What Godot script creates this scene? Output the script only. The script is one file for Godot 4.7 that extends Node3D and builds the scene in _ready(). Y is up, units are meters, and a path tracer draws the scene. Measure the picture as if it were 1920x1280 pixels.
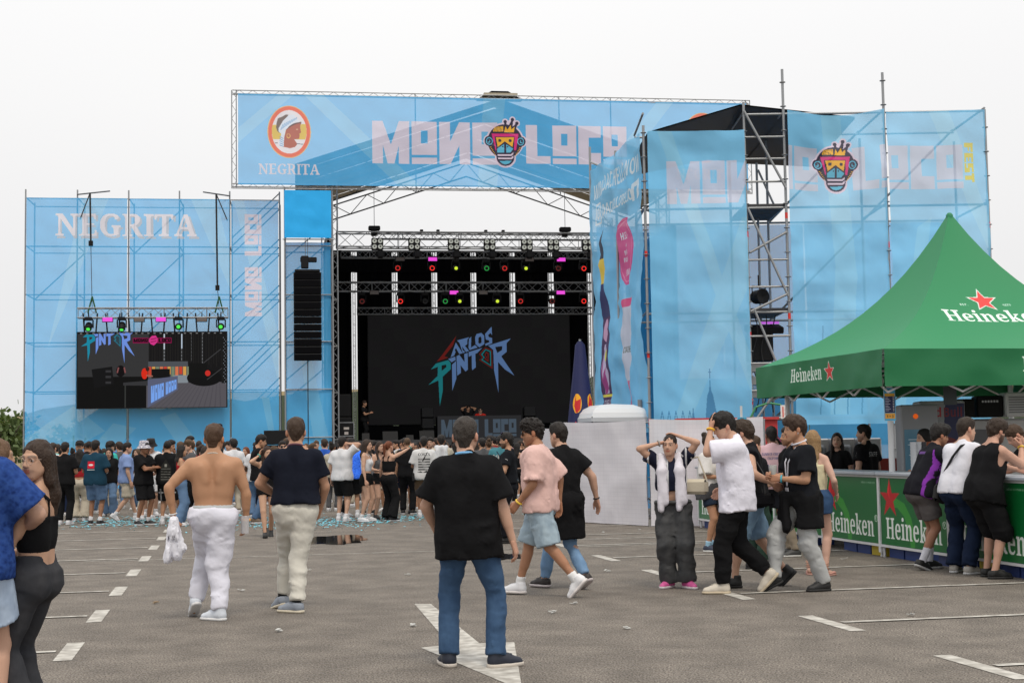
extends Node3D
# A festival in a car park under a white sky: stage with blue banners, scaffold tower, beer bar and people.

# ---------------------------------------------------------------- naming, meshes, materials
var taken := {}
func numbered(n: String) -> String:
	if not taken.has(n):
		taken[n] = 0
		return n
	taken[n] += 1
	return "%s_%03d" % [n, taken[n]]

func tag(o: Node, label := "", category := "", group := "", kind := "") -> void:
	if label: o.set_meta("label", label)
	if category: o.set_meta("category", category)
	if group: o.set_meta("group", group)
	if kind: o.set_meta("kind", kind)

func thing(called: String, label: String, category: String, xf := Transform3D(), group := "") -> Node3D:
	var o := Node3D.new()
	o.name = numbered(called)
	add_child(o)
	o.transform = xf
	tag(o, label, category, group)
	return o

func part(called: String, m: Mesh, mt: Material, parent: Node, xf := Transform3D()) -> MeshInstance3D:
	var o := MeshInstance3D.new()
	o.name = called
	o.mesh = m
	o.material_override = mt
	o.cast_shadow = GeometryInstance3D.SHADOW_CASTING_SETTING_ON
	parent.add_child(o, true)
	o.transform = xf
	return o

func solo(called: String, m: Mesh, mt: Material, label: String, category: String, xf := Transform3D(), group := "") -> MeshInstance3D:
	var o := part(numbered(called), m, mt, self, xf)
	tag(o, label, category, group)
	return o

func ground_piece(called: String, m: Mesh, mt: Material, xf := Transform3D()) -> MeshInstance3D:
	var o := part(numbered(called), m, mt, self, xf)
	o.set_meta("kind", "structure")
	return o

class Build:
	var v := PackedVector3Array()
	var n := PackedVector3Array()
	var u := PackedVector2Array()
	var i := PackedInt32Array()
	func quad(a: Vector3, b: Vector3, c: Vector3, d: Vector3, ua := Vector2(0, 1), ub := Vector2(1, 1), uc := Vector2(1, 0), ud := Vector2(0, 0)) -> void:
		# a b c d run anticlockwise seen from outside
		var k := v.size()
		var nn := (b - a).cross(d - a).normalized()
		v.append_array(PackedVector3Array([a, b, c, d]))
		n.append_array(PackedVector3Array([nn, nn, nn, nn]))
		u.append_array(PackedVector2Array([ua, ub, uc, ud]))
		i.append_array(PackedInt32Array([k, k + 2, k + 1, k, k + 3, k + 2]))
	func box(c: Vector3, s: Vector3, b := Basis()) -> void:
		var h := s * 0.5
		var p := []
		for q in [[-1, -1, -1], [1, -1, -1], [1, 1, -1], [-1, 1, -1], [-1, -1, 1], [1, -1, 1], [1, 1, 1], [-1, 1, 1]]:
			p.append(c + b * Vector3(h.x * q[0], h.y * q[1], h.z * q[2]))
		quad(p[4], p[5], p[6], p[7])
		quad(p[1], p[0], p[3], p[2])
		quad(p[5], p[1], p[2], p[6])
		quad(p[0], p[4], p[7], p[3])
		quad(p[7], p[6], p[2], p[3])
		quad(p[0], p[1], p[5], p[4])
	func rbox(c: Vector3, s: Vector3, r: float, b := Basis()) -> void:
		# a box with chamfered upright and level edges
		var h := s * 0.5
		var hx := h.x - r
		var hy := h.y - r
		var hz := h.z - r
		var f := func(x, y, z): return c + b * Vector3(x, y, z)
		quad(f.call(-hx, -hy, h.z), f.call(hx, -hy, h.z), f.call(hx, hy, h.z), f.call(-hx, hy, h.z))
		quad(f.call(hx, -hy, -h.z), f.call(-hx, -hy, -h.z), f.call(-hx, hy, -h.z), f.call(hx, hy, -h.z))
		quad(f.call(h.x, -hy, hz), f.call(h.x, -hy, -hz), f.call(h.x, hy, -hz), f.call(h.x, hy, hz))
		quad(f.call(-h.x, -hy, -hz), f.call(-h.x, -hy, hz), f.call(-h.x, hy, hz), f.call(-h.x, hy, -hz))
		quad(f.call(-hx, h.y, hz), f.call(hx, h.y, hz), f.call(hx, h.y, -hz), f.call(-hx, h.y, -hz))
		quad(f.call(-hx, -h.y, -hz), f.call(hx, -h.y, -hz), f.call(hx, -h.y, hz), f.call(-hx, -h.y, hz))
		for sy in [-1, 1]:
			for sz in [-1, 1]:
				quad(f.call(-hx, sy * hy, sz * h.z), f.call(hx, sy * hy, sz * h.z), f.call(hx, sy * h.y, sz * hz), f.call(-hx, sy * h.y, sz * hz))
			for sx in [-1, 1]:
				quad(f.call(sx * h.x, sy * hy, -hz), f.call(sx * h.x, sy * hy, hz), f.call(sx * hx, sy * h.y, hz), f.call(sx * hx, sy * h.y, -hz))
		for sx in [-1, 1]:
			for sz in [-1, 1]:
				quad(f.call(sx * hx, -hy, sz * h.z), f.call(sx * h.x, -hy, sz * hz), f.call(sx * h.x, hy, sz * hz), f.call(sx * hx, hy, sz * h.z))
	func tube(a: Vector3, b: Vector3, ra: float, rb := -1.0, seg := 8, caps := true) -> void:
		if rb < 0.0: rb = ra
		var d := (b - a).normalized()
		var x := d.cross(Vector3(0, 1, 0) if absf(d.y) < 0.9 else Vector3(1, 0, 0)).normalized()
		var y := x.cross(d)
		var k := v.size()
		for t in seg + 1:
			var an := TAU * t / seg
			var o := x * cos(an) + y * sin(an)
			v.append(a + o * ra)
			v.append(b + o * rb)
			n.append(o)
			n.append(o)
			u.append(Vector2(float(t) / seg, 1))
			u.append(Vector2(float(t) / seg, 0))
		for t in seg:
			var q := k + t * 2
			i.append_array(PackedInt32Array([q, q + 2, q + 1, q + 1, q + 2, q + 3]))
		if caps:
			for e in 2:
				var c := v.size()
				var nn: Vector3 = -d if e == 0 else d
				v.append(a if e == 0 else b)
				n.append(nn)
				u.append(Vector2(0.5, 0.5))
				for t in seg:
					var an := TAU * t / seg
					v.append((a if e == 0 else b) + (x * cos(an) + y * sin(an)) * (ra if e == 0 else rb))
					n.append(nn)
					u.append(Vector2(0.5, 0.5))
				for t in seg:
					i.append_array(PackedInt32Array([c, c + 1 + t, c + 1 + (t + 1) % seg] if e == 1 else [c, c + 1 + (t + 1) % seg, c + 1 + t]))
	func path(pts: Array, r: float, seg := 6) -> void:
		for t in pts.size() - 1:
			tube(pts[t], pts[t + 1], r, r, seg, true)
	func lathe(prof: Array, seg := 16, at := Vector3.ZERO, b := Basis()) -> void:
		# prof: [radius, height] from bottom to top
		var k := v.size()
		for q in prof.size():
			var p0: Array = prof[maxi(q - 1, 0)]
			var p1: Array = prof[mini(q + 1, prof.size() - 1)]
			var sl := Vector2(p1[1] - p0[1], p0[0] - p1[0]).normalized()
			for t in seg + 1:
				var an := TAU * t / seg
				v.append(at + b * Vector3(cos(an) * prof[q][0], prof[q][1], sin(an) * prof[q][0]))
				n.append(b * Vector3(cos(an) * sl.x, sl.y, sin(an) * sl.x))
				u.append(Vector2(float(t) / seg, 1.0 - float(q) / (prof.size() - 1)))
		for q in prof.size() - 1:
			for t in seg:
				var a := k + q * (seg + 1) + t
				i.append_array(PackedInt32Array([a, a + 1, a + seg + 1, a + 1, a + seg + 2, a + seg + 1]))
	func prism(poly: PackedVector2Array, z0: float, z1: float) -> void:
		var tri := Geometry2D.triangulate_polygon(poly)
		for s in 2:
			var k := v.size()
			for p in poly:
				v.append(Vector3(p.x, p.y, z1 if s == 0 else z0))
				n.append(Vector3(0, 0, 1 if s == 0 else -1))
				u.append(p)
			for t in range(0, tri.size(), 3):
				i.append_array(PackedInt32Array([k + tri[t], k + tri[t + 1], k + tri[t + 2]] if s == 0 else [k + tri[t], k + tri[t + 2], k + tri[t + 1]]))
		for t in poly.size():
			var a := poly[t]
			var b := poly[(t + 1) % poly.size()]
			quad(Vector3(a.x, a.y, z0), Vector3(b.x, b.y, z0), Vector3(b.x, b.y, z1), Vector3(a.x, a.y, z1))
	func done() -> ArrayMesh:
		var a := []
		a.resize(Mesh.ARRAY_MAX)
		a[Mesh.ARRAY_VERTEX] = v
		a[Mesh.ARRAY_NORMAL] = n
		a[Mesh.ARRAY_TEX_UV] = u
		a[Mesh.ARRAY_INDEX] = i
		var m := ArrayMesh.new()
		m.add_surface_from_arrays(Mesh.PRIMITIVE_TRIANGLES, a)
		return m

var unit_pole: CylinderMesh
func pole(called: String, parent: Node, a: Vector3, b: Vector3, r: float, mt: Material) -> MeshInstance3D:
	var d := b - a
	var y := d.normalized()
	var x := y.cross(Vector3(0, 1, 0) if absf(y.y) < 0.9 else Vector3(1, 0, 0)).normalized()
	return part(called, unit_pole, mt, parent, Transform3D(Basis(x * r, d, x.cross(y) * r), (a + b) * 0.5))

func boxes(list: Array) -> ArrayMesh:
	var b := Build.new()
	for q in list:
		b.box(q[0], q[1])
	return b.done()

func lin(r: float, g: float, b: float, a := 1.0) -> Color:
	var c := Color(r, g, b).linear_to_srgb()
	c.a = a
	return c

func mat(c: Color, rough := 0.8, metal := 0.0) -> StandardMaterial3D:
	var m := StandardMaterial3D.new()
	m.albedo_color = c
	m.roughness = rough
	m.metallic = metal
	return m

func noise_tex(sd: int, freq: float, lo: Color, hi: Color, size := 256, oct := 4, kind := FastNoiseLite.TYPE_SIMPLEX, sharp := 0.0) -> NoiseTexture2D:
	var f := FastNoiseLite.new()
	f.seed = sd
	f.noise_type = kind
	f.frequency = freq
	f.fractal_octaves = oct
	var t := NoiseTexture2D.new()
	t.width = size
	t.height = size
	t.seamless = true
	t.noise = f
	var g := Gradient.new()
	g.set_color(0, lo)
	g.set_color(1, hi)
	g.set_offset(0, sharp)
	g.set_offset(1, 1.0 - sharp)
	t.color_ramp = g
	return t

func bump_tex(sd: int, freq: float, strength: float, size := 256, oct := 3) -> NoiseTexture2D:
	var f := FastNoiseLite.new()
	f.seed = sd
	f.frequency = freq
	f.fractal_octaves = oct
	var t := NoiseTexture2D.new()
	t.width = size
	t.height = size
	t.seamless = true
	t.noise = f
	t.as_normal_map = true
	t.bump_strength = strength
	return t

# a wavy sheet of cloth in the xy plane, u to the right and v down; slack is how far it bellies
func sheet(w: float, h: float, nx: int, ny: int, slack: float, sd: int, scallop := 0.0) -> ArrayMesh:
	var f := FastNoiseLite.new()
	f.seed = sd
	f.frequency = 0.35
	f.fractal_octaves = 4
	var cr := FastNoiseLite.new()
	cr.seed = sd + 50
	cr.frequency = 0.55
	cr.fractal_type = FastNoiseLite.FRACTAL_RIDGED
	cr.fractal_octaves = 2
	cr.domain_warp_enabled = true
	cr.domain_warp_amplitude = 1.0
	var b := Build.new()
	for y in ny + 1:
		for x in nx + 1:
			var uu := float(x) / nx
			var vv := float(y) / ny
			var px := uu * w
			var py := h - vv * h
			var dz := f.get_noise_2d(px * 2.2 + vv * 1.3, py * 1.1) * slack
			dz += f.get_noise_2d(px * 1.0 + 40.0, py * 6.0) * slack * 0.3 * sin(PI * uu)
			dz += cr.get_noise_2d(px * 0.9 + py * 0.5, py * 1.3 - px * 0.4) * slack * 0.45
			py -= scallop * sin(PI * uu) * (1.0 - vv) * (1.0 - vv)
			b.v.append(Vector3(px, py, dz))
			b.u.append(Vector2(uu, vv))
			b.n.append(Vector3.ZERO)
	for y in ny:
		for x in nx:
			var a := y * (nx + 1) + x
			b.i.append_array(PackedInt32Array([a, a + 1, a + nx + 2, a, a + nx + 2, a + nx + 1]))
	for q in range(0, b.i.size(), 3):
		var n := (b.v[b.i[q + 2]] - b.v[b.i[q]]).cross(b.v[b.i[q + 1]] - b.v[b.i[q]])
		for e in 3:
			b.n[b.i[q + e]] += n
	for q in b.n.size():
		b.n[q] = b.n[q].normalized()
	return b.done()

# ---------------------------------------------------------------- print: polygons and lettering drawn into an image
class Ink:
	var im: Image
	var s: float      # pixels for a unit of the drawing
	var ox := 0.0
	var oy := 0.0
	func _init(w: float, h: float, scale: float, bg: Color) -> void:
		s = scale
		im = Image.create(int(w * s), int(h * s), false, Image.FORMAT_RGBA8)
		im.fill(bg)
	func poly(pts: Array, c: Color, holes := []) -> void:
		var rings := [pts]
		rings.append_array(holes)
		var seg := []
		var y0 := 1e9
		var y1 := -1e9
		for r in rings:
			for k in r.size():
				var a := Vector2((r[k][0] - ox) * s, (r[k][1] - oy) * s)
				var q: Array = [r[(k + 1) % r.size()][0], r[(k + 1) % r.size()][1]]
				var b := Vector2((q[0] - ox) * s, (q[1] - oy) * s)
				y0 = minf(y0, a.y)
				y1 = maxf(y1, a.y)
				if a.y != b.y:
					seg.append([a, b])
		var xs := []
		for y in range(maxi(0, int(y0)), mini(im.get_height() - 1, int(y1)) + 1):
			var yc := y + 0.5
			xs.clear()
			for g in seg:
				var a: Vector2 = g[0]
				var b: Vector2 = g[1]
				if (a.y <= yc) != (b.y <= yc):
					xs.append(a.x + (b.x - a.x) * (yc - a.y) / (b.y - a.y))
			xs.sort()
			for k in range(0, xs.size() - 1, 2):
				var xa := int(round(xs[k]))
				var xb := int(round(xs[k + 1]))
				if xb > xa:
					im.fill_rect(Rect2i(xa, y, xb - xa, 1), c)
	func rect(x: float, y: float, w: float, h: float, c: Color) -> void:
		im.fill_rect(Rect2i(int(round((x - ox) * s)), int(round((y - oy) * s)), maxi(1, int(round(w * s))), maxi(1, int(round(h * s)))), c)
	func oval(x: float, y: float, rx: float, ry: float, c: Color, rot := 0.0) -> void:
		var p := []
		for k in 40:
			var a := TAU * k / 40
			p.append([x + cos(a) * rx * cos(rot) - sin(a) * ry * sin(rot), y + sin(a) * ry * cos(rot) + cos(a) * rx * sin(rot)])
		poly(p, c)
	func star(x: float, y: float, r: float, c: Color, pts := 5, inner := 0.4) -> void:
		var p := []
		for k in pts * 2:
			var a := -PI / 2 + PI * k / pts
			var q := r if k % 2 == 0 else r * inner
			p.append([x + cos(a) * q, y + sin(a) * q])
		poly(p, c)
	func line(x0: float, y0: float, x1: float, y1: float, w: float, c: Color) -> void:
		var d := Vector2(x1 - x0, y1 - y0).normalized() * w * 0.5
		poly([[x0 - d.y, y0 + d.x], [x1 - d.y, y1 + d.x], [x1 + d.y, y1 - d.x], [x0 + d.y, y0 - d.x]], c)
	# text fitted into the box whose lower left corner is x, y; shear leans it; f maps a point of the unit box if given
	func text(t: String, x: float, y: float, w: float, h: float, c: Color, font := "Droid Serif", weight := 700, turn := 0.0) -> void:
		var tm := TextMesh.new()
		var ft := SystemFont.new()
		ft.font_names = PackedStringArray([font])
		ft.font_weight = weight
		tm.font = ft
		tm.text = t
		tm.font_size = 64
		tm.depth = 0.0
		tm.pixel_size = 0.01
		tm.curve_step = 2.0
		var a := tm.surface_get_arrays(0)
		var vs: PackedVector3Array = a[Mesh.ARRAY_VERTEX]
		var ix = a[Mesh.ARRAY_INDEX]
		var bb := AABB(vs[0], Vector3.ZERO)
		for p in vs:
			bb = bb.expand(p)
		var n: int = ix.size() if ix != null and ix.size() > 0 else vs.size()
		for k in range(0, n, 3):
			var tri := []
			for e in 3:
				var p: Vector3 = vs[ix[k + e]] if ix != null and ix.size() > 0 else vs[k + e]
				var q := Vector2((p.x - bb.position.x) / bb.size.x * w, -(p.y - bb.position.y) / bb.size.y * h).rotated(turn)
				tri.append([x + q.x, y + q.y])
			poly(tri, c)
	# the blocky festival lettering, h high, its lower left corner at x, y; returns the width used
	func blocks(t: String, x: float, y: float, h: float, c: Color, wide := 1.0, turn := 0.0) -> float:
		var cx := 0.0
		var sh := {
			"M": [1.08, [[[0, 0], [0, 1], [0.3, 1], [0.54, 0.45], [0.78, 1], [1.08, 1], [1.08, 0], [0.77, 0], [0.77, 0.42], [0.64, 0], [0.44, 0], [0.31, 0.42], [0.31, 0]]]],
			"O": [0.74, [[[0, 0.21], [0, 1], [0.74, 1], [0.74, 0.21]], [[0.27, 0.48], [0.47, 0.48], [0.47, 0.78], [0.27, 0.78]]], [[0, 0], [0.74, 0], [0.74, 0.15], [0, 0.15]]],
			"N": [0.92, [[[0, 0], [0, 1], [0.33, 1], [0.33, 0.55], [0.6, 1], [0.92, 1], [0.92, 0], [0.6, 0], [0.6, 0.45], [0.33, 0]]]],
			"L": [0.76, [[[0, 0], [0, 1], [0.36, 1], [0.36, 0.2], [0.76, 0.2], [0.76, 0]]]],
			"C": [0.7, [[[0, 0], [0, 1], [0.7, 1], [0.7, 0.7], [0.33, 0.7], [0.33, 0.3], [0.7, 0.3], [0.7, 0]]]],
			"F": [0.6, [[[0, 0], [0, 1], [0.6, 1], [0.6, 0.75], [0.3, 0.75], [0.3, 0.6], [0.55, 0.6], [0.55, 0.4], [0.3, 0.4], [0.3, 0]]]],
			"E": [0.6, [[[0, 0], [0, 1], [0.6, 1], [0.6, 0.78], [0.3, 0.78], [0.3, 0.6], [0.55, 0.6], [0.55, 0.4], [0.3, 0.4], [0.3, 0.22], [0.6, 0.22], [0.6, 0]]]],
			"S": [0.6, [[[0, 0], [0, 0.22], [0.32, 0.22], [0.32, 0.38], [0, 0.38], [0, 1], [0.6, 1], [0.6, 0.78], [0.28, 0.78], [0.28, 0.6], [0.6, 0.6], [0.6, 0]]]],
			"T": [0.6, [[[0.16, 0], [0.16, 0.75], [0, 0.75], [0, 1], [0.6, 1], [0.6, 0.75], [0.44, 0.75], [0.44, 0]]]],
			" ": [0.7, []], "~": [1.35, []],
		}
		for k in t.length():
			var g: Array = sh[t[k]]
			for r in range(1, g.size()):
				if g[r].size() == 0:
					continue
				var rings := []
				for ring in g[r]:
					var pp := []
					var src: Array = ring if ring[0] is Array else g[r]
					for p in src:
						var q := Vector2((cx + p[0]) * h * wide, -p[1] * h).rotated(turn)
						pp.append([x + q.x, y + q.y])
					rings.append(pp)
					if not (ring[0] is Array):
						break
				poly(rings[0], c, rings.slice(1))
			cx += g[0] + 0.07
		return cx * h * wide
	func tex() -> ImageTexture:
		im.generate_mipmaps()
		return ImageTexture.create_from_image(im)

# ---------------------------------------------------------------- smooth bodies: tapered bones joined in a distance field, meshed as surface nets
# bone kinds: 0 tapered capsule, 1 the same cut away, 2 ellipsoid, 3 half space cut (normal, offset), 4 tapered tube with a flat far end, 5 ellipsoid cut away
func net(bones: Array, cell: float, amp: float, wf: Vector3, nz: FastNoiseLite, tf: Transform3D) -> Array:
	var lo := Vector3(1e9, 1e9, 1e9)
	var hi := -lo
	for b in bones:
		var ty: int = b[0]
		if ty == 0 or ty == 4:
			var r: float = maxf(b[3], b[4])
			var rr := Vector3(r, r, r)
			lo = lo.min((b[1] as Vector3) - rr).min((b[2] as Vector3) - rr)
			hi = hi.max((b[1] as Vector3) + rr).max((b[2] as Vector3) + rr)
		elif ty == 2:
			lo = lo.min((b[1] as Vector3) - (b[2] as Vector3))
			hi = hi.max((b[1] as Vector3) + (b[2] as Vector3))
	var pad := cell * 2.5 + amp
	lo -= Vector3(pad, pad, pad)
	hi += Vector3(pad, pad, pad)
	var nx := int(ceil((hi.x - lo.x) / cell)) + 1
	var ny := int(ceil((hi.y - lo.y) / cell)) + 1
	var nzz := int(ceil((hi.z - lo.z) / cell)) + 1
	var g := PackedFloat32Array()
	g.resize(nx * ny * nzz)
	g.fill(1.0)
	var sx := 1
	var sy := nx
	var sz := nx * ny
	for b in bones:
		var ty: int = b[0]
		if ty == 3:
			var n: Vector3 = b[1]
			var o: float = b[2]
			var i := 0
			for z in nzz:
				for y in ny:
					var base: float = n.y * (lo.y + y * cell) + n.z * (lo.z + z * cell) - o + n.x * lo.x
					var stepx: float = n.x * cell
					for x in nx:
						var v: float = g[i]
						if v < 0.15:
							var d: float = base + stepx * x
							if d > v:
								g[i] = d
						i += 1
			continue
		var a: Vector3 = b[1]
		var e: Vector3
		var ra := 0.0
		var rb := 0.0
		var k: float
		var bl: Vector3
		var bh: Vector3
		var m: float
		var rad := Vector3.ONE
		if ty == 2 or ty == 5:
			rad = b[2]
			k = b[3]
			m = k + cell * 1.6
			bl = a - rad - Vector3(m, m, m)
			bh = a + rad + Vector3(m, m, m)
			e = a
		else:
			e = b[2]
			ra = b[3]
			rb = b[4]
			k = b[5]
			m = maxf(ra, rb) + k + cell * 1.6
			bl = a.min(e) - Vector3(m, m, m)
			bh = a.max(e) + Vector3(m, m, m)
		var x0 := maxi(0, int((bl.x - lo.x) / cell))
		var x1 := mini(nx - 1, int((bh.x - lo.x) / cell) + 1)
		var y0 := maxi(0, int((bl.y - lo.y) / cell))
		var y1 := mini(ny - 1, int((bh.y - lo.y) / cell) + 1)
		var z0 := maxi(0, int((bl.z - lo.z) / cell))
		var z1 := mini(nzz - 1, int((bh.z - lo.z) / cell) + 1)
		var ba := e - a
		var l2 := maxf(ba.length_squared(), 1e-8)
		var ln := sqrt(l2)
		var ba2 := ba / l2
		var dr := rb - ra
		var ik := 0.5 / maxf(k, 1e-5)
		var far := k + cell * 1.6
		var ir := Vector3(1.0 / rad.x, 1.0 / rad.y, 1.0 / rad.z)
		for z in range(z0, z1 + 1):
			for y in range(y0, y1 + 1):
				var i: int = z * sz + y * sy + x0
				var q := Vector3(lo.x + x0 * cell, lo.y + y * cell, lo.z + z * cell) - a
				for x in range(x0, x1 + 1):
					var d: float
					if ty == 0 or ty == 1:
						var t: float = q.dot(ba2)
						if t < 0.0: t = 0.0
						elif t > 1.0: t = 1.0
						d = (q - ba * t).length() - ra - dr * t
					elif ty == 4:
						var t: float = q.dot(ba2)
						var tt: float = maxf(t, 0.0)
						d = maxf((q - ba * tt).length() - ra - dr * minf(tt, 1.0), (t - 1.0) * ln)
					else:
						var s := q * ir
						var k0: float = s.length()
						d = k0 * (k0 - 1.0) / maxf((s * ir).length(), 1e-5)
					if d < far:
						var v: float = g[i]
						if ty == 1 or ty == 5:
							var h: float = clampf(0.5 + (v + d) * -ik, 0.0, 1.0)
							g[i] = v + (-d - v) * h + k * h * (1.0 - h)
						else:
							var h: float = clampf(0.5 + (v - d) * ik, 0.0, 1.0)
							g[i] = v + (d - v) * h - k * h * (1.0 - h)
					i += 1
					q.x += cell
	var band := cell * 1.75 + amp
	if amp > 0.0:
		var i := 0
		for z in nzz:
			for y in ny:
				for x in nx:
					var v: float = g[i]
					if v < band and v > -band:
						g[i] = v - amp * nz.get_noise_3d((lo.x + x * cell) * wf.x, (lo.y + y * cell) * wf.y, (lo.z + z * cell) * wf.z)
					i += 1
	var idm := PackedInt32Array()
	idm.resize(g.size())
	idm.fill(-1)
	var vs := PackedVector3Array()
	var cn := PackedFloat32Array()
	var ix := PackedInt32Array()
	var st := PackedInt32Array([sx, sy, sz])
	var o1 := PackedInt32Array([sy, sz, sx])
	var o2 := PackedInt32Array([sz, sx, sy])
	var ax := PackedVector3Array([Vector3(cell, 0, 0), Vector3(0, cell, 0), Vector3(0, 0, cell)])
	var cc := PackedInt32Array([0, 0, 0, 0])
	for z in range(1, nzz - 1):
		for y in range(1, ny - 1):
			var i: int = z * sz + y * sy
			for x in range(1, nx - 1):
				i = z * sz + y * sy + x
				var v: float = g[i]
				if v > band or v < -band:
					continue
				for t in 3:
					var w: float = g[i + st[t]]
					if (v < 0.0) == (w < 0.0):
						continue
					var p := lo + Vector3(x, y, z) * cell + ax[t] * (v / (v - w))
					var u1: int = o1[t]
					var u2: int = o2[t]
					cc[0] = i - u1 - u2
					cc[1] = i - u2
					cc[2] = i
					cc[3] = i - u1
					for j in 4:
						var c: int = cc[j]
						var id: int = idm[c]
						if id < 0:
							id = vs.size()
							idm[c] = id
							vs.append(p)
							cn.append(1.0)
						else:
							vs[id] += p
							cn[id] += 1.0
						cc[j] = id
					if v < 0.0:
						ix.append_array(PackedInt32Array([cc[0], cc[3], cc[2], cc[0], cc[2], cc[1]]))
					else:
						ix.append_array(PackedInt32Array([cc[0], cc[1], cc[2], cc[0], cc[2], cc[3]]))
	var ns := PackedVector3Array()
	ns.resize(vs.size())
	for i in vs.size():
		vs[i] = vs[i] / cn[i]
	for q in range(0, ix.size(), 3):
		var i0: int = ix[q]
		var i1: int = ix[q + 1]
		var i2: int = ix[q + 2]
		var n := (vs[i2] - vs[i0]).cross(vs[i1] - vs[i0])
		ns[i0] += n
		ns[i1] += n
		ns[i2] += n
	var local := vs.duplicate()
	for i in vs.size():
		ns[i] = (tf.basis * ns[i]).normalized()
		vs[i] = tf * vs[i]
	return [vs, ns, ix, local]

func cap(a: Vector3, b: Vector3, ra: float, rb: float, k := 0.03) -> Array: return [0, a, b, ra, rb, k]
func cut(a: Vector3, b: Vector3, ra: float, rb: float, k := 0.01) -> Array: return [1, a, b, ra, rb, k]
func ell(c: Vector3, r: Vector3, k := 0.02) -> Array: return [2, c, r, k]
func dig(c: Vector3, r: Vector3, k := 0.01) -> Array: return [5, c, r, k]
func flat(a: Vector3, b: Vector3, ra: float, rb: float, k := 0.02) -> Array: return [4, a, b, ra, rb, k]
func half(n: Vector3, at: Vector3) -> Array: return [3, n.normalized(), n.normalized().dot(at)]

# ---------------------------------------------------------------- people
func two_bone(a: Vector3, t: Vector3, l1: float, l2: float, pole: Vector3) -> Array:
	var d := t - a
	var ln := clampf(d.length(), absf(l1 - l2) + 0.02, (l1 + l2) * 0.999)
	var u := d.normalized()
	var e := a + u * ln
	var x := (l1 * l1 - l2 * l2 + ln * ln) / (2.0 * ln)
	var hh := sqrt(maxf(l1 * l1 - x * x, 0.0))
	var pv := pole - u * pole.dot(u)
	if pv.length() < 1e-4:
		pv = Vector3(0, 0, 1)
	return [a + u * x + pv.normalized() * hh, e]

func v3(a) -> Vector3: return Vector3(a[0], a[1], a[2])

# joints of a figure 1.75 m tall, feet on y = 0, facing +z; the left side is +x
func pose(s: Dictionary) -> Dictionary:
	var fem: bool = s.get("fem", false)
	var pel: Vector3 = Vector3(0, 0.93, 0) + v3(s.get("pel", [0, 0, 0]))
	var tr: Array = s.get("torso", [0, 0, 0])
	var tb := Basis.from_euler(Vector3(deg_to_rad(tr[0]), deg_to_rad(tr[1]), deg_to_rad(tr[2])))
	var pb := Basis.from_euler(Vector3(deg_to_rad(tr[0] * 0.25), deg_to_rad(tr[1] * 0.3), deg_to_rad(s.get("tilt", 0.0))))
	var j := {"pel": pel, "tb": tb, "pb": pb, "fem": fem, "w": s.get("w", 1.0)}
	var sw: float = (0.148 if fem else 0.172) * s.get("sw", 1.0)
	var hr: Array = s.get("head", [0, 0, 0])
	var hb := tb * Basis.from_euler(Vector3(deg_to_rad(hr[1]), deg_to_rad(hr[0]), deg_to_rad(hr[2])))
	var nk := pel + tb * Vector3(0, 0.52, -0.012)
	j.nk = nk
	j.hb = hb
	j.hc = nk + hb * Vector3(0, 0.155, 0.022) + tb * Vector3(0, 0.0, 0.012)
	for sd in [1, -1]:
		var n: String = "l" if sd > 0 else "r"
		var hip := pel + pb * Vector3(sd * (0.09 if fem else 0.085), -0.02, 0)
		var ft: Array = s.get(n + "f", [sd * 0.11, 0.08, 0.0, sd * 12.0, 0.0])
		var kn: Vector3 = Vector3(sd * 0.15, 0, 1) if not s.has(n + "k") else v3(s[n + "k"])
		var an := Vector3(ft[0], ft[1], ft[2])
		var k := two_bone(hip, an, 0.435, 0.425, kn)
		j[n + "hip"] = hip
		j[n + "knee"] = k[0]
		j[n + "ank"] = k[1]
		j[n + "fb"] = Basis.from_euler(Vector3(deg_to_rad(ft[4]), deg_to_rad(ft[3]), 0))
		var sh := pel + tb * Vector3(sd * sw, 0.45 + s.get(n + "shrug", 0.0), -0.012)
		var ha: Array = s.get(n + "h", [sd * 0.27, 0.86, 0.03])
		var ep: Vector3 = tb * (v3(s[n + "e"]) if s.has(n + "e") else Vector3(sd * 0.5, 0, -1))
		var ww := Vector3(ha[0], ha[1], ha[2])
		var q := two_bone(sh, ww, 0.285, 0.255, ep)
		j[n + "sh"] = sh
		j[n + "el"] = q[0]
		j[n + "wr"] = q[1]
		var fd: Vector3 = ((q[1] as Vector3) - (q[0] as Vector3)).normalized()
		if s.has(n + "d"):
			fd = v3(s[n + "d"]).normalized()
		var pn: Vector3 = v3(s[n + "p"]) if s.has(n + "p") else Vector3(-sd, 0, 0.15)
		pn = (pn - fd * pn.dot(fd)).normalized()
		var tx := fd.cross(pn) * (-1.0 if sd > 0 else 1.0)
		j[n + "hb"] = Basis(tx, fd, pn)
		j[n + "curl"] = s.get(n + "c", 0.35)
		j[n + "side"] = sd
	return j

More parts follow.
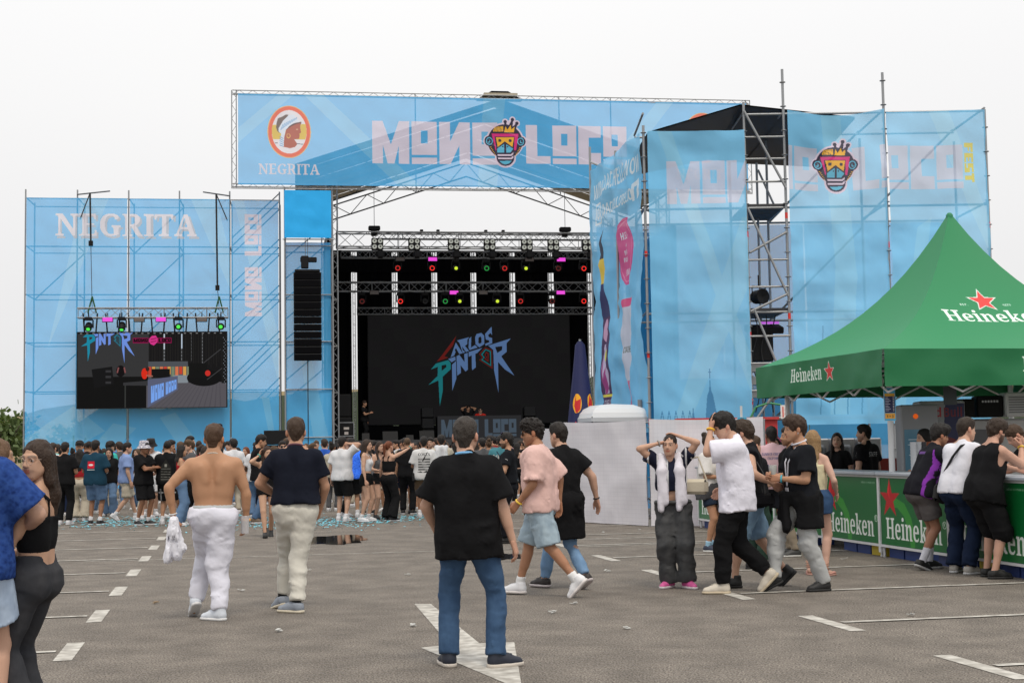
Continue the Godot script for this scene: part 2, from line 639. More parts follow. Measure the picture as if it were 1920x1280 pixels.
func body_bones(j: Dictionary, add := 0.0) -> Array:
	var b := []
	var P: Vector3 = j.pel
	var B: Basis = j.tb
	var Q: Basis = j.pb
	var w: float = j.w
	var fem: bool = j.fem
	for sd in [1, -1]:
		var n: String = "l" if sd > 0 else "r"
		if fem:
			b.append(cap(P + B * Vector3(sd * 0.066, 0.39, -0.005), P + B * Vector3(sd * 0.055, 0.22, 0), 0.088 * w, 0.078 * w, 0.05))
			b.append(cap(P + B * Vector3(sd * 0.055, 0.22, 0), P + B * Vector3(sd * 0.05, 0.11, 0), 0.078 * w, 0.074 * w, 0.05))
			b.append(cap(P + B * Vector3(sd * 0.05, 0.11, 0), P + Q * Vector3(sd * 0.085, -0.03, -0.005), 0.078 * w, 0.1 * w, 0.05))
			b.append(ell(P + B * Vector3(sd * 0.064, 0.305, 0.075), Vector3(0.055, 0.058, 0.05), 0.03))
		else:
			b.append(cap(P + B * Vector3(sd * 0.09, 0.385, 0), P + B * Vector3(sd * 0.074, 0.2, 0), 0.104 * w, 0.095 * w, 0.05))
			b.append(cap(P + B * Vector3(sd * 0.074, 0.2, 0.004), P + B * Vector3(sd * 0.066, 0.08, 0.004), 0.095 * w, 0.09 * w, 0.05))
			b.append(cap(P + B * Vector3(sd * 0.066, 0.08, 0), P + Q * Vector3(sd * 0.08, -0.03, -0.005), 0.092 * w, 0.1 * w, 0.05))
		b.append(ell(P + Q * Vector3(sd * 0.07, -0.045, -0.05), Vector3(0.085, 0.1, 0.07), 0.04))
		var sh: Vector3 = j[n + "sh"]
		var el: Vector3 = j[n + "el"]
		var wr: Vector3 = j[n + "wr"]
		var am: float = 0.8 if fem else 1.0
		b.append(cap(P + B * Vector3(sd * 0.02, 0.5, -0.02), sh, 0.05 * am, 0.052 * am, 0.04))
		b.append(cap(P + B * Vector3(0, 0.565, -0.02), P + B * Vector3(sd * 0.125, 0.478, -0.022), 0.034 * am, 0.036 * am, 0.035))
		b.append(cap(sh, el, 0.054 * am, 0.04 * am, 0.03))
		b.append(cap(sh.lerp(el, 0.3), sh.lerp(el, 0.72), 0.05 * am, 0.043 * am, 0.03))
		b.append(cap(el, wr, 0.04 * am, 0.0265 * am, 0.02))
		b.append(cap(el.lerp(wr, 0.12), el.lerp(wr, 0.5), 0.043 * am, 0.034 * am, 0.02))
		var hip: Vector3 = j[n + "hip"]
		var kn: Vector3 = j[n + "knee"]
		var an: Vector3 = j[n + "ank"]
		var tw: float = 1.02 if fem else 1.0
		b.append(cap(hip, kn, 0.088 * tw * w, 0.055 * tw, 0.03))
		b.append(cap(kn, an, 0.052 * tw, 0.036, 0.02))
		var bk: Vector3 = (j[n + "fb"] as Basis) * Vector3(0, 0, -1)
		b.append(cap(kn.lerp(an, 0.2) + bk * 0.014, kn.lerp(an, 0.52) + bk * 0.01, 0.05 * tw, 0.042, 0.025))
		var fb: Basis = j[n + "fb"]
		b.append(cap(an + fb * Vector3(0, -0.03, -0.03), an + fb * Vector3(0, -0.05, 0.09), 0.034, 0.03, 0.02))
		b.append(cap(an + fb * Vector3(0, -0.05, 0.09), an + fb * Vector3(0, -0.06, 0.145), 0.03, 0.02, 0.02))
	b.append(cap(P + B * Vector3(0, 0.46, -0.02), j.hc + (j.hb as Basis) * Vector3(0, -0.05, -0.018), 0.062 * (0.82 if fem else 1.0), 0.055 * (0.82 if fem else 1.0), 0.035))
	return b

func head_bones(fem: bool) -> Array:
	var b := []
	var f: float = 0.95 if fem else 1.0
	b.append(ell(Vector3(0, 0.035, -0.012), Vector3(0.077, 0.1, 0.098) * f, 0.02))
	b.append(ell(Vector3(0, -0.025, 0.028), Vector3(0.066, 0.08, 0.066) * f, 0.025))
	b.append(cap(Vector3(0, -0.062, 0.05) * f, Vector3(0, -0.094, 0.062) * f, 0.044 * f, 0.024 * f, 0.03))
	for s in [-1, 1]:
		b.append(cap(Vector3(s * 0.05, -0.045, 0.01) * f, Vector3(s * 0.022, -0.09, 0.058) * f, 0.024 * f, 0.02 * f, 0.025))
		b.append(ell(Vector3(s * 0.082 * f, -0.002, -0.014), Vector3(0.012, 0.034, 0.02), 0.008))
		b.append(cap(Vector3(s * 0.012, 0.035, 0.086) * f, Vector3(s * 0.045, 0.036, 0.068) * f, 0.011, 0.009, 0.015))
		b.append(dig(Vector3(s * 0.033, 0.012, 0.102) * f, Vector3(0.02, 0.013, 0.017), 0.012))
		b.append(ell(Vector3(s * 0.033, 0.011, 0.0745) * f, Vector3(0.0135, 0.0115, 0.0135), 0.002))
	b.append(cap(Vector3(0, 0.026, 0.088) * f, Vector3(0, -0.022, 0.107) * f, 0.008, 0.0125, 0.01))
	b.append(cap(Vector3(-0.012, -0.026, 0.096) * f, Vector3(0.012, -0.026, 0.096) * f, 0.009, 0.009, 0.008))
	b.append(cap(Vector3(-0.019, -0.054, 0.086) * f, Vector3(0.019, -0.054, 0.086) * f, 0.0065, 0.0065, 0.006))
	b.append(cap(Vector3(-0.015, -0.064, 0.086) * f, Vector3(0.015, -0.064, 0.086) * f, 0.0075, 0.0075, 0.006))
	b.append(cap(Vector3(0, -0.05, -0.02), Vector3(0, -0.13, -0.035), 0.052 * f, 0.052 * f, 0.03))
	return b

func hand_bones(curl: float, spread := 0.0) -> Array:
	var b := []
	for k in 4:
		var x: float = [0.029, 0.0105, -0.0085, -0.026][k]
		b.append(cap(Vector3(x * 0.55, 0.0, 0), Vector3(x, 0.082, 0.0), 0.0175, 0.0125, 0.012))
		var p := Vector3(x, 0.084 - absf(x) * 0.15, 0.0)
		var ang := 0.1 * curl
		var ln: float = [0.073, 0.08, 0.075, 0.058][k]
		for t in 3:
			ang += curl * [0.75, 1.05, 0.7][t]
			var q: Vector3 = p + Vector3(x * 0.5 * (0.12 + spread), cos(ang), sin(ang)) * ln * [0.45, 0.3, 0.25][t]
			b.append(cap(p, q, 0.0092 - t * 0.0007, 0.0086 - t * 0.0008, 0.003))
			p = q
	var a1 := Vector3(0.02, 0.012, 0.006)
	var a2 := Vector3(0.047, 0.05, 0.012 + curl * 0.014)
	var a3 := Vector3(0.053 - curl * 0.012, 0.08, 0.016 + curl * 0.028)
	var a4 := Vector3(0.05 - curl * 0.024, 0.1, 0.018 + curl * 0.036)
	b.append(cap(a1, a2, 0.0165, 0.0125, 0.01))
	b.append(cap(a2, a3, 0.0115, 0.0098, 0.003))
	b.append(cap(a3, a4, 0.0098, 0.0082, 0.003))
	return b

func tee_bones(j: Dictionary, o: Dictionary) -> Array:
	var b := []
	var P: Vector3 = j.pel
	var B: Basis = j.tb
	var w: float = j.w
	var L: float = o.get("loose", 0.02)
	var hem: float = o.get("hem", -0.1)
	var fl: float = o.get("flare", 0.0)
	var am: float = 0.84 if j.fem else 1.0
	var dn := B * Vector3(0, -1, 0)
	for sd in [1, -1]:
		var c: float = 0.066 if j.fem else 0.09
		b.append(cap(P + B * Vector3(sd * c, 0.385, 0), P + B * Vector3(sd * 0.074, 0.2, 0), 0.104 * w * am + L, 0.098 * w * am + L, 0.05))
		if j.fem:
			b.append(ell(P + B * Vector3(sd * 0.064, 0.305, 0.075), Vector3(0.055, 0.058, 0.05) + Vector3(L, L, L), 0.05))
		var y1 := minf(0.2, hem + 0.06)
		b.append(flat(P + B * Vector3(sd * 0.074, 0.22, 0.002), P + B * Vector3(sd * (0.08 if hem < 0.1 else 0.06), hem, 0.0), 0.098 * w * am + L, ((0.108 + L + fl) * w if hem < 0.1 else (0.1 + L + fl) * am * w), 0.05))
		if hem < 0.06:
			b.append(ell(P + (j.pb as Basis) * Vector3(sd * 0.07, -0.045, -0.05), Vector3(0.09, 0.103, 0.078) + Vector3(L, L, L) * 0.7, 0.05))
	var ul: float = o.get("under", 0.014)
	if hem < 0.06:
		for sd in [1, -1]:
			var n: String = "l" if sd > 0 else "r"
			b.append(cap(P + (j.pb as Basis) * Vector3(sd * 0.082, 0.05, -0.005), j[n + "hip"], 0.1 * w + ul + 0.012, 0.104 * w + ul + 0.014, 0.04))
			b.append(cap(j[n + "hip"], (j[n + "hip"] as Vector3).lerp(j[n + "knee"], 0.4), 0.094 * w + ul + 0.016, 0.085 * w + ul + 0.014, 0.04))
	b.append(half(dn + (j.pb as Basis) * Vector3(0, -1, 0), P + B * Vector3(0, hem, 0)))
	var sl: float = o.get("sleeve", 0.62)
	for sd in [1, -1]:
		var n: String = "l" if sd > 0 else "r"
		var sh: Vector3 = j[n + "sh"]
		var el: Vector3 = j[n + "el"]
		var wr: Vector3 = j[n + "wr"]
		b.append(cap(P + B * Vector3(sd * 0.03, 0.49, -0.018), sh, 0.05 * am + L * 0.45, 0.05 * am + L * 0.45, 0.04))
		if sl <= 0.0:
			continue
		if sl <= 1.0:
			b.append(flat(sh, sh.lerp(el, sl), 0.058 * am + L * 0.7, 0.056 * am + L * o.get("sleeve_w", 1.5), 0.03))
		else:
			b.append(cap(sh, el, 0.058 * am + L * 0.7, 0.047 * am + L * 0.8, 0.03))
			b.append(flat(el, el.lerp(wr, sl - 1.0), 0.047 * am + L * 0.8, 0.034 * am + L * 0.8, 0.02))
	if sl <= 0.0:
		for sd in [1, -1]:
			var n: String = "l" if sd > 0 else "r"
			var sh: Vector3 = j[n + "sh"]
			b.append(cut(sh + B * Vector3(sd * 0.035, 0.06, 0), sh + B * Vector3(sd * 0.05, -0.13, 0.01), 0.066, 0.055, 0.01))
			b.append(cut(sh + B * Vector3(sd * 0.06, 0.03, 0), j[n + "el"], 0.075, 0.07, 0.01))
		b.append(cut(P + B * Vector3(0, 0.53, 0.03), P + B * Vector3(0, 0.44, 0.13), 0.09, 0.07, 0.02))
	if sl > 0.0:
		b.append(cap(P + B * Vector3(0, 0.46, -0.02), P + B * Vector3(0, 0.525, -0.016), 0.082 * am, 0.072 * am, 0.03))
	var nr: float = o.get("neck", 0.058)
	b.append(cut(P + B * Vector3(0, 0.545, 0.01), P + B * Vector3(0, 0.68, 0.03), nr * am, nr * 1.5 * am, 0.008))
	b.append(cut(P + B * Vector3(0, 0.53, 0.06), P + B * Vector3(0, 0.6, 0.12), 0.052 * am, 0.07 * am, 0.01))
	return b

func strap_bones(j: Dictionary, o: Dictionary) -> Array:
	# a top that leaves the shoulders bare
	var b := []
	var P: Vector3 = j.pel
	var B: Basis = j.tb
	var hem: float = o.get("hem", 0.12)
	var L: float = o.get("loose", 0.012)
	var top: float = o.get("top", 0.375)
	var w: float = j.w
	for sd in [1, -1]:
		b.append(cap(P + B * Vector3(sd * 0.066, 0.39, -0.005), P + B * Vector3(sd * 0.055, 0.22, 0), 0.088 * w + L, 0.078 * w + L, 0.05))
		b.append(ell(P + B * Vector3(sd * 0.064, 0.305, 0.075), Vector3(0.055, 0.058, 0.05) + Vector3(L, L, L), 0.03))
		if hem < 0.2:
			b.append(flat(P + B * Vector3(sd * 0.055, 0.22, 0), P + B * Vector3(sd * 0.05, minf(hem, 0.11), 0), 0.078 * w + L, 0.076 * w + L, 0.05))
		if hem < 0.05:
			b.append(flat(P + B * Vector3(sd * 0.05, 0.11, 0), P + B * Vector3(sd * 0.085, hem, -0.005), 0.078 * w + L, 0.1 * w + L, 0.05))
			b.append(ell(P + B * Vector3(sd * 0.07, -0.045, -0.05), Vector3(0.085, 0.1, 0.07) + Vector3(L, L, L), 0.04))
	b.append(half(B * Vector3(0, 1, -0.12), P + B * Vector3(0, top, 0)))
	b.append(half(B * Vector3(0, -1, 0), P + B * Vector3(0, hem, 0)))
	for sd in [1, -1]:
		var w5 := [Vector3(sd * 0.075, top - 0.03, 0.104), Vector3(sd * 0.082, 0.452, 0.078), Vector3(sd * 0.086, 0.517, -0.012), Vector3(sd * 0.08, 0.45, -0.094), Vector3(sd * 0.07, top - 0.03, -0.096)]
		for k in 4:
			b.append(cap(P + B * (w5[k] as Vector3), P + B * (w5[k + 1] as Vector3), 0.011, 0.011, 0.004))
	return b

func leg_bones(j: Dictionary, o: Dictionary) -> Array:
	var b := []
	var P: Vector3 = j.pel
	var Q: Basis = j.pb
	var w: float = j.w
	var L: float = o.get("loose", 0.014)
	var top: float = o.get("waist", 0.07)
	var to: float = o.get("to", 1.95)   # 1 is the knee, 2 the ankle
	var kr: float = o.get("knee", 0.064)
	var er: float = o.get("end", 0.058)
	for sd in [1, -1]:
		b.append(cap(P + Q * Vector3(sd * 0.066, 0.12, 0), P + Q * Vector3(sd * 0.082, -0.03, -0.005), (0.088 if not j.fem else 0.076) * w + L * 0.7, 0.101 * w + L, 0.05))
		b.append(ell(P + Q * Vector3(sd * 0.07, -0.045, -0.05), Vector3(0.085, 0.1, 0.07) + Vector3(L, L, L) * 0.8, 0.04))
	b.append(half(Q * Vector3(0, 1, 0), P + Q * Vector3(0, top, 0)))
	for sd in [1, -1]:
		var n: String = "l" if sd > 0 else "r"
		var hip: Vector3 = j[n + "hip"]
		var kn: Vector3 = j[n + "knee"]
		var an: Vector3 = j[n + "ank"]
		if to <= 1.0:
			b.append(flat(hip, hip.lerp(kn, to), 0.09 * w + L, er, 0.035))
		else:
			b.append(cap(hip, kn, 0.09 * w + L, kr, 0.035))
			var bk: Vector3 = (j[n + "fb"] as Basis) * Vector3(0, 0, -1)
			b.append(flat(kn, kn.lerp(an, to - 1.0) + bk * 0.012, kr, er, 0.02))
	return b

func skirt_bones(j: Dictionary, o: Dictionary) -> Array:
	var b := []
	var P: Vector3 = j.pel
	var Q: Basis = j.pb
	var L: float = o.get("loose", 0.015)
	var w: float = j.w
	for sd in [1, -1]:
		b.append(cap(P + Q * Vector3(sd * 0.05, 0.12, 0), P + Q * Vector3(sd * 0.085, -0.03, -0.005), 0.078 * w + L, 0.1 * w + L, 0.05))
		b.append(ell(P + Q * Vector3(sd * 0.07, -0.045, -0.05), Vector3(0.085, 0.1, 0.07) + Vector3(L, L, L), 0.04))
		b.append(flat(P + Q * Vector3(sd * 0.085, -0.03, -0.01), P + Q * Vector3(sd * o.get("hx", 0.1), o.get("hem", -0.3), -0.01), 0.103 * w + L, o.get("end", 0.12), 0.08))
	b.append(half(Q * Vector3(0, 1, 0), P + Q * Vector3(0, o.get("waist", 0.1), 0)))
	b.append(half(Q * Vector3(0, -1, 0), P + Q * Vector3(0, o.get("hem", -0.3), 0)))
	return b

func shoe_bones(high: float) -> Array:
	return [cap(Vector3(0, -0.034, -0.03), Vector3(0, -0.04, 0.09), 0.045, 0.042, 0.02), cap(Vector3(0, -0.043, 0.09), Vector3(0.003, -0.052, 0.155), 0.043, 0.036, 0.02), cap(Vector3(0, -0.02, 0.0), Vector3(0, -0.012, 0.06), 0.045, 0.034, 0.02), cap(Vector3(0, -0.03, -0.024), Vector3(0, high, -0.018), 0.045, 0.048, 0.02), half(Vector3(0, 1, -0.1), Vector3(0, high, 0)), half(Vector3(0, -1, 0), Vector3(0, -0.06, 0))]

func sole_bones(ht: float) -> Array:
	return [cap(Vector3(0, -0.06, -0.032), Vector3(0, -0.06, 0.09), 0.05, 0.05, 0.02), cap(Vector3(0, -0.06, 0.09), Vector3(0.003, -0.06, 0.158), 0.05, 0.042, 0.02), half(Vector3(0, 1, 0), Vector3(0, -0.08 + ht, 0)), half(Vector3(0, -1, 0), Vector3(0, -0.081, 0))]

func hair_bones(style: String, fem: bool) -> Array:
	var f: float = 0.95 if fem else 1.0
	var b := []
	match style:
		"buzz":
			b.append(ell(Vector3(0, 0.038, -0.015), Vector3(0.081, 0.1, 0.1) * f, 0.02))
			b.append(half(Vector3(0, -1, 0.55), Vector3(0, 0.0, -0.005)))
			b.append(half(Vector3(0, -0.3, 1), Vector3(0, 0.075, 0.062)))
		"short", "crop":
			b.append(ell(Vector3(0, 0.046, -0.014), Vector3(0.085, 0.099, 0.104) * f, 0.02))
			b.append(ell(Vector3(0, 0.092, 0.02), Vector3(0.07, 0.05, 0.075) * f, 0.04))
			b.append(cap(Vector3(0, -0.01, -0.06), Vector3(0, -0.055, -0.055), 0.05, 0.042, 0.03))
			b.append(dig(Vector3(0, -0.03, 0.105), Vector3(0.078, 0.1, 0.09) * f, 0.012))
			b.append(half(Vector3(0, -1, 0.35), Vector3(0, -0.055, -0.02)))
			for s in [-1, 1]:
				b.append(dig(Vector3(s * 0.09, -0.018, -0.004), Vector3(0.024, 0.048, 0.036), 0.008))
		"mop", "curly":
			b.append(ell(Vector3(0, 0.052, -0.012), Vector3(0.094, 0.105, 0.112) * f, 0.02))
			b.append(ell(Vector3(0, 0.095, 0.04), Vector3(0.082, 0.055, 0.072) * f, 0.04))
			b.append(cap(Vector3(0, -0.0, -0.065), Vector3(0, -0.05, -0.058), 0.056, 0.045, 0.03))
			b.append(dig(Vector3(0, -0.045, 0.115), Vector3(0.08, 0.105, 0.09) * f, 0.012))
			b.append(half(Vector3(0, -1, 0.3), Vector3(0, -0.05, -0.02)))
			for s in [-1, 1]:
				b.append(dig(Vector3(s * 0.095, -0.03, 0.0), Vector3(0.024, 0.04, 0.03), 0.008))
		"long", "front":
			b.append(ell(Vector3(0, 0.042, -0.016), Vector3(0.085, 0.1, 0.104) * f, 0.02))
			for s in [-1, 1]:
				b.append(cap(Vector3(s * 0.062, 0.02, -0.01), Vector3(s * 0.075, -0.12, -0.02), 0.03, 0.03, 0.04))
				if style == "front":
					b.append(cap(Vector3(s * 0.078, -0.1, -0.01), Vector3(s * 0.1, -0.3, 0.055), 0.03, 0.02, 0.03))
			b.append(cap(Vector3(0.03, 0.0, -0.06), Vector3(0.03, -0.2, -0.085), 0.055, 0.06, 0.04))
			b.append(cap(Vector3(-0.03, 0.0, -0.06), Vector3(-0.03, -0.2, -0.085), 0.055, 0.06, 0.04))
			if style == "long":
				b.append(cap(Vector3(0.035, -0.2, -0.085), Vector3(0.03, -0.4, -0.105), 0.058, 0.032, 0.04))
				b.append(cap(Vector3(-0.035, -0.2, -0.085), Vector3(-0.03, -0.38, -0.105), 0.058, 0.03, 0.04))
			b.append(dig(Vector3(0, -0.03, 0.1), Vector3(0.07, 0.105, 0.088) * f, 0.012))
		"tail", "bun":
			b.append(ell(Vector3(0, 0.042, -0.016), Vector3(0.082, 0.098, 0.101) * f, 0.02))
			b.append(cap(Vector3(0, 0.0, -0.06), Vector3(0, -0.04, -0.06), 0.05, 0.035, 0.03))
			b.append(dig(Vector3(0, -0.025, 0.1), Vector3(0.072, 0.1, 0.085) * f, 0.012))
			b.append(half(Vector3(0, -1, 0.5), Vector3(0, -0.06, -0.03)))
			for s in [-1, 1]:
				b.append(dig(Vector3(s * 0.088, -0.015, 0.0), Vector3(0.02, 0.04, 0.032), 0.008))
			if style == "bun":
				b.append(ell(Vector3(0, 0.12, -0.08), Vector3(0.045, 0.042, 0.045), 0.015))
			else:
				b.append(cap(Vector3(0, 0.07, -0.1), Vector3(0, 0.03, -0.15), 0.026, 0.034, 0.02))
				b.append(cap(Vector3(0, 0.03, -0.15), Vector3(0.0, -0.2, -0.15), 0.036, 0.022, 0.03))
	return b

func face_tint(p: Vector3, skin: Color, o: Dictionary) -> Color:
	var q := p / (0.95 if o.get("fem", false) else 1.0)
	if q.z > 0.04:
		var ex := absf(q.x) - 0.033
		var ey := q.y - 0.011
		if ex * ex / 0.0002 + ey * ey / 0.000028 < 1.0 and q.z > 0.062:
			return Color(0.03, 0.02, 0.015) if ex * ex + ey * ey < 0.00005 else Color(0.42, 0.38, 0.36)
		if ex * ex / 0.0005 + ey * ey / 0.00011 < 1.0:
			return skin * Color(0.72, 0.66, 0.64)
		if absf(q.x) > 0.012 and absf(q.x) < 0.055 and absf(q.y - 0.04 + absf(absf(q.x) - 0.035) * 0.25) < 0.006:
			return (o.get("hair", Color(0.03, 0.02, 0.015)) as Color).lerp(skin, 0.25)
		if absf(q.x) < 0.025 and q.y > -0.071 and q.y < -0.047 and q.z > 0.08:
			return skin * (Color(0.85, 0.5, 0.5) if o.get("fem", false) else Color(0.85, 0.62, 0.6))
	var bd: float = o.get("beard", 0.0)
	if bd > 0.0 and q.y < -0.03 and q.z > -0.005 and (q.y < -0.072 or absf(q.x) > 0.026 or q.y > -0.047) and q.y > -0.135:
		if q.y < -0.042 or absf(q.x) > 0.052 or q.z > 0.07:
			return skin.lerp(Color(0.02, 0.014, 0.01), bd)
	if absf(q.x) > 0.074 and q.z < 0.02:
		return skin * Color(1.0, 0.86, 0.84)
	return skin

func flip(ix: PackedInt32Array) -> PackedInt32Array:
	var r := ix.duplicate()
	for i in range(0, r.size(), 3):
		var t := r[i]
		r[i] = r[i + 1]
		r[i + 1] = t
	return r

func mesh_of(parts: Array, uv := false) -> ArrayMesh:
	var vs := PackedVector3Array()
	var ns := PackedVector3Array()
	var cs := PackedColorArray()
	var ix := PackedInt32Array()
	for p in parts:
		var off := vs.size()
		vs.append_array(p[0])
		ns.append_array(p[1])
		var n: int = p[0].size()
		if p.size() > 4:
			if p[4] is Color:
				var c := PackedColorArray()
				c.resize(n)
				c.fill(p[4])
				cs.append_array(c)
			else:
				cs.append_array(p[4])
		var s: PackedInt32Array = p[2]
		var at := ix.size()
		ix.resize(at + s.size())
		for i in s.size():
			ix[at + i] = s[i] + off
	var arr := []
	arr.resize(Mesh.ARRAY_MAX)
	arr[Mesh.ARRAY_VERTEX] = vs
	arr[Mesh.ARRAY_NORMAL] = ns
	if cs.size() == vs.size():
		arr[Mesh.ARRAY_COLOR] = cs
	if uv:
		var us := PackedVector2Array()
		us.resize(vs.size())
		for i in vs.size():
			var p := vs[i]
			us[i] = Vector2(clampf(0.25 - p.x / 1.6, 0.01, 0.49), 1.0 - p.y / 2.0) if ns[i].z < 0 else Vector2(clampf(0.75 + p.x / 1.6, 0.51, 0.99), 1.0 - p.y / 2.0)
		arr[Mesh.ARRAY_TEX_UV] = us
	arr[Mesh.ARRAY_INDEX] = ix
	var m := ArrayMesh.new()
	m.add_surface_from_arrays(Mesh.PRIMITIVE_TRIANGLES, arr)
	return m

func wrinkle(n: int) -> FastNoiseLite:
	var f := FastNoiseLite.new()
	f.seed = n
	f.frequency = 1.0
	f.noise_type = FastNoiseLite.TYPE_SIMPLEX
	f.fractal_type = FastNoiseLite.FRACTAL_RIDGED
	f.fractal_octaves = 1
	f.domain_warp_enabled = true
	f.domain_warp_amplitude = 0.6
	f.domain_warp_frequency = 0.5
	return f

# all meshes of one figure; q is the fineness of the mesh in metres
func figure(s: Dictionary) -> Dictionary:
	var j := pose(s)
	var q: float = s.get("q", 0.011) * 1.24
	var sc: float = s.get("h", 1.75) / 1.75
	var T := Transform3D(Basis.from_scale(Vector3(sc, sc, sc)), Vector3.ZERO)
	var nz := wrinkle(s.get("seed", 1))
	var skin: Color = s.get("skin", Color(0.5, 0.29, 0.2))
	var out := {"j": j, "sc": sc}
	var parts := []
	var bb := body_bones(j)
	if s.has("more"):
		bb.append_array(s.more.map(func(m): return [m[0], (j.pel as Vector3) + (j.tb as Basis) * v3(m[1]), (j.pel as Vector3) + (j.tb as Basis) * v3(m[2]), m[3], m[4], m[5]]))
	var a := net(bb, q * 1.1, 0.0, Vector3.ONE, nz, T)
	a.append(skin)
	parts.append(a)
	var ht := T * Transform3D(j.hb, j.hc)
	a = net(head_bones(j.fem), s.get("hq", q * 0.46), 0.0, Vector3.ONE, nz, ht)
	var cs := PackedColorArray()
	var loc: PackedVector3Array = a[3]
	cs.resize(loc.size())
	var fo := {"fem": j.fem, "hair": s.get("hair_col", Color(0.03, 0.02, 0.015)), "beard": s.get("beard", 0.0)}
	for i in loc.size():
		cs[i] = face_tint(loc[i], skin, fo)
	a.append(cs)
	parts.append(a)
	for n in ["l", "r"]:
		a = net(hand_bones(j[n + "curl"]), s.get("fq", q * 0.46), 0.0, Vector3.ONE, nz, T * Transform3D((j[n + "hb"] as Basis).scaled_local(Vector3(0.9, 0.9, 0.9) if j.fem else Vector3.ONE), j[n + "wr"]))
		if n == "l":
			a[2] = flip(a[2])
		a.append(skin * Color(1.0, 0.92, 0.9))
		parts.append(a)
	out.body = mesh_of(parts)
	var top: Dictionary = s.get("top", {})
	if top:
		if s.has("bottom"):
			top = top.duplicate()
			top.under = s.bottom.get("loose", 0.014)
		var tb: Array = strap_bones(j, top) if top.get("kind", "") == "strap" else tee_bones(j, top)
		out.top = mesh_of([net(tb, q if top.get("kind", "") != "strap" else q * 0.8, top.get("fold", 0.009), Vector3(2.6, 1.7, 2.6), nz, T)], true)
	var bot: Dictionary = s.get("bottom", {})
	if bot:
		if top and top.get("kind", "") != "strap" and top.get("hem", -0.1) < 0.05:
			bot = bot.duplicate()
			bot.waist = minf(bot.get("waist", 0.07), top.get("hem", -0.1) + 0.07)
		var lb: Array = skirt_bones(j, bot) if bot.get("kind", "") == "skirt" else leg_bones(j, bot)
		out.bottom = mesh_of([net(lb, q, bot.get("fold", 0.008), Vector3(1.6, 3.6, 1.6), nz, T)], true)
	if bot and bot.has("band"):
		var bo := bot.duplicate()
		bo.merge({"loose": bot.get("loose", 0.014) * 0.55 + 0.004, "waist": bot.band[1], "to": 0.02, "end": 0.05}, true)
		var kb := leg_bones(j, bo).slice(0, 5)
		kb.append(half((j.pb as Basis) * Vector3(0, -1, 0), (j.pel as Vector3) + (j.pb as Basis) * Vector3(0, bot.band[0], 0)))
		out.band = mesh_of([net(kb, q * 0.8, 0.003, Vector3(20, 2, 20), nz, T)])
	var hs: String = s.get("hair", "short")
	if hs != "none":
		var curl := hs == "curly"
		var hz := wrinkle(7 + s.get("seed", 1))
		hz.fractal_type = FastNoiseLite.FRACTAL_FBM
		hz.fractal_octaves = 3
		out.hair = mesh_of([net(hair_bones(hs, j.fem), q * (0.58 if q < 0.019 else 0.7), 0.02 if curl else (0.009 if hs == "short" else (0.014 if hs == "mop" else 0.009)), Vector3(26, 26, 26) if curl else (Vector3(24, 12, 18) if hs in ["short", "mop", "crop"] else Vector3(30, 4, 24)), hz, ht)])
	var wp: Dictionary = s.get("wrap", {})
	if wp:
		var o := wp.duplicate()
		o.merge({"loose": 0.036, "waist": 0.08, "hem": -0.34, "end": 0.15, "hx": 0.09})
		var wb := skirt_bones(j, o)
		var P: Vector3 = j.pel
		var Q: Basis = j.pb
		wb.append(dig(P + Q * Vector3(0.0, -0.36, 0.25), Vector3(0.16, 0.37, 0.23), 0.02))
		for sd in [1, -1]:
			wb.append(cap(P + Q * Vector3(sd * 0.15, 0.05, 0.08), P + Q * Vector3(sd * 0.03, 0.02, 0.185), 0.035, 0.035, 0.03))
			wb.append(cap(P + Q * Vector3(sd * 0.03, 0.02, 0.19), P + Q * Vector3(sd * 0.06, -0.3, 0.2), 0.036, 0.045, 0.03))
		out.wrap = mesh_of([net(wb, q, 0.014, Vector3(3, 2, 3), nz, T)])
	var sw: Dictionary = s.get("shawl", {})
	if sw:
		var P: Vector3 = j.pel
		var B: Basis = j.tb
		var wb := []
		for sd in [1, -1]:
			wb.append(cap(P + B * Vector3(sd * 0.02, 0.54, -0.1), P + B * Vector3(sd * 0.1, 0.535, -0.01), 0.05, 0.05, 0.03))
			wb.append(cap(P + B * Vector3(sd * 0.1, 0.535, -0.01), P + B * Vector3(sd * 0.1, 0.4, 0.12), 0.055, 0.05, 0.04))
			for dx in [-0.028, 0.03]:
				wb.append(cap(P + B * Vector3(sd * 0.1 + dx * 0.6, 0.38, 0.125), P + B * Vector3(sd * 0.105 + dx, sw.get("to", 0.05) + dx * 1.4, 0.15), 0.036, 0.036, 0.04))
			wb.append(cap(P + B * Vector3(sd * 0.07, 0.48, -0.11), P + B * Vector3(sd * 0.08, sw.get("back", 0.2), -0.15), 0.06, 0.07, 0.05))
		out.shawl = mesh_of([net(wb, q, 0.008, Vector3(5, 3, 5), nz, T)])
	var sh: Dictionary = s.get("shoes", {})
	if sh:
		for n in ["l", "r"]:
			var ft := T * Transform3D(j[n + "fb"], j[n + "ank"])
			out[n + "shoe"] = mesh_of([net(shoe_bones(sh.get("high", 0.015)), q * 0.75, 0.0, Vector3.ONE, nz, ft)])
			out[n + "sole"] = mesh_of([net(sole_bones(sh.get("sole", 0.028)), q * 0.7, 0.0, Vector3.ONE, nz, ft)])
			if sh.has("sock"):
				out[n + "sock"] = mesh_of([net([flat((j[n + "ank"] as Vector3) + Vector3(0, -0.02, 0), (j[n + "ank"] as Vector3).lerp(j[n + "knee"], sh.sock), 0.042, 0.047, 0.01)], q, 0.002, Vector3(6, 20, 6), nz, T)])
	return out

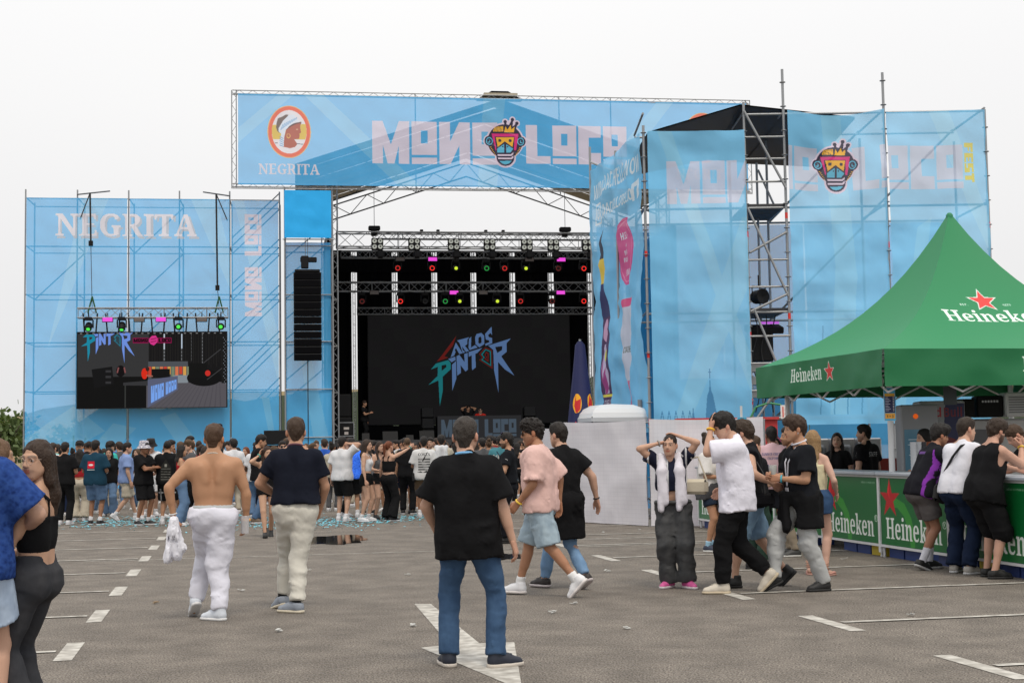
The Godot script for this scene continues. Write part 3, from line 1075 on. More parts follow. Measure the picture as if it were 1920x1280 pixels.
# ---------------------------------------------------------------- what is printed on banners, screens and panels
func mapped(pts: Array, ax: float, ay: float, k: float, x: float, y: float) -> Array:
	var r := []
	for p in pts:
		r.append([x + (p[0] - ax) * k, y + (p[1] - ay) * k])
	return r

func emblem(ink: Ink, x: float, y: float, size: float, al: float) -> void:
	var k := size / 1080.0
	var dark := Color(0.16, 0.14, 0.24, al)
	var pale := Color(0.86, 0.8, 0.88, al)
	var cyan := Color(0.35, 0.72, 0.85, al)
	var yel := Color(0.93, 0.7, 0.2, al)
	var pink := Color(0.85, 0.15, 0.5, al)
	var ov := func(cx, cy, rx, ry, c): ink.oval(x + (cx - 570) * k, y + (cy - 660) * k, rx * k, ry * k, c)
	var po := func(pts, c): ink.poly(mapped(pts, 570, 660, k, x, y), c)
	for g in [[570, 640, 400, 390], [228, 645, 120, 130], [916, 650, 120, 130], [572, 1000, 225, 215], [578, 230, 66, 66], [735, 180, 66, 66], [830, 258, 66, 66]]:
		ov.call(g[0], g[1], g[2], g[3], pale)
	po.call([[540, 300], [540, 230], [620, 230], [690, 170], [790, 200], [880, 260], [800, 380]], pale)
	for g in [[570, 650, 370, 362], [230, 645, 96, 106], [910, 650, 96, 106], [572, 990, 190, 185], [578, 230, 36, 36], [735, 180, 36, 36], [830, 258, 36, 36]]:
		ov.call(g[0], g[1], g[2], g[3], dark)
	po.call([[560, 240], [600, 240], [612, 330], [560, 330]], dark)
	po.call([[650, 320], [715, 190], [752, 190], [735, 320]], dark)
	po.call([[740, 330], [812, 262], [845, 270], [800, 400]], dark)
	for s in [[238, 648], [902, 652]]:
		ov.call(s[0], s[1], 74, 84, cyan)
		ov.call(s[0], s[1], 54, 62, dark)
		ov.call(s[0] + (12 if s[0] > 500 else -12), s[1] + 4, 30, 36, cyan)
		ov.call(s[0] + (22 if s[0] > 500 else -22), s[1] - 8, 20, 24, dark)
	po.call([[550, 456], [585, 322], [622, 398], [700, 295], [708, 395], [780, 332], [765, 456]], yel)
	for t in 7:
		po.call([[315 + t * 32, 440 - absf(t - 3.0) * 2.0], [340 + t * 32, 450], [368 + t * 28, 340 - t * 3], [350 + t * 27, 350 - t * 4]], yel)
	po.call([[285, 485], [860, 485], [800, 845], [755, 840], [772, 550], [352, 550], [385, 830], [368, 850]], pink)
	po.call([[375, 560], [765, 560], [725, 772], [565, 650], [415, 772]], yel)
	ink.star(x + (460 - 570) * k, y + (630 - 660) * k, 44 * k, dark, 8, 0.55)
	ink.star(x + (680 - 570) * k, y + (635 - 660) * k, 44 * k, dark, 8, 0.55)
	po.call([[567, 692], [742, 808], [680, 890], [402, 890], [402, 805]], cyan)
	po.call([[552, 700], [590, 700], [590, 895], [552, 895]], dark)
	ov.call(522, 765, 12, 14, dark)
	ov.call(622, 765, 12, 14, dark)
	po.call([[405, 925], [690, 925], [745, 880], [745, 925], [700, 962], [410, 962]], pale)
	po.call([[410, 996], [690, 996], [745, 950], [745, 1005], [700, 1034], [415, 1034]], pale)
	po.call([[440, 1070], [715, 1062], [655, 1122], [570, 1146], [500, 1125]], cyan)
	for t in 6:
		po.call([[240 + t * 22, 775 + t * 32], [275 + t * 18, 765 + t * 32], [282 + t * 18, 780 + t * 32], [246 + t * 22, 790 + t * 32]], yel)
		po.call([[908 - t * 22, 785 + t * 32], [872 - t * 18, 778 + t * 32], [866 - t * 18, 793 + t * 32], [902 - t * 22, 802 + t * 32]], yel)

func rum_oval(ink: Ink, x: float, y: float, size: float, al: float) -> void:
	var k := size / 870.0
	var ov := func(cx, cy, rx, ry, c): ink.oval(x + (cx - 610) * k, y + (cy - 530) * k, rx * k, ry * k, c)
	var po := func(pts, c): ink.poly(mapped(pts, 610, 530, k, x, y), c)
	ov.call(610, 530, 350, 435, Color(0.93, 0.75, 0.5, al))
	ov.call(610, 530, 336, 422, Color(0.93, 0.42, 0.3, al))
	ov.call(610, 530, 280, 360, Color(0.93, 0.92, 0.95, al))
	po.call([[344, 420], [876, 400], [885, 470], [888, 560], [868, 650], [350, 655], [332, 560], [333, 470]], Color(0.9, 0.78, 0.35, al))
	po.call([[400, 460], [410, 380], [430, 310], [500, 280], [560, 245], [620, 255], [560, 380], [450, 550], [420, 520]], Color(0.45, 0.38, 0.36, al))
	po.call([[540, 500], [640, 400], [805, 360], [805, 395], [700, 420], [600, 510]], Color(0.35, 0.22, 0.22, al))
	po.call([[560, 500], [640, 440], [720, 400], [798, 380], [785, 440], [792, 490], [800, 540], [772, 560], [776, 590], [768, 640], [690, 655], [740, 730], [700, 780], [620, 803], [520, 780], [525, 640]], Color(0.72, 0.38, 0.3, al))
	po.call([[440, 470], [510, 350], [600, 255], [680, 245], [775, 350], [700, 380], [620, 430], [556, 500], [530, 620], [520, 765], [430, 735], [470, 640], [480, 560], [442, 530]], Color(0.9, 0.94, 1.0, al))
	for t in 9:
		po.call([[470 + t * 30, 500 - t * 22], [480 + t * 30, 502 - t * 22], [520 + t * 27, 400 - t * 14], [512 + t * 27, 398 - t * 14]], Color(0.35, 0.62, 0.85, al))
	for t in 5:
		po.call([[455, 600 + t * 36], [515, 640 + t * 32], [515, 650 + t * 32], [455, 612 + t * 36]], Color(0.35, 0.62, 0.85, al))
	ov.call(598, 600, 32, 40, Color(0.93, 0.78, 0.4, al))
	ov.call(598, 596, 22, 28, Color(0.72, 0.38, 0.3, al))
	ov.call(735, 488, 16, 9, Color(0.9, 0.75, 0.6, al))
	po.call([[728, 718], [830, 728], [830, 738], [728, 728]], Color(0.3, 0.35, 0.4, al))
	po.call([[385, 710], [430, 712], [430, 722], [385, 722]], Color(0.3, 0.35, 0.4, al))

const SHARP := [
	["r", [[465, 235], [415, 370], [300, 510], [355, 528], [195, 580], [255, 510]]],
	["b", [[455, 325], [545, 470], [500, 482], [455, 400], [440, 432], [452, 450], [432, 500], [382, 525]]],
	["b", [[470, 300], [640, 255], [612, 285], [608, 350], [578, 372], [632, 440], [590, 455], [540, 382], [545, 425], [580, 455], [548, 470], [502, 330]]],
	["b", [[665, 250], [658, 395], [715, 360], [748, 397], [640, 430], [625, 400], [632, 278]]],
	["b", [[735, 215], [800, 200], [840, 240], [840, 350], [770, 395], [720, 350], [715, 260]], [[762, 262], [790, 248], [800, 270], [800, 330], [776, 345], [758, 330]]],
	["b", [[940, 115], [945, 230], [922, 200], [892, 232], [902, 256], [945, 268], [945, 340], [855, 375], [850, 345], [906, 325], [906, 302], [860, 290], [850, 215]]],
	["t", [[115, 685], [185, 605], [350, 560], [385, 600], [385, 680], [275, 780], [272, 970], [230, 1175], [215, 830], [80, 890], [205, 770], [210, 650]], [[260, 632], [320, 620], [325, 652], [262, 702]]],
	["b", [[350, 545], [445, 515], [450, 560], [395, 590]]],
	["b", [[400, 622], [455, 572], [455, 810], [400, 970]]],
	["b", [[462, 510], [500, 490], [570, 590], [565, 480], [612, 465], [612, 690], [580, 715], [515, 630], [520, 730], [468, 770]]],
	["b", [[625, 455], [810, 400], [740, 470], [715, 480], [720, 660], [668, 700], [665, 500], [625, 520]]],
	["r", [[850, 392], [942, 430], [945, 682], [765, 562], [802, 530], [765, 482]], [[852, 408], [932, 440], [934, 662], [780, 560], [815, 530], [780, 484]]],
	["t", [[854, 415], [926, 446], [928, 648], [792, 560], [826, 530], [792, 488]], [[858, 432], [912, 456], [914, 625], [812, 556], [842, 530], [812, 492]]],
	["r", [[860, 450], [895, 470], [892, 590], [835, 550], [862, 528], [838, 498]], [[865, 470], [880, 480], [878, 560], [856, 545], [875, 528], [852, 500]]],
	["b", [[890, 370], [1200, 275], [1140, 340], [1140, 455], [1065, 515], [1240, 775], [1110, 690], [1020, 590], [1020, 1000], [965, 700], [958, 430]], [[985, 390], [1082, 378], [1076, 430], [1012, 470]]],
]
func sharp_logo(ink: Ink, x: float, y: float, k: float, first: int, pal: Dictionary, flatten := false) -> void:
	for q in range(first, SHARP.size()):
		var g: Array = SHARP[q]
		var f := func(pts):
			var r := []
			for p in pts:
				var yy: float = p[1] - (600.0 - (p[0] - 80.0) * 0.29 if flatten else 0.0)
				r.append([x + p[0] * k, y + yy * k])
			return r
		ink.poly(f.call(g[1]), pal[g[0]], [f.call(g[2])] if g.size() > 2 else [])

func cloth_blue(al: float) -> Color: return Color(0.33, 0.73, 0.97, al)
func mesh_blue(al: float) -> Color: return Color(0.5, 0.79, 0.96, al)

# pale searchlight beams that are printed on all the banners
func beams(ink: Ink, list: Array, al: float) -> void:
	for b in list:
		ink.poly(b, Color(0.45, 0.78, 0.97, al))

func tex_top_banner() -> ImageTexture:
	# metres; 21.05 x 3.7
	var ink := Ink.new(21.05, 3.7, 72.0, cloth_blue(0.75))
	beams(ink, [[[2.6, 0], [3.4, 0], [7.3, 3.7], [6.4, 3.7]], [[9.9, 0], [10.8, 0], [10.4, 3.7], [9.6, 3.7]], [[17.2, 0], [17.9, 0], [15.0, 3.7], [14.2, 3.7]], [[0, 1.4], [1.6, 0], [2.2, 0], [0, 2.0]]], 0.74)
	rum_oval(ink, 2.02, 1.53, 2.15, 0.92)
	ink.text("NEGRITA", 0.8, 3.26, 2.42, 0.42, Color(0.88, 0.86, 0.92, 0.9))
	ink.ox = 0.0
	ink.blocks("MONO", 5.34, 2.76, 1.75, Color(0.86, 0.84, 0.92, 0.86), 0.79)
	ink.blocks("LOCO", 11.62, 2.7, 1.62, Color(0.86, 0.84, 0.92, 0.86), 0.83)
	emblem(ink, 10.76, 1.8, 2.1, 0.95)
	rum_oval(ink, 19.15, 1.5, 2.15, 0.92)
	ink.text("NEGRITA", 17.95, 3.26, 2.42, 0.42, Color(0.88, 0.86, 0.92, 0.9))
	return ink.tex()

func tex_wing(x0: float, w: float) -> ImageTexture:
	# the rum wall; x0 is where the piece begins in the whole print, 8 m x 11.6 m
	var ink := Ink.new(w, 11.6, 48.0, cloth_blue(0.76))
	ink.ox = x0
	beams(ink, [[[2.2, 0], [3.2, 0], [1.5, 4.5], [0.9, 6.0]], [[6.4, 0], [7.4, 0], [8, 2.5], [8, 3.8]], [[3.4, 9.0], [4.3, 9.2], [2.0, 11.6], [1.2, 11.6]], [[5.2, 8.8], [5.8, 8.6], [8, 11.6], [7, 11.6]], [[0, 9.6], [1.9, 8.3], [3.1, 9.3], [0, 11.0]]], 0.75)
	ink.text("NEGRITA", 1.22, 1.62, 5.5, 0.93, Color(0.72, 0.76, 0.82, 0.86))
	ink.text("NEGRITA", 1.16, 1.52, 5.46, 0.9, Color(0.9, 0.89, 0.93, 0.88))
	for t in 12:
		var a := TAU * t / 12.0
		ink.line(1.9 + cos(a) * 0.3, 10.4 + sin(a) * 0.3, 1.9 + cos(a) * 0.95, 10.4 + sin(a) * 0.95, 0.07, Color(0.4, 0.74, 0.9, 0.66))
	return ink.tex()

func tex_strip() -> ImageTexture:
	var ink := Ink.new(1.9, 11.6, 60.0, cloth_blue(0.75))
	beams(ink, [[[0.1, 0], [0.5, 0], [1.9, 5.5], [1.9, 7.5]], [[1.2, 8.0], [1.5, 8.0], [1.9, 10.6], [1.9, 11.6]]], 0.74)
	ink.blocks("MONO LOCO", 1.22, 4.72, 0.68, Color(0.88, 0.85, 0.92, 0.85), 0.8, -PI / 2)
	return ink.tex()

func tex_screen_main() -> ImageTexture:
	# 9.6 x 5.1 m
	var ink := Ink.new(9.6, 5.1, 90.0, Color(0.085, 0.083, 0.085))
	for c in 16:
		for r in 9:
			var v := 0.083 + 0.006 * float((c * 7 + r * 5) % 4) / 3.0
			ink.rect(c * 0.6, r * 0.6, 0.6, 0.6, Color(v, v * 0.98, v))
	var k := 0.00354
	sharp_logo(ink, 2.52, 0.12, k, 0, {"r": Color(0.36, 0.1, 0.09), "b": Color(0.3, 0.4, 0.56), "t": Color(0.1, 0.4, 0.42)})
	return ink.tex()

func tex_screen_side() -> ImageTexture:
	# drawn in the units of a 1612 x 818 picture
	var ink := Ink.new(1612, 818, 0.62, Color(0.085, 0.082, 0.085))
	ink.rect(0, 20, 765, 480, Color(0.2, 0.2, 0.205))
	ink.rect(0, 480, 765, 330, Color(0.06, 0.06, 0.062))
	for t in 30:
		ink.rect(770 + t * 28, 20, 5 + t % 3 * 3, 300 + (t * 37) % 90, Color(0.12, 0.115, 0.11))
	for t in [[925, 14, 440], [1118, 10, 470], [1345, 8, 520], [1228, 3, 300]]:
		ink.rect(t[0], 20, t[1], t[2], Color(0.42, 0.43, 0.44))
		for z in 9:
			ink.rect(t[0] - 2, 40 + z * 38, t[1] + 4, 14, Color(0.2, 0.2, 0.2))
	ink.rect(925, 20, 14, 170, Color(0.72, 0.76, 0.8))
	ink.rect(1118, 20, 13, 160, Color(0.72, 0.78, 0.84))
	ink.poly([[760, 320], [1190, 320], [1200, 560], [760, 560]], Color(0.3, 0.31, 0.33))
	for t in 11:
		ink.rect(760 + t * 42, 375, 34, 110 - t % 3 * 14, [Color(0.75, 0.25, 0.18), Color(0.8, 0.6, 0.3), Color(0.45, 0.5, 0.4), Color(0.8, 0.45, 0.3)][t % 4])
	ink.rect(795, 400, 200, 100, Color(0.07, 0.07, 0.07))
	ink.rect(1030, 470, 160, 90, Color(0.5, 0.53, 0.56))
	ink.poly([[740, 560], [1612, 545], [1612, 818], [740, 818]], Color(0.33, 0.32, 0.34))
	for t in 14:
		ink.poly([[760 + t * 60, 818], [775 + t * 60, 818], [1100 + t * 34, 560], [1094 + t * 34, 560]], Color(0.3, 0.29, 0.31))
	ink.oval(1370, 500, 190, 90, Color(0.06, 0.06, 0.065))
	ink.rect(1200, 340, 200, 160, Color(0.07, 0.07, 0.07))
	for t in [[1360, 340, 1600, 150], [1400, 520, 1600, 370]]:
		ink.line(t[0], t[1], t[2], t[3], 9, Color(0.24, 0.24, 0.25))
	ink.poly([[1500, 20], [1612, 20], [1612, 560], [1560, 560], [1570, 250]], Color(0.1, 0.1, 0.1))
	for t in 26:
		ink.rect(1575 + (t * 13) % 30, 60 + t * 20, 8, 6, Color(0.55, 0.58, 0.62))
	ink.oval(1408, 450, 30, 32, Color(0.75, 0.18, 0.15))
	ink.poly([[150, 400], [370, 370], [390, 560], [180, 600]], Color(0.075, 0.075, 0.08))
	for t in 3:
		ink.rect(300, 410 + t * 60, 60, 24, Color(0.2, 0.2, 0.21))
	ink.oval(462, 420, 48, 62, Color(0.06, 0.05, 0.055))
	ink.line(440, 380, 425, 440, 16, Color(0.5, 0.3, 0.3))
	ink.line(500, 380, 512, 440, 16, Color(0.5, 0.3, 0.3))
	ink.oval(720, 450, 34, 60, Color(0.82, 0.17, 0.1))
	ink.oval(752, 400, 20, 24, Color(0.2, 0.13, 0.12))
	ink.line(740, 470, 810, 478, 14, Color(0.6, 0.4, 0.34))
	ink.poly([[490, 545], [770, 525], [770, 580], [490, 575]], Color(0.2, 0.2, 0.21))
	ink.rect(505, 575, 14, 240, Color(0.2, 0.21, 0.2))
	ink.poly([[755, 515], [1080, 478], [1080, 630], [755, 818]], Color(0.34, 0.36, 0.45))
	# the booth's lettering runs in perspective
	var lt := Ink.new(10, 10, 1.0, Color.BLACK)
	var word := "MONO LOCO"
	var wx := [0.0, 1.15, 1.96, 2.95, 3.76, 4.2, 5.0, 5.8, 6.6, 7.35]
	for q in word.length():
		if word[q] == " ":
			continue
		var a0: float = wx[q] / 7.35
		var a1: float = (wx[q + 1] - 0.12) / 7.35
		var f := func(a, v): return [790 + a * 280.0, lerpf(lerpf(770, 615, a), lerpf(585, 515, a), v)]
		ink.poly([f.call(a0, 0), f.call(a1, 0), f.call(a1, 1), f.call(a0, 1)], Color(0.45, 0.62, 0.9))
		if word[q] in ["O", "C"]:
			ink.poly([f.call(lerpf(a0, a1, 0.35), 0.5), f.call(lerpf(a0, a1, 0.65), 0.5), f.call(lerpf(a0, a1, 0.65), 0.78), f.call(lerpf(a0, a1, 0.35), 0.78)], Color(0.34, 0.36, 0.45))
		if word[q] in ["M", "N", "L"]:
			ink.poly([f.call(lerpf(a0, a1, 0.4), 0.99), f.call(lerpf(a0, a1, 0.62), 0.99), f.call(lerpf(a0, a1, 0.5), 0.45)], Color(0.34, 0.36, 0.45))
	sharp_logo(ink, -6, 6, 0.5, 6, {"r": Color(0.16, 0.3, 0.36), "b": Color(0.42, 0.55, 0.85), "t": Color(0.1, 0.52, 0.62)}, true)
	ink.rect(592, 62, 170, 60, Color(0.5, 0.06, 0.27))
	ink.rect(858, 62, 155, 60, Color(0.5, 0.06, 0.27))
	ink.blocks("MONO", 600, 110, 40, Color(0.09, 0.03, 0.06), 1.05)
	ink.blocks("LOCO", 872, 110, 40, Color(0.09, 0.03, 0.06), 1.05)
	ink.poly([[770, 70], [800, 40], [840, 36], [862, 70], [858, 110], [820, 145], [785, 130], [765, 100]], Color(0.8, 0.2, 0.52))
	ink.line(785, 80, 850, 66, 8, Color(0.5, 0.06, 0.27))
	ink.line(785, 108, 848, 96, 8, Color(0.5, 0.06, 0.27))
	for t in 24:
		ink.rect(24 + t * 66, 8, 22, 9, Color(0.5, 0.5, 0.5))
	return ink.tex()

func tex_booth() -> ImageTexture:
	var ink := Ink.new(3.75, 1.05, 80.0, Color(0.18, 0.18, 0.185))
	ink.blocks("MONO", 0.16, 0.94, 0.78, Color(0.29, 0.34, 0.39), 0.58)
	ink.blocks("LOCO", 2.1, 0.94, 0.78, Color(0.29, 0.34, 0.39), 0.58)
	return ink.tex()

func beams2(ink: Ink, list: Array, al: float) -> void:
	for b in list:
		ink.poly(b, Color(0.56, 0.82, 0.96, al))

func tex_tower_left() -> ImageTexture:
	# the print hangs 0.27 m lower on this piece; 2.0 x 6.2 m
	var ink := Ink.new(2.0, 6.4, 100.0, mesh_blue(0.8))
	beams2(ink, [[[0.2, 0], [0.5, 0], [2.0, 4.6], [2.0, 5.4]], [[1.9, 1.8], [2.0, 1.8], [2.0, 3.2], [0.6, 6.2], [0.3, 6.2]]], 0.78)
	ink.blocks("MON", 0.38, 1.5, 0.88, Color(0.76, 0.79, 0.88, 0.86), 0.72)
	# the printed skyline of a church
	var sky := Color(0.3, 0.57, 0.76, 0.78)
	ink.poly([[1.02, 6.2], [1.1, 5.4], [1.14, 5.3], [1.16, 5.02], [1.18, 5.3], [1.22, 5.4], [1.36, 6.2]], sky)
	ink.rect(1.13, 4.92, 0.06, 0.02, sky)
	ink.rect(1.15, 4.86, 0.02, 0.2, sky)
	ink.poly([[0.72, 6.2], [0.78, 5.8], [0.8, 5.6], [0.82, 5.8], [0.88, 6.2]], sky)
	for t in 5:
		ink.line(0.1 + t * 0.14, 6.1, 0.17 + t * 0.14, 5.7, 0.015, sky)
		ink.line(0.24 + t * 0.14, 6.1, 0.17 + t * 0.14, 5.7, 0.015, sky)
	return ink.tex()

func tex_tower_right(x0: float) -> ImageTexture:
	# two pieces of one print 4.05 m wide that starts at x = 5.68
	var ink := Ink.new(2.02, 6.4, 100.0, mesh_blue(0.8))
	ink.ox = x0
	beams2(ink, [[[0.7, 0], [1.1, 0], [1.35, 3.4], [1.1, 6.2], [0.7, 6.2], [0.9, 3.2]], [[2.6, 2.4], [2.9, 2.2], [2.2, 6.2], [1.9, 6.2]], [[2.9, 0], [3.3, 0], [4.05, 2.2], [4.05, 3.0]]], 0.8)
	ink.blocks("NO", -0.52, 1.62, 0.9, Color(0.75, 0.79, 0.88, 0.84), 0.72)
	ink.blocks("LOCO", 1.32, 1.62, 0.9, Color(0.75, 0.79, 0.88, 0.84), 0.79)
	emblem(ink, 0.97, 1.08, 1.16, 0.95)
	ink.blocks("FEST", 3.6, 0.68, 0.19, Color(0.85, 0.8, 0.2, 0.85), 1.65, PI / 2)
	for t in 4:
		ink.line(0.5 + t * 0.28, 6.2, 0.62 + t * 0.28, 4.4 + (t % 2) * 0.4, 0.03, Color(0.4, 0.68, 0.85, 0.74))
	return ink.tex()

func tex_tower_side() -> ImageTexture:
	# 4.15 x 6.1 m: drink advertisement
	var ink := Ink.new(4.15, 6.1, 150.0, mesh_blue(0.8))
	var wh := Color(0.86, 0.92, 0.96, 0.88)
	ink.text("WWW.COACHELLO.NOW", 0.22, 0.74, 3.7, 0.36, wh, "Droid Sans", 700)
	ink.text("@COACHELLOBELLO", 1.0, 1.28, 2.5, 0.26, wh, "Droid Sans", 700)
	ink.rect(0.45, 0.86, 0.42, 0.5, wh)
	ink.rect(0.5, 0.91, 0.32, 0.4, mesh_blue(0.8))
	ink.oval(0.66, 1.11, 0.12, 0.13, wh)
	ink.oval(0.66, 1.11, 0.07, 0.08, mesh_blue(0.8))
	ink.poly([[3.5, 0.95], [3.8, 0.86], [3.8, 1.2], [3.66, 1.28], [3.7, 1.0], [3.6, 1.02], [3.58, 1.3], [3.46, 1.3]], wh)
	# bottle
	ink.poly([[0.95, 1.55], [1.25, 1.55], [1.27, 2.9], [1.5, 3.4], [1.5, 5.6], [0.7, 5.6], [0.7, 3.4], [0.93, 2.9]], Color(0.17, 0.15, 0.36, 0.95))
	ink.rect(0.94, 1.55, 0.32, 0.7, Color(0.2, 0.2, 0.26, 0.95))
	ink.rect(0.93, 2.2, 0.34, 0.55, Color(0.9, 0.78, 0.25, 0.95))
	ink.rect(0.72, 3.5, 0.76, 1.95, Color(0.28, 0.14, 0.32, 0.95))
	ink.oval(1.1, 3.8, 0.22, 0.26, Color(0.8, 0.62, 0.75, 0.95))
	ink.poly([[0.98, 4.1], [1.22, 4.1], [1.4, 4.7], [1.28, 5.2], [0.92, 5.2], [0.8, 4.7]], Color(0.75, 0.7, 0.82, 0.95))
	ink.oval(1.1, 4.35, 0.1, 0.14, Color(0.85, 0.85, 0.3, 0.95))
	ink.poly([[0.8, 4.9], [0.9, 4.4], [1.0, 4.9], [1.2, 4.5], [1.3, 5.1], [1.0, 5.3]], Color(0.62, 0.2, 0.5, 0.95))
	ink.rect(0.72, 5.22, 0.76, 0.06, Color(0.9, 0.85, 0.3, 0.95))
	ink.text("COACHELLO", 0.76, 5.5, 0.68, 0.16, Color(0.8, 0.8, 0.85, 0.95), "Droid Sans", 700)
	# round mark
	ink.oval(2.8, 2.25, 0.72, 0.72, Color(0.82, 0.3, 0.55, 0.92))
	ink.oval(2.8, 2.25, 0.66, 0.66, Color(0.9, 0.5, 0.68, 0.92))
	ink.oval(2.8, 2.25, 0.63, 0.63, Color(0.82, 0.32, 0.56, 0.92))
	ink.text("HELLA", 2.5, 1.98, 0.6, 0.16, wh, "Droid Sans", 700)
	ink.text("PURE", 2.6, 2.32, 0.42, 0.1, wh, "Droid Sans", 700)
	ink.text("PASSION", 2.5, 2.46, 0.6, 0.1, wh, "Droid Sans", 700)
	ink.text("PINK", 2.58, 2.76, 0.42, 0.13, wh, "Droid Sans", 700)
	ink.rect(2.78, 2.08, 0.03, 0.1, wh)
	ink.rect(2.745, 2.115, 0.1, 0.03, wh)
	# glass
	ink.poly([[2.45, 3.25], [3.25, 3.25], [3.28, 3.8], [3.1, 4.9], [2.95, 5.05], [2.72, 5.05], [2.55, 4.9], [2.42, 3.8]], Color(0.78, 0.8, 0.87, 0.9))
	ink.rect(2.45, 3.25, 0.8, 0.18, Color(0.85, 0.3, 0.5, 0.9))
	ink.text("COACHELLA", 2.52, 4.4, 0.66, 0.13, Color(0.3, 0.35, 0.25, 0.9), "Droid Sans", 700)
	ink.poly([[2.68, 5.0], [3.0, 5.0], [2.88, 5.5], [2.84, 5.75], [2.8, 5.5]], Color(0.85, 0.45, 0.58, 0.9))
	return ink.tex()

const BEER := "Heineken"
func tex_panel() -> ImageTexture:
	# front of a bar counter, 1.8 x 0.96
	var ink := Ink.new(1.8, 0.96, 220.0, Color(0.05, 0.4, 0.19))
	ink.poly([[0.25, 0.33], [0.45, 0.28], [0.68, 0.35], [0.86, 0.55], [0.95, 0.8], [0.93, 0.96], [0.82, 0.96], [0.78, 0.74], [0.66, 0.53], [0.48, 0.42], [0.25, 0.42]], Color(0.2, 0.56, 0.2))
	ink.star(0.27, 0.3, 0.3, Color(0.72, 0.1, 0.12), 5, 0.36)
	ink.poly([[0.27, 0.0], [0.2, 0.2], [0.27, 0.3]], Color(0.86, 0.16, 0.18))
	ink.text(BEER, 0.14, 0.87, 1.5, 0.32, Color(0.9, 0.92, 0.9), "Droid Serif", 700)
	ink.text("R", 1.69, 0.62, 0.035, 0.05, Color(0.85, 0.9, 0.85), "Droid Sans", 700)
	for k in 16:
		var a := TAU * k / 16
		ink.rect(1.705 + cos(a) * 0.045, 0.592 + sin(a) * 0.045, 0.012, 0.012, Color(0.85, 0.9, 0.85))
	ink.text("Disfruta con moderacion", 1.28, 0.09, 0.42, 0.03, Color(0.7, 0.8, 0.7), "Droid Sans", 400)
	return ink.tex()

func tex_valance() -> ImageTexture:
	# 4 x 0.47 m
	var ink := Ink.new(4.0, 0.47, 130.0, Color(0.05, 0.42, 0.24))
	ink.text(BEER, 1.3, 0.29, 0.98, 0.2, Color(0.88, 0.92, 0.88), "Droid Serif", 700)
	ink.star(2.5, 0.2, 0.16, Color(0.85, 0.88, 0.85), 5, 0.42)
	ink.star(2.5, 0.2, 0.135, Color(0.8, 0.2, 0.18), 5, 0.42)
	return ink.tex()

func tex_tent_roof() -> ImageTexture:
	# one face of the roof seen straight on: 4 m wide, 2.2 m up the slope
	var ink := Ink.new(4.0, 3.2, 120.0, Color(0.06, 0.5, 0.3))
	ink.star(1.96, 1.5, 0.24, Color(0.9, 0.9, 0.88), 5, 0.42)
	ink.star(1.96, 1.5, 0.2, Color(0.85, 0.22, 0.2), 5, 0.42)
	ink.text("EST.", 1.58, 1.6, 0.12, 0.04, Color(0.9, 0.92, 0.9), "Droid Sans", 700)
	ink.text("1873", 2.22, 1.6, 0.12, 0.04, Color(0.9, 0.92, 0.9), "Droid Sans", 700)
	ink.text(BEER, 1.24, 2.0, 1.5, 0.3, Color(0.92, 0.94, 0.92), "Droid Serif", 700)
	return ink.tex()

func tex_price_list() -> ImageTexture:
	var ink := Ink.new(0.15, 0.42, 700.0, Color(0.3, 0.7, 0.86))
	ink.rect(0.008, 0.07, 0.134, 0.25, Color(0.13, 0.15, 0.32))
	ink.rect(0.008, 0.07, 0.134, 0.035, Color(0.9, 0.68, 0.2))
	for k in 9:
		ink.rect(0.016, 0.12 + k * 0.021, 0.04 + (k * 7 % 5) * 0.008, 0.006, Color(0.85, 0.85, 0.9))
		ink.rect(0.115, 0.12 + k * 0.021, 0.018, 0.007, Color(0.9, 0.9, 0.9))
	ink.rect(0.008, 0.325, 0.134, 0.07, Color(0.92, 0.66, 0.25))
	ink.text("1 = 3", 0.03, 0.38, 0.09, 0.03, Color(0.2, 0.15, 0.1), "Droid Sans", 700)
	ink.text("MONO", 0.045, 0.035, 0.06, 0.022, Color(0.1, 0.2, 0.35), "Droid Sans", 700)
	return ink.tex()

# ---------------------------------------------------------------- ground, markings, hills
func flat_poly(pts: Array, y: float) -> ArrayMesh:
	var b := Build.new()
	var pg := PackedVector2Array()
	for p in pts:
		pg.append(Vector2(p[0], p[1]))
	var tri := Geometry2D.triangulate_polygon(pg)
	for p in pg:
		b.v.append(Vector3(p.x, y, p.y))
		b.n.append(Vector3.UP)
		b.u.append(p)
	b.i.append_array(tri)
	return b.done()

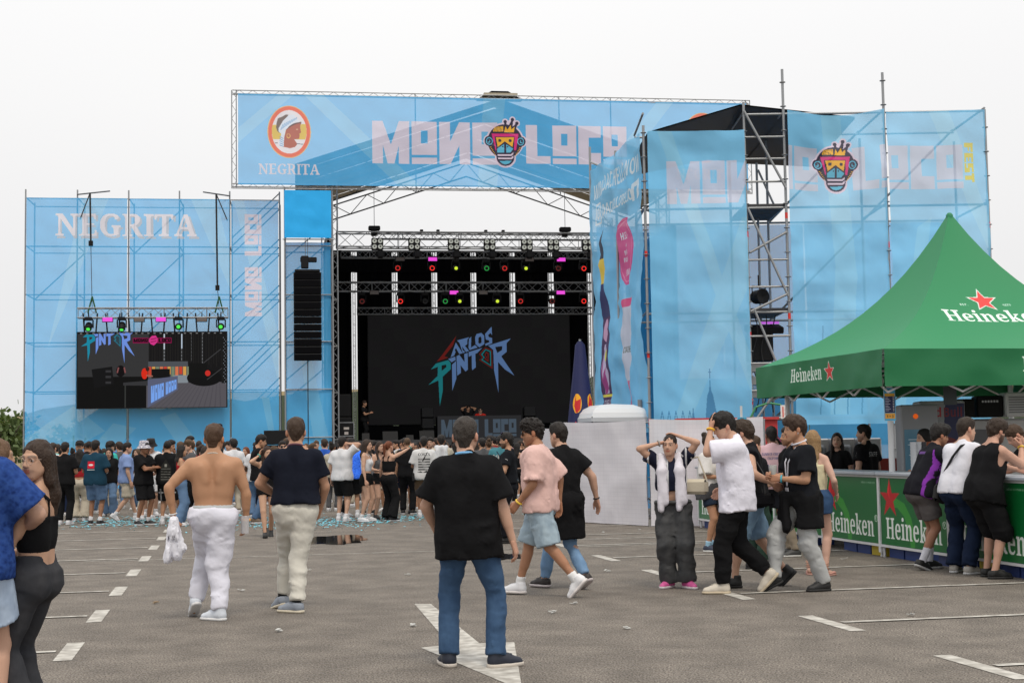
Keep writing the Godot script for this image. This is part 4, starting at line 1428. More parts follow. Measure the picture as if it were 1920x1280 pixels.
func build_ground() -> void:
	var asphalt := StandardMaterial3D.new()
	asphalt.albedo_texture = noise_tex(11, 0.012, lin(0.205, 0.178, 0.15), lin(0.345, 0.303, 0.257), 1024, 8)
	asphalt.uv1_triplanar = true
	asphalt.uv1_world_triplanar = true
	asphalt.uv1_scale = Vector3(0.11, 0.11, 0.11)
	asphalt.detail_enabled = true
	asphalt.detail_albedo = noise_tex(12, 0.22, Color(0.5, 0.49, 0.48), Color(1.0, 1.0, 1.0), 1024, 3, FastNoiseLite.TYPE_SIMPLEX, 0.28)
	asphalt.detail_blend_mode = BaseMaterial3D.BLEND_MODE_MUL
	asphalt.detail_uv_layer = BaseMaterial3D.DETAIL_UV_2
	asphalt.uv2_triplanar = true
	asphalt.uv2_world_triplanar = true
	asphalt.uv2_scale = Vector3(0.22, 0.22, 0.22)
	asphalt.normal_enabled = true
	asphalt.normal_texture = bump_tex(13, 0.25, 2.0, 512)
	asphalt.normal_scale = 0.6
	asphalt.roughness = 0.9
	var pm := PlaneMesh.new()
	pm.size = Vector2(900, 900)
	pm.subdivide_width = 4
	pm.subdivide_depth = 4
	ground_piece("ground", pm, asphalt, Transform3D(Basis(), Vector3(0, 0, -250)))
	# painted markings, worn
	var paint := StandardMaterial3D.new()
	paint.albedo_texture = noise_tex(17, 0.02, lin(0.26, 0.24, 0.21), lin(0.62, 0.6, 0.55), 512, 5)
	paint.uv1_triplanar = true
	paint.uv1_world_triplanar = true
	paint.uv1_scale = Vector3(0.5, 0.5, 0.5)
	paint.roughness = 0.8
	var d := Vector2(0.196, 0.981)
	var n := Vector2(d.y, -d.x)
	var bar := func(c: Vector2, dir: Vector2, ln: float, w: float, y: float) -> ArrayMesh:
		var s := Vector2(-dir.y, dir.x) * w * 0.5
		var e := dir * ln * 0.5
		return flat_poly([[c.x - e.x - s.x, c.y - e.y - s.y], [c.x + e.x - s.x, c.y + e.y - s.y], [c.x + e.x + s.x, c.y + e.y + s.y], [c.x - e.x + s.x, c.y - e.y + s.y]], y)
	for k in 9:
		var c := Vector2(-3.44, -11.2) + Vector2(-0.462, -2.375) * k
		ground_piece("road_marking", bar.call(c, d, 1.02, 0.135, 0.004), paint)
		ground_piece("road_marking", bar.call(c - n * 2.65, n, 5.1, 0.085, 0.008), paint)
	for k in 10:
		var c := Vector2(3.1, -9.75) + Vector2(-0.472, -2.43) * (k - 1)
		ground_piece("road_marking", bar.call(c, d, 1.08, 0.135, 0.004), paint)
		ground_piece("road_marking", bar.call(c + n * 2.65, n, 5.1, 0.085, 0.008), paint)
	ground_piece("road_marking", flat_poly([[-0.99, -14.16], [-0.83, -14.14], [-0.29, -11.28], [-0.02, -11.32], [0.03, -9.1], [-0.73, -11.08], [-0.52, -11.24]], 0.004), paint)
	for l in [[-2.6, -21.0, 7.0, 0.05], [1.6, -23.5, 5.0, 0.07], [1.9, -21.9, 4.2, 0.06]]:
		ground_piece("road_marking", bar.call(Vector2(l[0], l[1]), n, l[2], l[3], 0.004), paint)
	# puddles
	var water := mat(lin(0.02, 0.02, 0.02), 0.03)
	water.metallic_specular = 0.6
	for q in [[-3.08, -24.3, 0.62, 1.25, 3], [-0.12, -20.0, 0.26, 0.5, 5]]:
		var f := FastNoiseLite.new()
		f.seed = q[4]
		f.frequency = 0.9
		var pts := []
		for k in 48:
			var a := TAU * k / 48
			var r := 1.0 + 0.45 * f.get_noise_2d(cos(a) * 1.5, sin(a) * 1.5)
			pts.append([q[0] + cos(a) * q[2] * r, q[1] + sin(a) * q[3] * r])
		ground_piece("puddle_water", flat_poly(pts, 0.005), water)
	# confetti strewn on the ground near the crowd
	var cm := MultiMesh.new()
	cm.transform_format = MultiMesh.TRANSFORM_3D
	var qm := PlaneMesh.new()
	qm.size = Vector2(0.06, 0.026)
	cm.mesh = qm
	cm.instance_count = 2600
	var rng := RandomNumberGenerator.new()
	rng.seed = 77
	for k in 2600:
		var cl := rng.randi() % 14
		var cx: float = [-8.2, -7.6, -4.4, -3.0, -2.4, -9.0, -6.0, -5.0, -1.4, -3.6, -4.9, -8.8, -2.9, -7.0][cl] + rng.randfn(0, 0.75)
		var cz: float = [-30.5, -31.5, -30.2, -31.0, -31.8, -32.5, -31.6, -30.6, -31.6, -29.0, -29.5, -31.0, -30.2, -33.0][cl] + rng.randfn(0, 1.0)
		cm.set_instance_transform(k, Transform3D(Basis.from_euler(Vector3(rng.randf_range(-0.25, 0.25), rng.randf() * TAU, rng.randf_range(-0.25, 0.25))), Vector3(cx, 0.014, cz)))
	var ci := MultiMeshInstance3D.new()
	ci.name = "confetti"
	ci.multimesh = cm
	ci.material_override = mat(lin(0.14, 0.58, 0.72), 0.5)
	add_child(ci)
	tag(ci, "pale blue paper confetti strewn over the asphalt before the crowd", "confetti", "", "stuff")
	# litter
	for k in 16:
		var p: Array = [[-2.98, -15.7], [-1.98, -12.2], [0.34, -13.2], [-3.62, -14.6], [0.55, -13.9], [1.1, -17.4], [2.9, -17.0], [3.4, -12.6], [-0.9, -12.4], [-2.6, -18.2], [4.2, -18.6], [1.5, -25.0], [2.2, -25.6], [2.9, -25.4], [-1.3, -17.3], [0.9, -12.0]][k]
		var b := Build.new()
		var rs := RandomNumberGenerator.new()
		rs.seed = 300 + k
		for t in 3:
			b.box(Vector3(rs.randf_range(-0.03, 0.03), 0.012 + t * 0.006, rs.randf_range(-0.03, 0.03)), Vector3(rs.randf_range(0.02, 0.055), 0.006, rs.randf_range(0.015, 0.035)), Basis.from_euler(Vector3(rs.randf_range(-0.2, 0.2), rs.randf() * TAU, rs.randf_range(-0.2, 0.2))))
		solo("paper_scrap", b.done(), mat(lin(0.5, 0.5, 0.48) if k != 3 else lin(0.3, 0.22, 0.14), 0.8), "crumpled scrap of pale litter lying alone on the asphalt", "litter", Transform3D(Basis(), Vector3(p[0], 0.0, p[1])), "scraps of litter on the asphalt")
	# dry grass rise and hills beyond
	var grass := mat(lin(0.3, 0.25, 0.14), 0.95)
	grass.albedo_texture = noise_tex(41, 0.05, Color(0.75, 0.7, 0.6), Color(1, 1, 1), 256)
	grass.uv1_triplanar = true
	grass.uv1_scale = Vector3(0.1, 0.1, 0.1)
	var hb := Build.new()
	var fn := FastNoiseLite.new()
	fn.seed = 8
	fn.frequency = 0.008
	var nx := 60
	for r in 5:
		for x in nx + 1:
			var px := -240.0 + 480.0 * x / nx
			var hh: float = [0.0, 0.8, 2.4, 4.0, 5.0][r] * (1.0 + 0.5 * fn.get_noise_2d(px, r * 30.0)) * (0.75 + 1.0 * smoothstep(-58.0, -42.0, px))
			hb.v.append(Vector3(px, hh, -105.0 - r * 14.0))
			hb.n.append(Vector3(0, 0.98, 0.2))
			hb.u.append(Vector2(px, r))
	for r in 4:
		for x in nx:
			var a := r * (nx + 1) + x
			hb.i.append_array(PackedInt32Array([a, a + nx + 1, a + nx + 2, a, a + nx + 2, a + 1]))
	ground_piece("hill", hb.done(), grass)
	# wooded rise that darkens the foot of the sheer banners
	var wb := Build.new()
	for x in 81:
		var px := -39.0 + x * 1.3
		var top := 6.2 + 2.6 * fn.get_noise_2d(px * 3.0, 77.0) + 0.7 * fn.get_noise_2d(px * 22.0, 9.0)
		top *= smoothstep(-40.0, -35.0, px) * 0.9 + 0.1
		for r in 3:
			wb.v.append(Vector3(px, [0.0, top * 0.75, top][r], [-116.0, -119.0, -126.0][r]))
			wb.n.append(Vector3(0, 0.6, 0.8))
			wb.u.append(Vector2(px, r))
	for x in 80:
		for r in 2:
			var a := x * 3 + r
			wb.i.append_array(PackedInt32Array([a, a + 1, a + 4, a, a + 4, a + 3]))
	ground_piece("hill", wb.done(), mat(lin(0.035, 0.05, 0.025), 0.95))
	var spots := [[-31.5, -88.0, 4.3, 2.6], [-34.5, -86.0, 3.4, 2.2], [-28.8, -96.0, 3.0, 2.2]]
	for k in spots.size():
		var s: Array = spots[k]
		tree(Vector3(s[0], 0.0, s[1]), s[2], s[3], 900 + k, "leafy green tree on the open field beyond the blue wall" if k == 0 else ("smaller tree at the frame edge beyond the field" if k == 1 else "low tree beside the blue wall on the dry rise"), "trees beyond the field")

var leaf_mesh: ArrayMesh
func tree(at: Vector3, h: float, r: float, sd: int, label: String, group: String) -> void:
	var o := thing("broadleaf_tree", label, "tree", Transform3D(Basis(), at), group)
	var rng := RandomNumberGenerator.new()
	rng.seed = sd
	var b := Build.new()
	b.tube(Vector3.ZERO, Vector3(0, h * 0.55, 0), 0.16, 0.09, 7)
	for k in 6:
		var a := rng.randf() * TAU
		b.tube(Vector3(0, h * rng.randf_range(0.25, 0.5), 0), Vector3(cos(a) * r * 0.6, h * rng.randf_range(0.6, 0.85), sin(a) * r * 0.6), 0.07, 0.03, 5)
	part("trunk", b.done(), mat(lin(0.08, 0.06, 0.045), 0.9), o)
	b = Build.new()
	var cl := []
	for k in 22:
		var p := Vector3(rng.randfn(), rng.randfn() * 0.8, rng.randfn()).normalized() * pow(rng.randf(), 0.5)
		cl.append(Vector3(p.x * r * 0.8, h * 0.62 + p.y * h * 0.34, p.z * r * 0.8))
	for c in cl:
		for k in 60:
			var p: Vector3 = c + Vector3(rng.randfn(), rng.randfn(), rng.randfn()) * r * 0.2
			var x := Vector3(rng.randfn(), rng.randfn(), rng.randfn()).normalized()
			var y := x.cross(Vector3(rng.randfn(), rng.randfn(), rng.randfn())).normalized()
			var s := rng.randf_range(0.1, 0.2)
			b.quad(p - x * s - y * s * 0.6, p + x * s - y * s * 0.6, p + x * s + y * s * 0.6, p - x * s + y * s * 0.6)
	var lm := mat(lin(0.075, 0.11, 0.035), 0.7)
	lm.backlight_enabled = true
	lm.backlight = Color(0.25, 0.3, 0.1)
	part("crown", b.done(), lm, o)

# ---------------------------------------------------------------- the stage, turned a little away; its own frame has x to the right and z towards the crowd
var SG: Transform3D
var steel: StandardMaterial3D
var steel_dark: StandardMaterial3D
var black_metal: StandardMaterial3D
var black_cloth: StandardMaterial3D
var strap_mat: StandardMaterial3D

func cloth_mat(t: Texture2D, back := 0.3) -> StandardMaterial3D:
	var m := StandardMaterial3D.new()
	m.albedo_texture = t
	m.transparency = BaseMaterial3D.TRANSPARENCY_ALPHA
	m.roughness = 0.75
	m.texture_repeat = false
	m.cull_mode = BaseMaterial3D.CULL_DISABLED
	m.backlight_enabled = true
	m.backlight = Color(back, back, back)
	return m

func glow(c: Color, e: float) -> StandardMaterial3D:
	var m := mat(Color(0.05, 0.05, 0.05), 0.4)
	m.emission_enabled = true
	m.emission = c
	m.emission_energy_multiplier = e
	return m

# a square box truss: four chords as parts, the lacing joined
func box_truss(label: String, a: Vector3, b: Vector3, s: float, group := "", frame := SG, r := 0.025, called := "lighting_truss", mt: Material = null) -> Node3D:
	if mt == null: mt = steel
	var o := thing(called, label, "truss", frame * Transform3D(Basis(), a), group)
	var d := b - a
	var ln := d.length()
	var x := d.normalized()
	var z := x.cross(Vector3.UP).normalized() if absf(x.y) < 0.95 else Vector3(0, 0, 1)
	var y := z.cross(x).normalized()
	var c := [y * s / 2 + z * s / 2, y * s / 2 - z * s / 2, -y * s / 2 - z * s / 2, -y * s / 2 + z * s / 2]
	for k in 4:
		pole("chord", o, c[k], c[k] + d, r, mt)
	var lb := Build.new()
	var n := maxi(2, int(round(ln / (s * 1.05))))
	for t in n:
		var p: Vector3 = d * (float(t) / n)
		var q: Vector3 = d * (float(t + 1) / n)
		for k in 4:
			var e: int = (k + 1) % 4
			if (t + k) % 2 == 0:
				lb.tube(p + c[k], q + c[e], r * 0.45, -1, 5, false)
			else:
				lb.tube(p + c[e], q + c[k], r * 0.45, -1, 5, false)
			if t % 4 == 0:
				lb.tube(p + c[k], p + c[e], r * 0.5, -1, 5, false)
	for k in 4:
		lb.tube(d + c[k], d + c[(k + 1) % 4], r * 0.5, -1, 5, false)
	part("lacing", lb.done(), mt, o)
	return o

func moving_head(label: String, at: Vector3, col: Color, e: float, tilt: float, frame := SG, group := "moving head lamps under the trusses") -> void:
	var o := thing("moving_head_lamp", label, "stage light", frame * Transform3D(Basis(), at), group)
	var b := Build.new()
	b.rbox(Vector3(0, -0.1, 0), Vector3(0.3, 0.13, 0.26), 0.02)
	b.tube(Vector3(0, -0.04, 0), Vector3(0, 0.14, 0), 0.025)
	part("base", b.done(), black_metal, o)
	b = Build.new()
	for s in [-1, 1]:
		b.rbox(Vector3(s * 0.17, -0.3, 0), Vector3(0.045, 0.32, 0.12), 0.01)
	part("yoke", b.done(), black_metal, o)
	var hb := Basis(Vector3(1, 0, 0), tilt)
	b = Build.new()
	b.lathe([[0.09, -0.2], [0.125, -0.16], [0.14, 0.0], [0.135, 0.12], [0.12, 0.15], [0.0, 0.15]], 14, Vector3.ZERO, hb * Basis(Vector3(1, 0, 0), PI / 2))
	var h := part("head", b.done(), black_metal, o, Transform3D(Basis(), Vector3(0, -0.42, 0)))
	b = Build.new()
	var hx := hb * Basis(Vector3(1, 0, 0), PI / 2)
	b.lathe([[0.075, 0.152], [0.105, 0.158], [0.11, 0.15], [0.075, 0.15]] if e < 3.0 else [[0.075, 0.15], [0.07, 0.158], [0.0, 0.162]], 18, Vector3.ZERO, hx)
	part("lens", b.done(), glow(col, minf(e, 1.1)), h)

func strobe(label: String, at: Vector3, on: bool, frame := SG) -> void:
	var o := thing("strobe_panel", label, "stage light", frame * Transform3D(Basis(), at), "flat strobe panels under the trusses")
	var b := Build.new()
	b.rbox(Vector3(0, 0, -0.04), Vector3(0.42, 0.2, 0.1), 0.015)
	b.tube(Vector3(0, 0.1, -0.04), Vector3(0, 0.26, -0.04), 0.02)
	part("housing", b.done(), black_metal, o)
	part("panel", boxes([[Vector3(0, 0, 0.014), Vector3(0.38, 0.16, 0.006)]]), glow(Color(0.93, 0.28, 0.85), 1.0) if on else mat(Color(0.42, 0.38, 0.36), 0.4), o)

func drape(w: float, h: float, sd: int) -> ArrayMesh:
	var b := Build.new()
	var f := FastNoiseLite.new()
	f.seed = sd
	var n := int(w / 0.05)
	for y in 2:
		for x in n + 1:
			var px := float(x) * w / n
			var fr := 2.0 + f.get_noise_1d(px * 40.0) * 0.7
			b.v.append(Vector3(px, h * y, sin(px * TAU * fr) * 0.05 + f.get_noise_1d(px * 90.0 + y * 4.0) * 0.05))
			b.n.append(Vector3.ZERO)
			b.u.append(Vector2(px, y))
	for x in n:
		b.i.append_array(PackedInt32Array([x, x + n + 1, x + n + 2, x, x + n + 2, x + 1]))
	for q in range(0, b.i.size(), 3):
		var nn := (b.v[b.i[q + 2]] - b.v[b.i[q]]).cross(b.v[b.i[q + 1]] - b.v[b.i[q]])
		for e in 3:
			b.n[b.i[q + e]] += nn
	for q in b.n.size():
		b.n[q] = b.n[q].normalized()
	return b.done()

func build_stage() -> void:
	var at := func(x, y, z): return SG * Transform3D(Basis(), Vector3(x, y, z))
	# scaffold of the side wall
	var xs := []
	for k in 6:
		xs.append(-18.44 + k * 1.982)
	var sc := thing("scaffold", "tall pipe scaffold carrying the blue wall of the side screen", "scaffold", SG)
	var ys := [0.25, 2.0, 3.93, 5.86, 7.76, 9.68, 11.6]
	for x in xs:
		for z in [-0.06, -2.05]:
			pole("standard", sc, Vector3(x, 0, z), Vector3(x, 11.95 if z > -1 else 11.75, z), 0.03, steel)
		part("base_plate", boxes([[Vector3(x, 0.01, -0.06), Vector3(0.16, 0.02, 0.16)]]), steel, sc)
		for y in ys:
			pole("transom", sc, Vector3(x, y + 0.04, -0.06), Vector3(x, y + 0.04, -2.05), 0.024, steel)
	for k in 5:
		for y in ys:
			for z in [-0.06, -2.05]:
				pole("ledger", sc, Vector3(xs[k], y, z), Vector3(xs[k + 1], y, z), 0.024, steel)
	for l in 6:
		pole("brace", sc, Vector3(xs[2], ys[l], -2.1), Vector3(xs[3], ys[l + 1], -2.1), 0.024, steel_dark)
		if l % 2 == 0:
			pole("brace", sc, Vector3(xs[0], ys[l], -2.1), Vector3(xs[1], ys[l + 1], -2.1), 0.024, steel_dark)
		for q in 3:
			pole("brace", sc, Vector3(xs[4], ys[l] + q * 0.3, -2.1 + q * 0.2), Vector3(xs[5], ys[l + 1] + q * 0.3, -2.1 + q * 0.2), 0.024, steel_dark)
	# tower for the loudspeakers between wall and stage
	var pt := thing("loudspeaker_tower", "narrow scaffold tower between stage and side wall holding the loudspeakers", "scaffold", SG)
	for x in [-8.32, -6.42]:
		for z in [-0.1, 0.7, -2.05]:
			pole("standard", pt, Vector3(x, 0, z), Vector3(x, 12.0, z), 0.03, steel)
	for y in [0.25, 2.0, 3.93, 5.86, 7.76, 9.75, 11.95]:
		for z in [-0.1, -2.05]:
			pole("ledger", pt, Vector3(-8.32, y, z), Vector3(-6.42, y, z), 0.024, steel)
		for x in [-8.32, -6.42]:
			pole("transom", pt, Vector3(x, y, 0.7), Vector3(x, y, -2.05), 0.024, steel)
	for l in 12:
		pole("brace", pt, Vector3(-8.32, 1.0 + l * 0.85, -2.1), Vector3(-6.42, 2.6 + l * 0.85, -2.1), 0.022, steel_dark)
	pole("ledger", pt, Vector3(-8.4, 9.9, 0.74), Vector3(-6.35, 9.9, 0.74), 0.024, steel)
	# blue walls
	for q in [[0.06, 3.86, "sheer blue wall banner carrying the start of the white rum name"], [4.02, 3.9, "sheer blue wall banner carrying the end of the white rum name"]]:
		solo("wall_banner", sheet(q[1], 11.5, 20, 48, 0.06, 3 + int(q[0])), cloth_mat(tex_wing(q[0], q[1])), q[2], "banner", at.call(-18.44 + q[0], 0.1, 0.05), "blue banners on the scaffold wall")
	solo("strip_banner", sheet(1.86, 11.5, 10, 48, 0.06, 9), cloth_mat(tex_strip()), "tall narrow blue banner with sideways block lettering", "banner", at.call(-10.44, 0.05, 0.05), "blue banners on the scaffold wall")
	var plain_blue := Ink.new(1.9, 9.0, 30.0, cloth_blue(0.8))
	beams(plain_blue, [[[0.2, 2.0], [0.5, 2.0], [1.9, 8.0], [1.9, 9.0], [1.4, 9.0]]], 0.82)
	solo("backing_banner", sheet(1.84, 9.6, 10, 30, 0.05, 12), cloth_mat(plain_blue.tex()), "plain sheer blue banner behind the black line array", "banner", at.call(-8.32, 0.3, -0.16), "blue banners on the scaffold wall")
	var sq := Ink.new(1.0, 1.0, 64.0, Color(0.15, 0.7, 0.98, 1.0))
	solo("square_banner", sheet(1.86, 1.92, 14, 14, 0.05, 15), cloth_mat(sq.tex(), 0.3), "square bright blue cloth hung above the line array", "banner", at.call(-8.33, 9.95, 0.8))
	# rigging of the side screen
	var tr := box_truss("lighting truss hung above the side video screen", Vector3(-16.3, 6.95, 0.75), Vector3(-10.55, 6.95, 0.75), 0.38, "", SG, 0.024)
	for s in [[-15.88, -16.45, -15.1], [-11.01, -10.5, -11.5]]:
		var br := thing("hoist_bracket", "angled pipe bracket at the top of the wall, %s" % ("towards the open field" if s[0] < -13 else "next to the stage"), "bracket", SG, "brackets carrying the side screen")
		pole("arm", br, Vector3(s[1], 11.75, 0.0), Vector3(s[2], 11.75, 0.85), 0.028, steel_dark)
		pole("strut", br, Vector3(s[1] + (0.1 if s[0] < -13 else -0.1), 10.75, 0.0), Vector3(s[0], 11.72, 0.6), 0.024, steel_dark)
		var ch := thing("chain_hoist", "black lifting chain down to the truss, %s" % ("far from the stage" if s[0] < -13 else "near the stage"), "hoist", SG, "chains lifting the side truss")
		pole("chain", ch, Vector3(s[0], 11.72, 0.62), Vector3(s[0] + 0.05, 9.75 if s[0] < -13 else 8.0, 0.7), 0.035, strap_mat)
		part("hook_block", boxes([[Vector3(s[0] + 0.05, 9.7 if s[0] < -13 else 7.95, 0.7), Vector3(0.16, 0.2, 0.12)]]), black_metal, ch)
		pole("cable", ch, Vector3(s[0] + 0.05, 9.7 if s[0] < -13 else 7.95, 0.7), Vector3(s[0] + 0.12, 7.14, 0.75), 0.012, strap_mat)
		for e in [-1, 1]:
			pole("sling", ch, Vector3(s[0] + 0.12, 7.6, 0.75), Vector3(s[0] + 0.12 + e * 0.16, 6.95, 0.75), 0.03, mat(Color(0.16, 0.34, 0.2), 0.9))
	for k in 4:
		var x: float = [-15.88, -14.62, -12.45, -10.82][k]
		moving_head(["green eyed lamp at the open end of the side truss", "dim green lamp second along the side truss", "bright green lamp third along the side truss", "green lamp at the stage end of the side truss"][k], Vector3(x, 6.82, 0.85), Color(0.3, 0.9, 0.3), 3.2, [0.7, 0.95, 0.1, 0.15][k])
	for k in 4:
		strobe(["lit pink strobe first on the side truss", "unlit strobe left of the middle of the side truss", "lit pink strobe at the middle of the side truss", "unlit strobe towards the stage on the side truss"][k], Vector3([-15.15, -13.95, -13.12, -11.55][k], 6.68, 0.95), k % 2 == 0)
	var ss := thing("side_screen", "large video screen hung before the blue wall showing the disc jockey live", "screen", SG)
	var sb := Build.new()
	sb.box(Vector3(-13.46, 4.72, 0.65), Vector3(5.76, 3.0, 0.16))
	part("cabinet", sb.done(), black_metal, ss)
	sb = Build.new()
	sb.quad(Vector3(-16.3, 3.24, 0.735), Vector3(-10.62, 3.24, 0.735), Vector3(-10.62, 6.2, 0.735), Vector3(-16.3, 6.2, 0.735))
	part("display", sb.done(), screen_mat(tex_screen_side(), 1.0), ss)
	for k in 13:
		var sx := -16.05 + k * 0.43
		pole("strap", ss, Vector3(sx, 6.22, 0.68), Vector3(sx - 0.06 + 0.12 * (k % 2), 6.95, 0.72), 0.03, strap_mat)
	# line array
	var la := thing("line_array", "tall hanging column of black loudspeaker cabinets", "loudspeaker", at.call(-7.43, 8.57, 0.62))
	for k in 12:
		var cb := Build.new()
		cb.rbox(Vector3(0, -0.145, 0), Vector3(1.1, 0.275, 0.5), 0.02)
		var c := part("cabinet", cb.done(), black_metal, la, Transform3D(Basis(Vector3(1, 0, 0), 0.012 * k), Vector3(0, -k * 0.294, -0.02 + 0.0006 * k * k)))
		var gb := Build.new()
		gb.box(Vector3(0, -0.145, 0.255), Vector3(1.02, 0.22, 0.012))
		part("grille", gb.done(), black_cloth, c)
	var fb := Build.new()
	fb.rbox(Vector3(0, 0.06, 0), Vector3(1.0, 0.1, 0.5), 0.02)
	part("bumper", fb.done(), black_metal, la)
	fb = Build.new()
	fb.rbox(Vector3(-0.1, 0.42, 0), Vector3(0.3, 0.5, 0.26), 0.03)
	fb.rbox(Vector3(0.05, 0.52, 0), Vector3(0.66, 0.2, 0.2), 0.03)
	part("motor", fb.done(), black_metal, la)
	for s in [-0.08, 0.02]:
		pole("chain", la, Vector3(s, 0.6, 0), Vector3(s, 1.4, 0), 0.012, steel_dark)
	pole("cable", la, Vector3(0.0, -3.5, -0.1), Vector3(0.0, -8.3, -0.1), 0.02, strap_mat)
	var sub := thing("subwoofer", "black bass cabinet standing before the blue wall", "loudspeaker", at.call(-8.62, 0, 1.4))
	var su := Build.new()
	for k in 4:
		su.rbox(Vector3(0, 0.29 + k * 0.57, 0), Vector3(1.05, 0.55, 0.7), 0.02)
	part("cabinet", su.done(), black_metal, sub)
	# roof
	var rf := thing("stage_roof", "beige gabled canopy roof over the stage", "canopy", SG)
	var rb := Build.new()
	for s in [-1, 1]:
		for k in 8:
			var z0 := 0.2 - k * 1.55
			var z1 := z0 - 1.55
			var e: float = 0.5 + s * 8.4
			var sag := 0.06 * (k % 2)
			if s < 0:
				rb.quad(Vector3(e, 13.05, z0), Vector3(0.5, 15.9 - sag, z0), Vector3(0.5, 15.9, z1), Vector3(e, 13.05, z1))
			else:
				rb.quad(Vector3(0.5, 15.9 - sag, z0), Vector3(e, 13.05, z0), Vector3(e, 13.05, z1), Vector3(0.5, 15.9, z1))
	var rm := mat(lin(0.42, 0.37, 0.27), 0.7)
	rm.cull_mode = BaseMaterial3D.CULL_DISABLED
	rm.backlight_enabled = true
	rm.backlight = Color(0.12, 0.1, 0.07)
	part("membrane", rb.done(), rm, rf)
	rb = Build.new()
	rb.box(Vector3(0.55, 16.05, 0.1), Vector3(1.4, 0.1, 0.6), Basis())
	rb.prism(PackedVector2Array([Vector2(-0.4, 15.9), Vector2(1.5, 15.9), Vector2(0.9, 16.25), Vector2(0.2, 16.25)]), -0.3, 0.1)
	part("ridge_cap", rb.done(), rm, rf)
	for z in [-0.4, -6.0, -11.8]:
		for s in [-1, 1]:
			var a: Vector3 = Vector3(0.5 + s * 8.2, 12.75, z)
			var c := Vector3(0.5, 15.5, z)
			for o in [Vector3(0, 0.1, 0), Vector3(0, -0.6, 0)]:
				pole("rafter_chord", rf, a + o, c + o, 0.035, steel_dark)
			var lb := Build.new()
			for k in 10:
				var p: Vector3 = a.lerp(c, k / 10.0) + Vector3(0, 0.1 if k % 2 == 0 else -0.6, 0)
				var q: Vector3 = a.lerp(c, (k + 1) / 10.0) + Vector3(0, -0.6 if k % 2 == 0 else 0.1, 0)
				lb.tube(p, q, 0.02, -1, 5, false)
			part("rafter_lacing", lb.done(), steel_dark, rf)
	for x in [-7.6, 8.6]:
		pole("eaves_beam", rf, Vector3(x, 12.7, -0.4), Vector3(x, 12.7, -11.8), 0.05, steel_dark)
	for x in [-6.42, 7.55]:
		for z in [-0.5, -11.6]:
			box_truss("upright truss leg of the stage roof at the %s corner %s" % ["near" if z > -2 else "back", "beside the line array" if x < 0 else "behind the scaffold tower"], Vector3(x, 0, z), Vector3(x, 12.8, z), 0.45, "legs of the stage roof", SG, 0.028, "roof_leg")
	# top banner and its frame
	var bf := thing("banner_frame", "slim lattice frame round the wide stage banner", "frame", SG)
	for y in [12.02, 15.8]:
		for o in [[-0.09, 0.1], [0.09, 0.1], [0.0, -0.1]]:
			pole("rail", bf, Vector3(-10.36, y + o[0], 0.7 + o[1]), Vector3(11.1, y + o[0], 0.7 + o[1]), 0.022, steel)
		var lb := Build.new()
		for k in 80:
			var x0 := -10.36 + k * 0.26825
			lb.tube(Vector3(x0, y - 0.09 * (1 if k % 2 == 0 else -1), 0.8), Vector3(x0 + 0.268, y + 0.09 * (1 if k % 2 == 0 else -1), 0.8), 0.009, -1, 4, false)
		part("rail_lacing", lb.done(), steel, bf)
	for x in [-10.3, 11.02]:
		for o in [-0.09, 0.09]:
			pole("upright", bf, Vector3(x + o, 11.92, 0.75), Vector3(x + o, 15.9, 0.75), 0.022, steel)
		var lb := Build.new()
		for k in 14:
			lb.tube(Vector3(x - 0.09 * (1 if k % 2 == 0 else -1), 11.95 + k * 0.28, 0.75), Vector3(x + 0.09 * (1 if k % 2 == 0 else -1), 12.23 + k * 0.28, 0.75), 0.009, -1, 4, false)
		part("upright_lacing", lb.done(), steel, bf)
	for x in [-3.0, 3.0, 5.2]:
		pole("prop", bf, Vector3(x, 11.9, 0.3), Vector3(x, 16.0, 0.3), 0.024, steel)
	solo("stage_banner", sheet(21.05, 3.68, 90, 16, 0.05, 21), cloth_mat(tex_top_banner()), "wide sheer blue banner above the stage with block lettering and two emblems", "banner", at.call(-10.14, 12.06, 0.86))
	# stage floor, drapes
	var dk := thing("stage_deck", "raised black stage floor behind the crowd", "stage", SG)
	part("deck", boxes([[Vector3(0.6, 1.72, -5.2), Vector3(14.4, 0.24, 10.4)]]), mat(lin(0.03, 0.03, 0.032), 0.6), dk)
	part("skirt", drape(14.4, 1.6, 4), black_cloth, dk, Transform3D(Basis(), Vector3(-6.6, 0, 0.05)))
	var cols := [-5.17, -3.25, -1.36, 0.52, 2.4, 4.29, 6.2]
	var edges := [-6.5, -5.17, -3.25, -1.36, 0.52, 2.4, 4.29, 6.2, 8.0]
	for k in 8:
		solo("backdrop_drape", drape(edges[k + 1] - edges[k] - 0.26, 9.05, 30 + k), black_cloth, "black pleated backdrop drape, number %s from the line array side" % ["one", "two", "three", "four", "five", "six", "seven", "eight"][k], "curtain", at.call(edges[k] + 0.13, 1.84, -9.6), "black drapes behind the stage")
	for k in cols.size():
		box_truss("thin upright truss showing bright in drape gap %s from the line array side" % ["one", "two", "three", "four", "five", "six", "seven"][k], Vector3(cols[k], 1.84, -9.85), Vector3(cols[k], 10.9, -9.85), 0.12, "uprights between the drapes", SG, 0.012, "drape_upright", mat(lin(0.5, 0.5, 0.5), 0.4))
	for s in [[-6.55, "beside the line array"], [8.05, "behind the scaffold tower"]]:
		solo("side_drape", drape(9.4, 9.0, 50 + int(s[0])), black_cloth, "black drape closing the stage side, %s" % s[1], "curtain", SG * Transform3D(Basis(Vector3.UP, PI / 2), Vector3(s[0], 1.84, -0.3)), "black drapes at the stage sides")
	solo("border_drape", drape(14.4, 0.8, 61), black_cloth, "narrow black border drape below the top lighting truss", "curtain", at.call(-6.5, 9.8, -9.4))
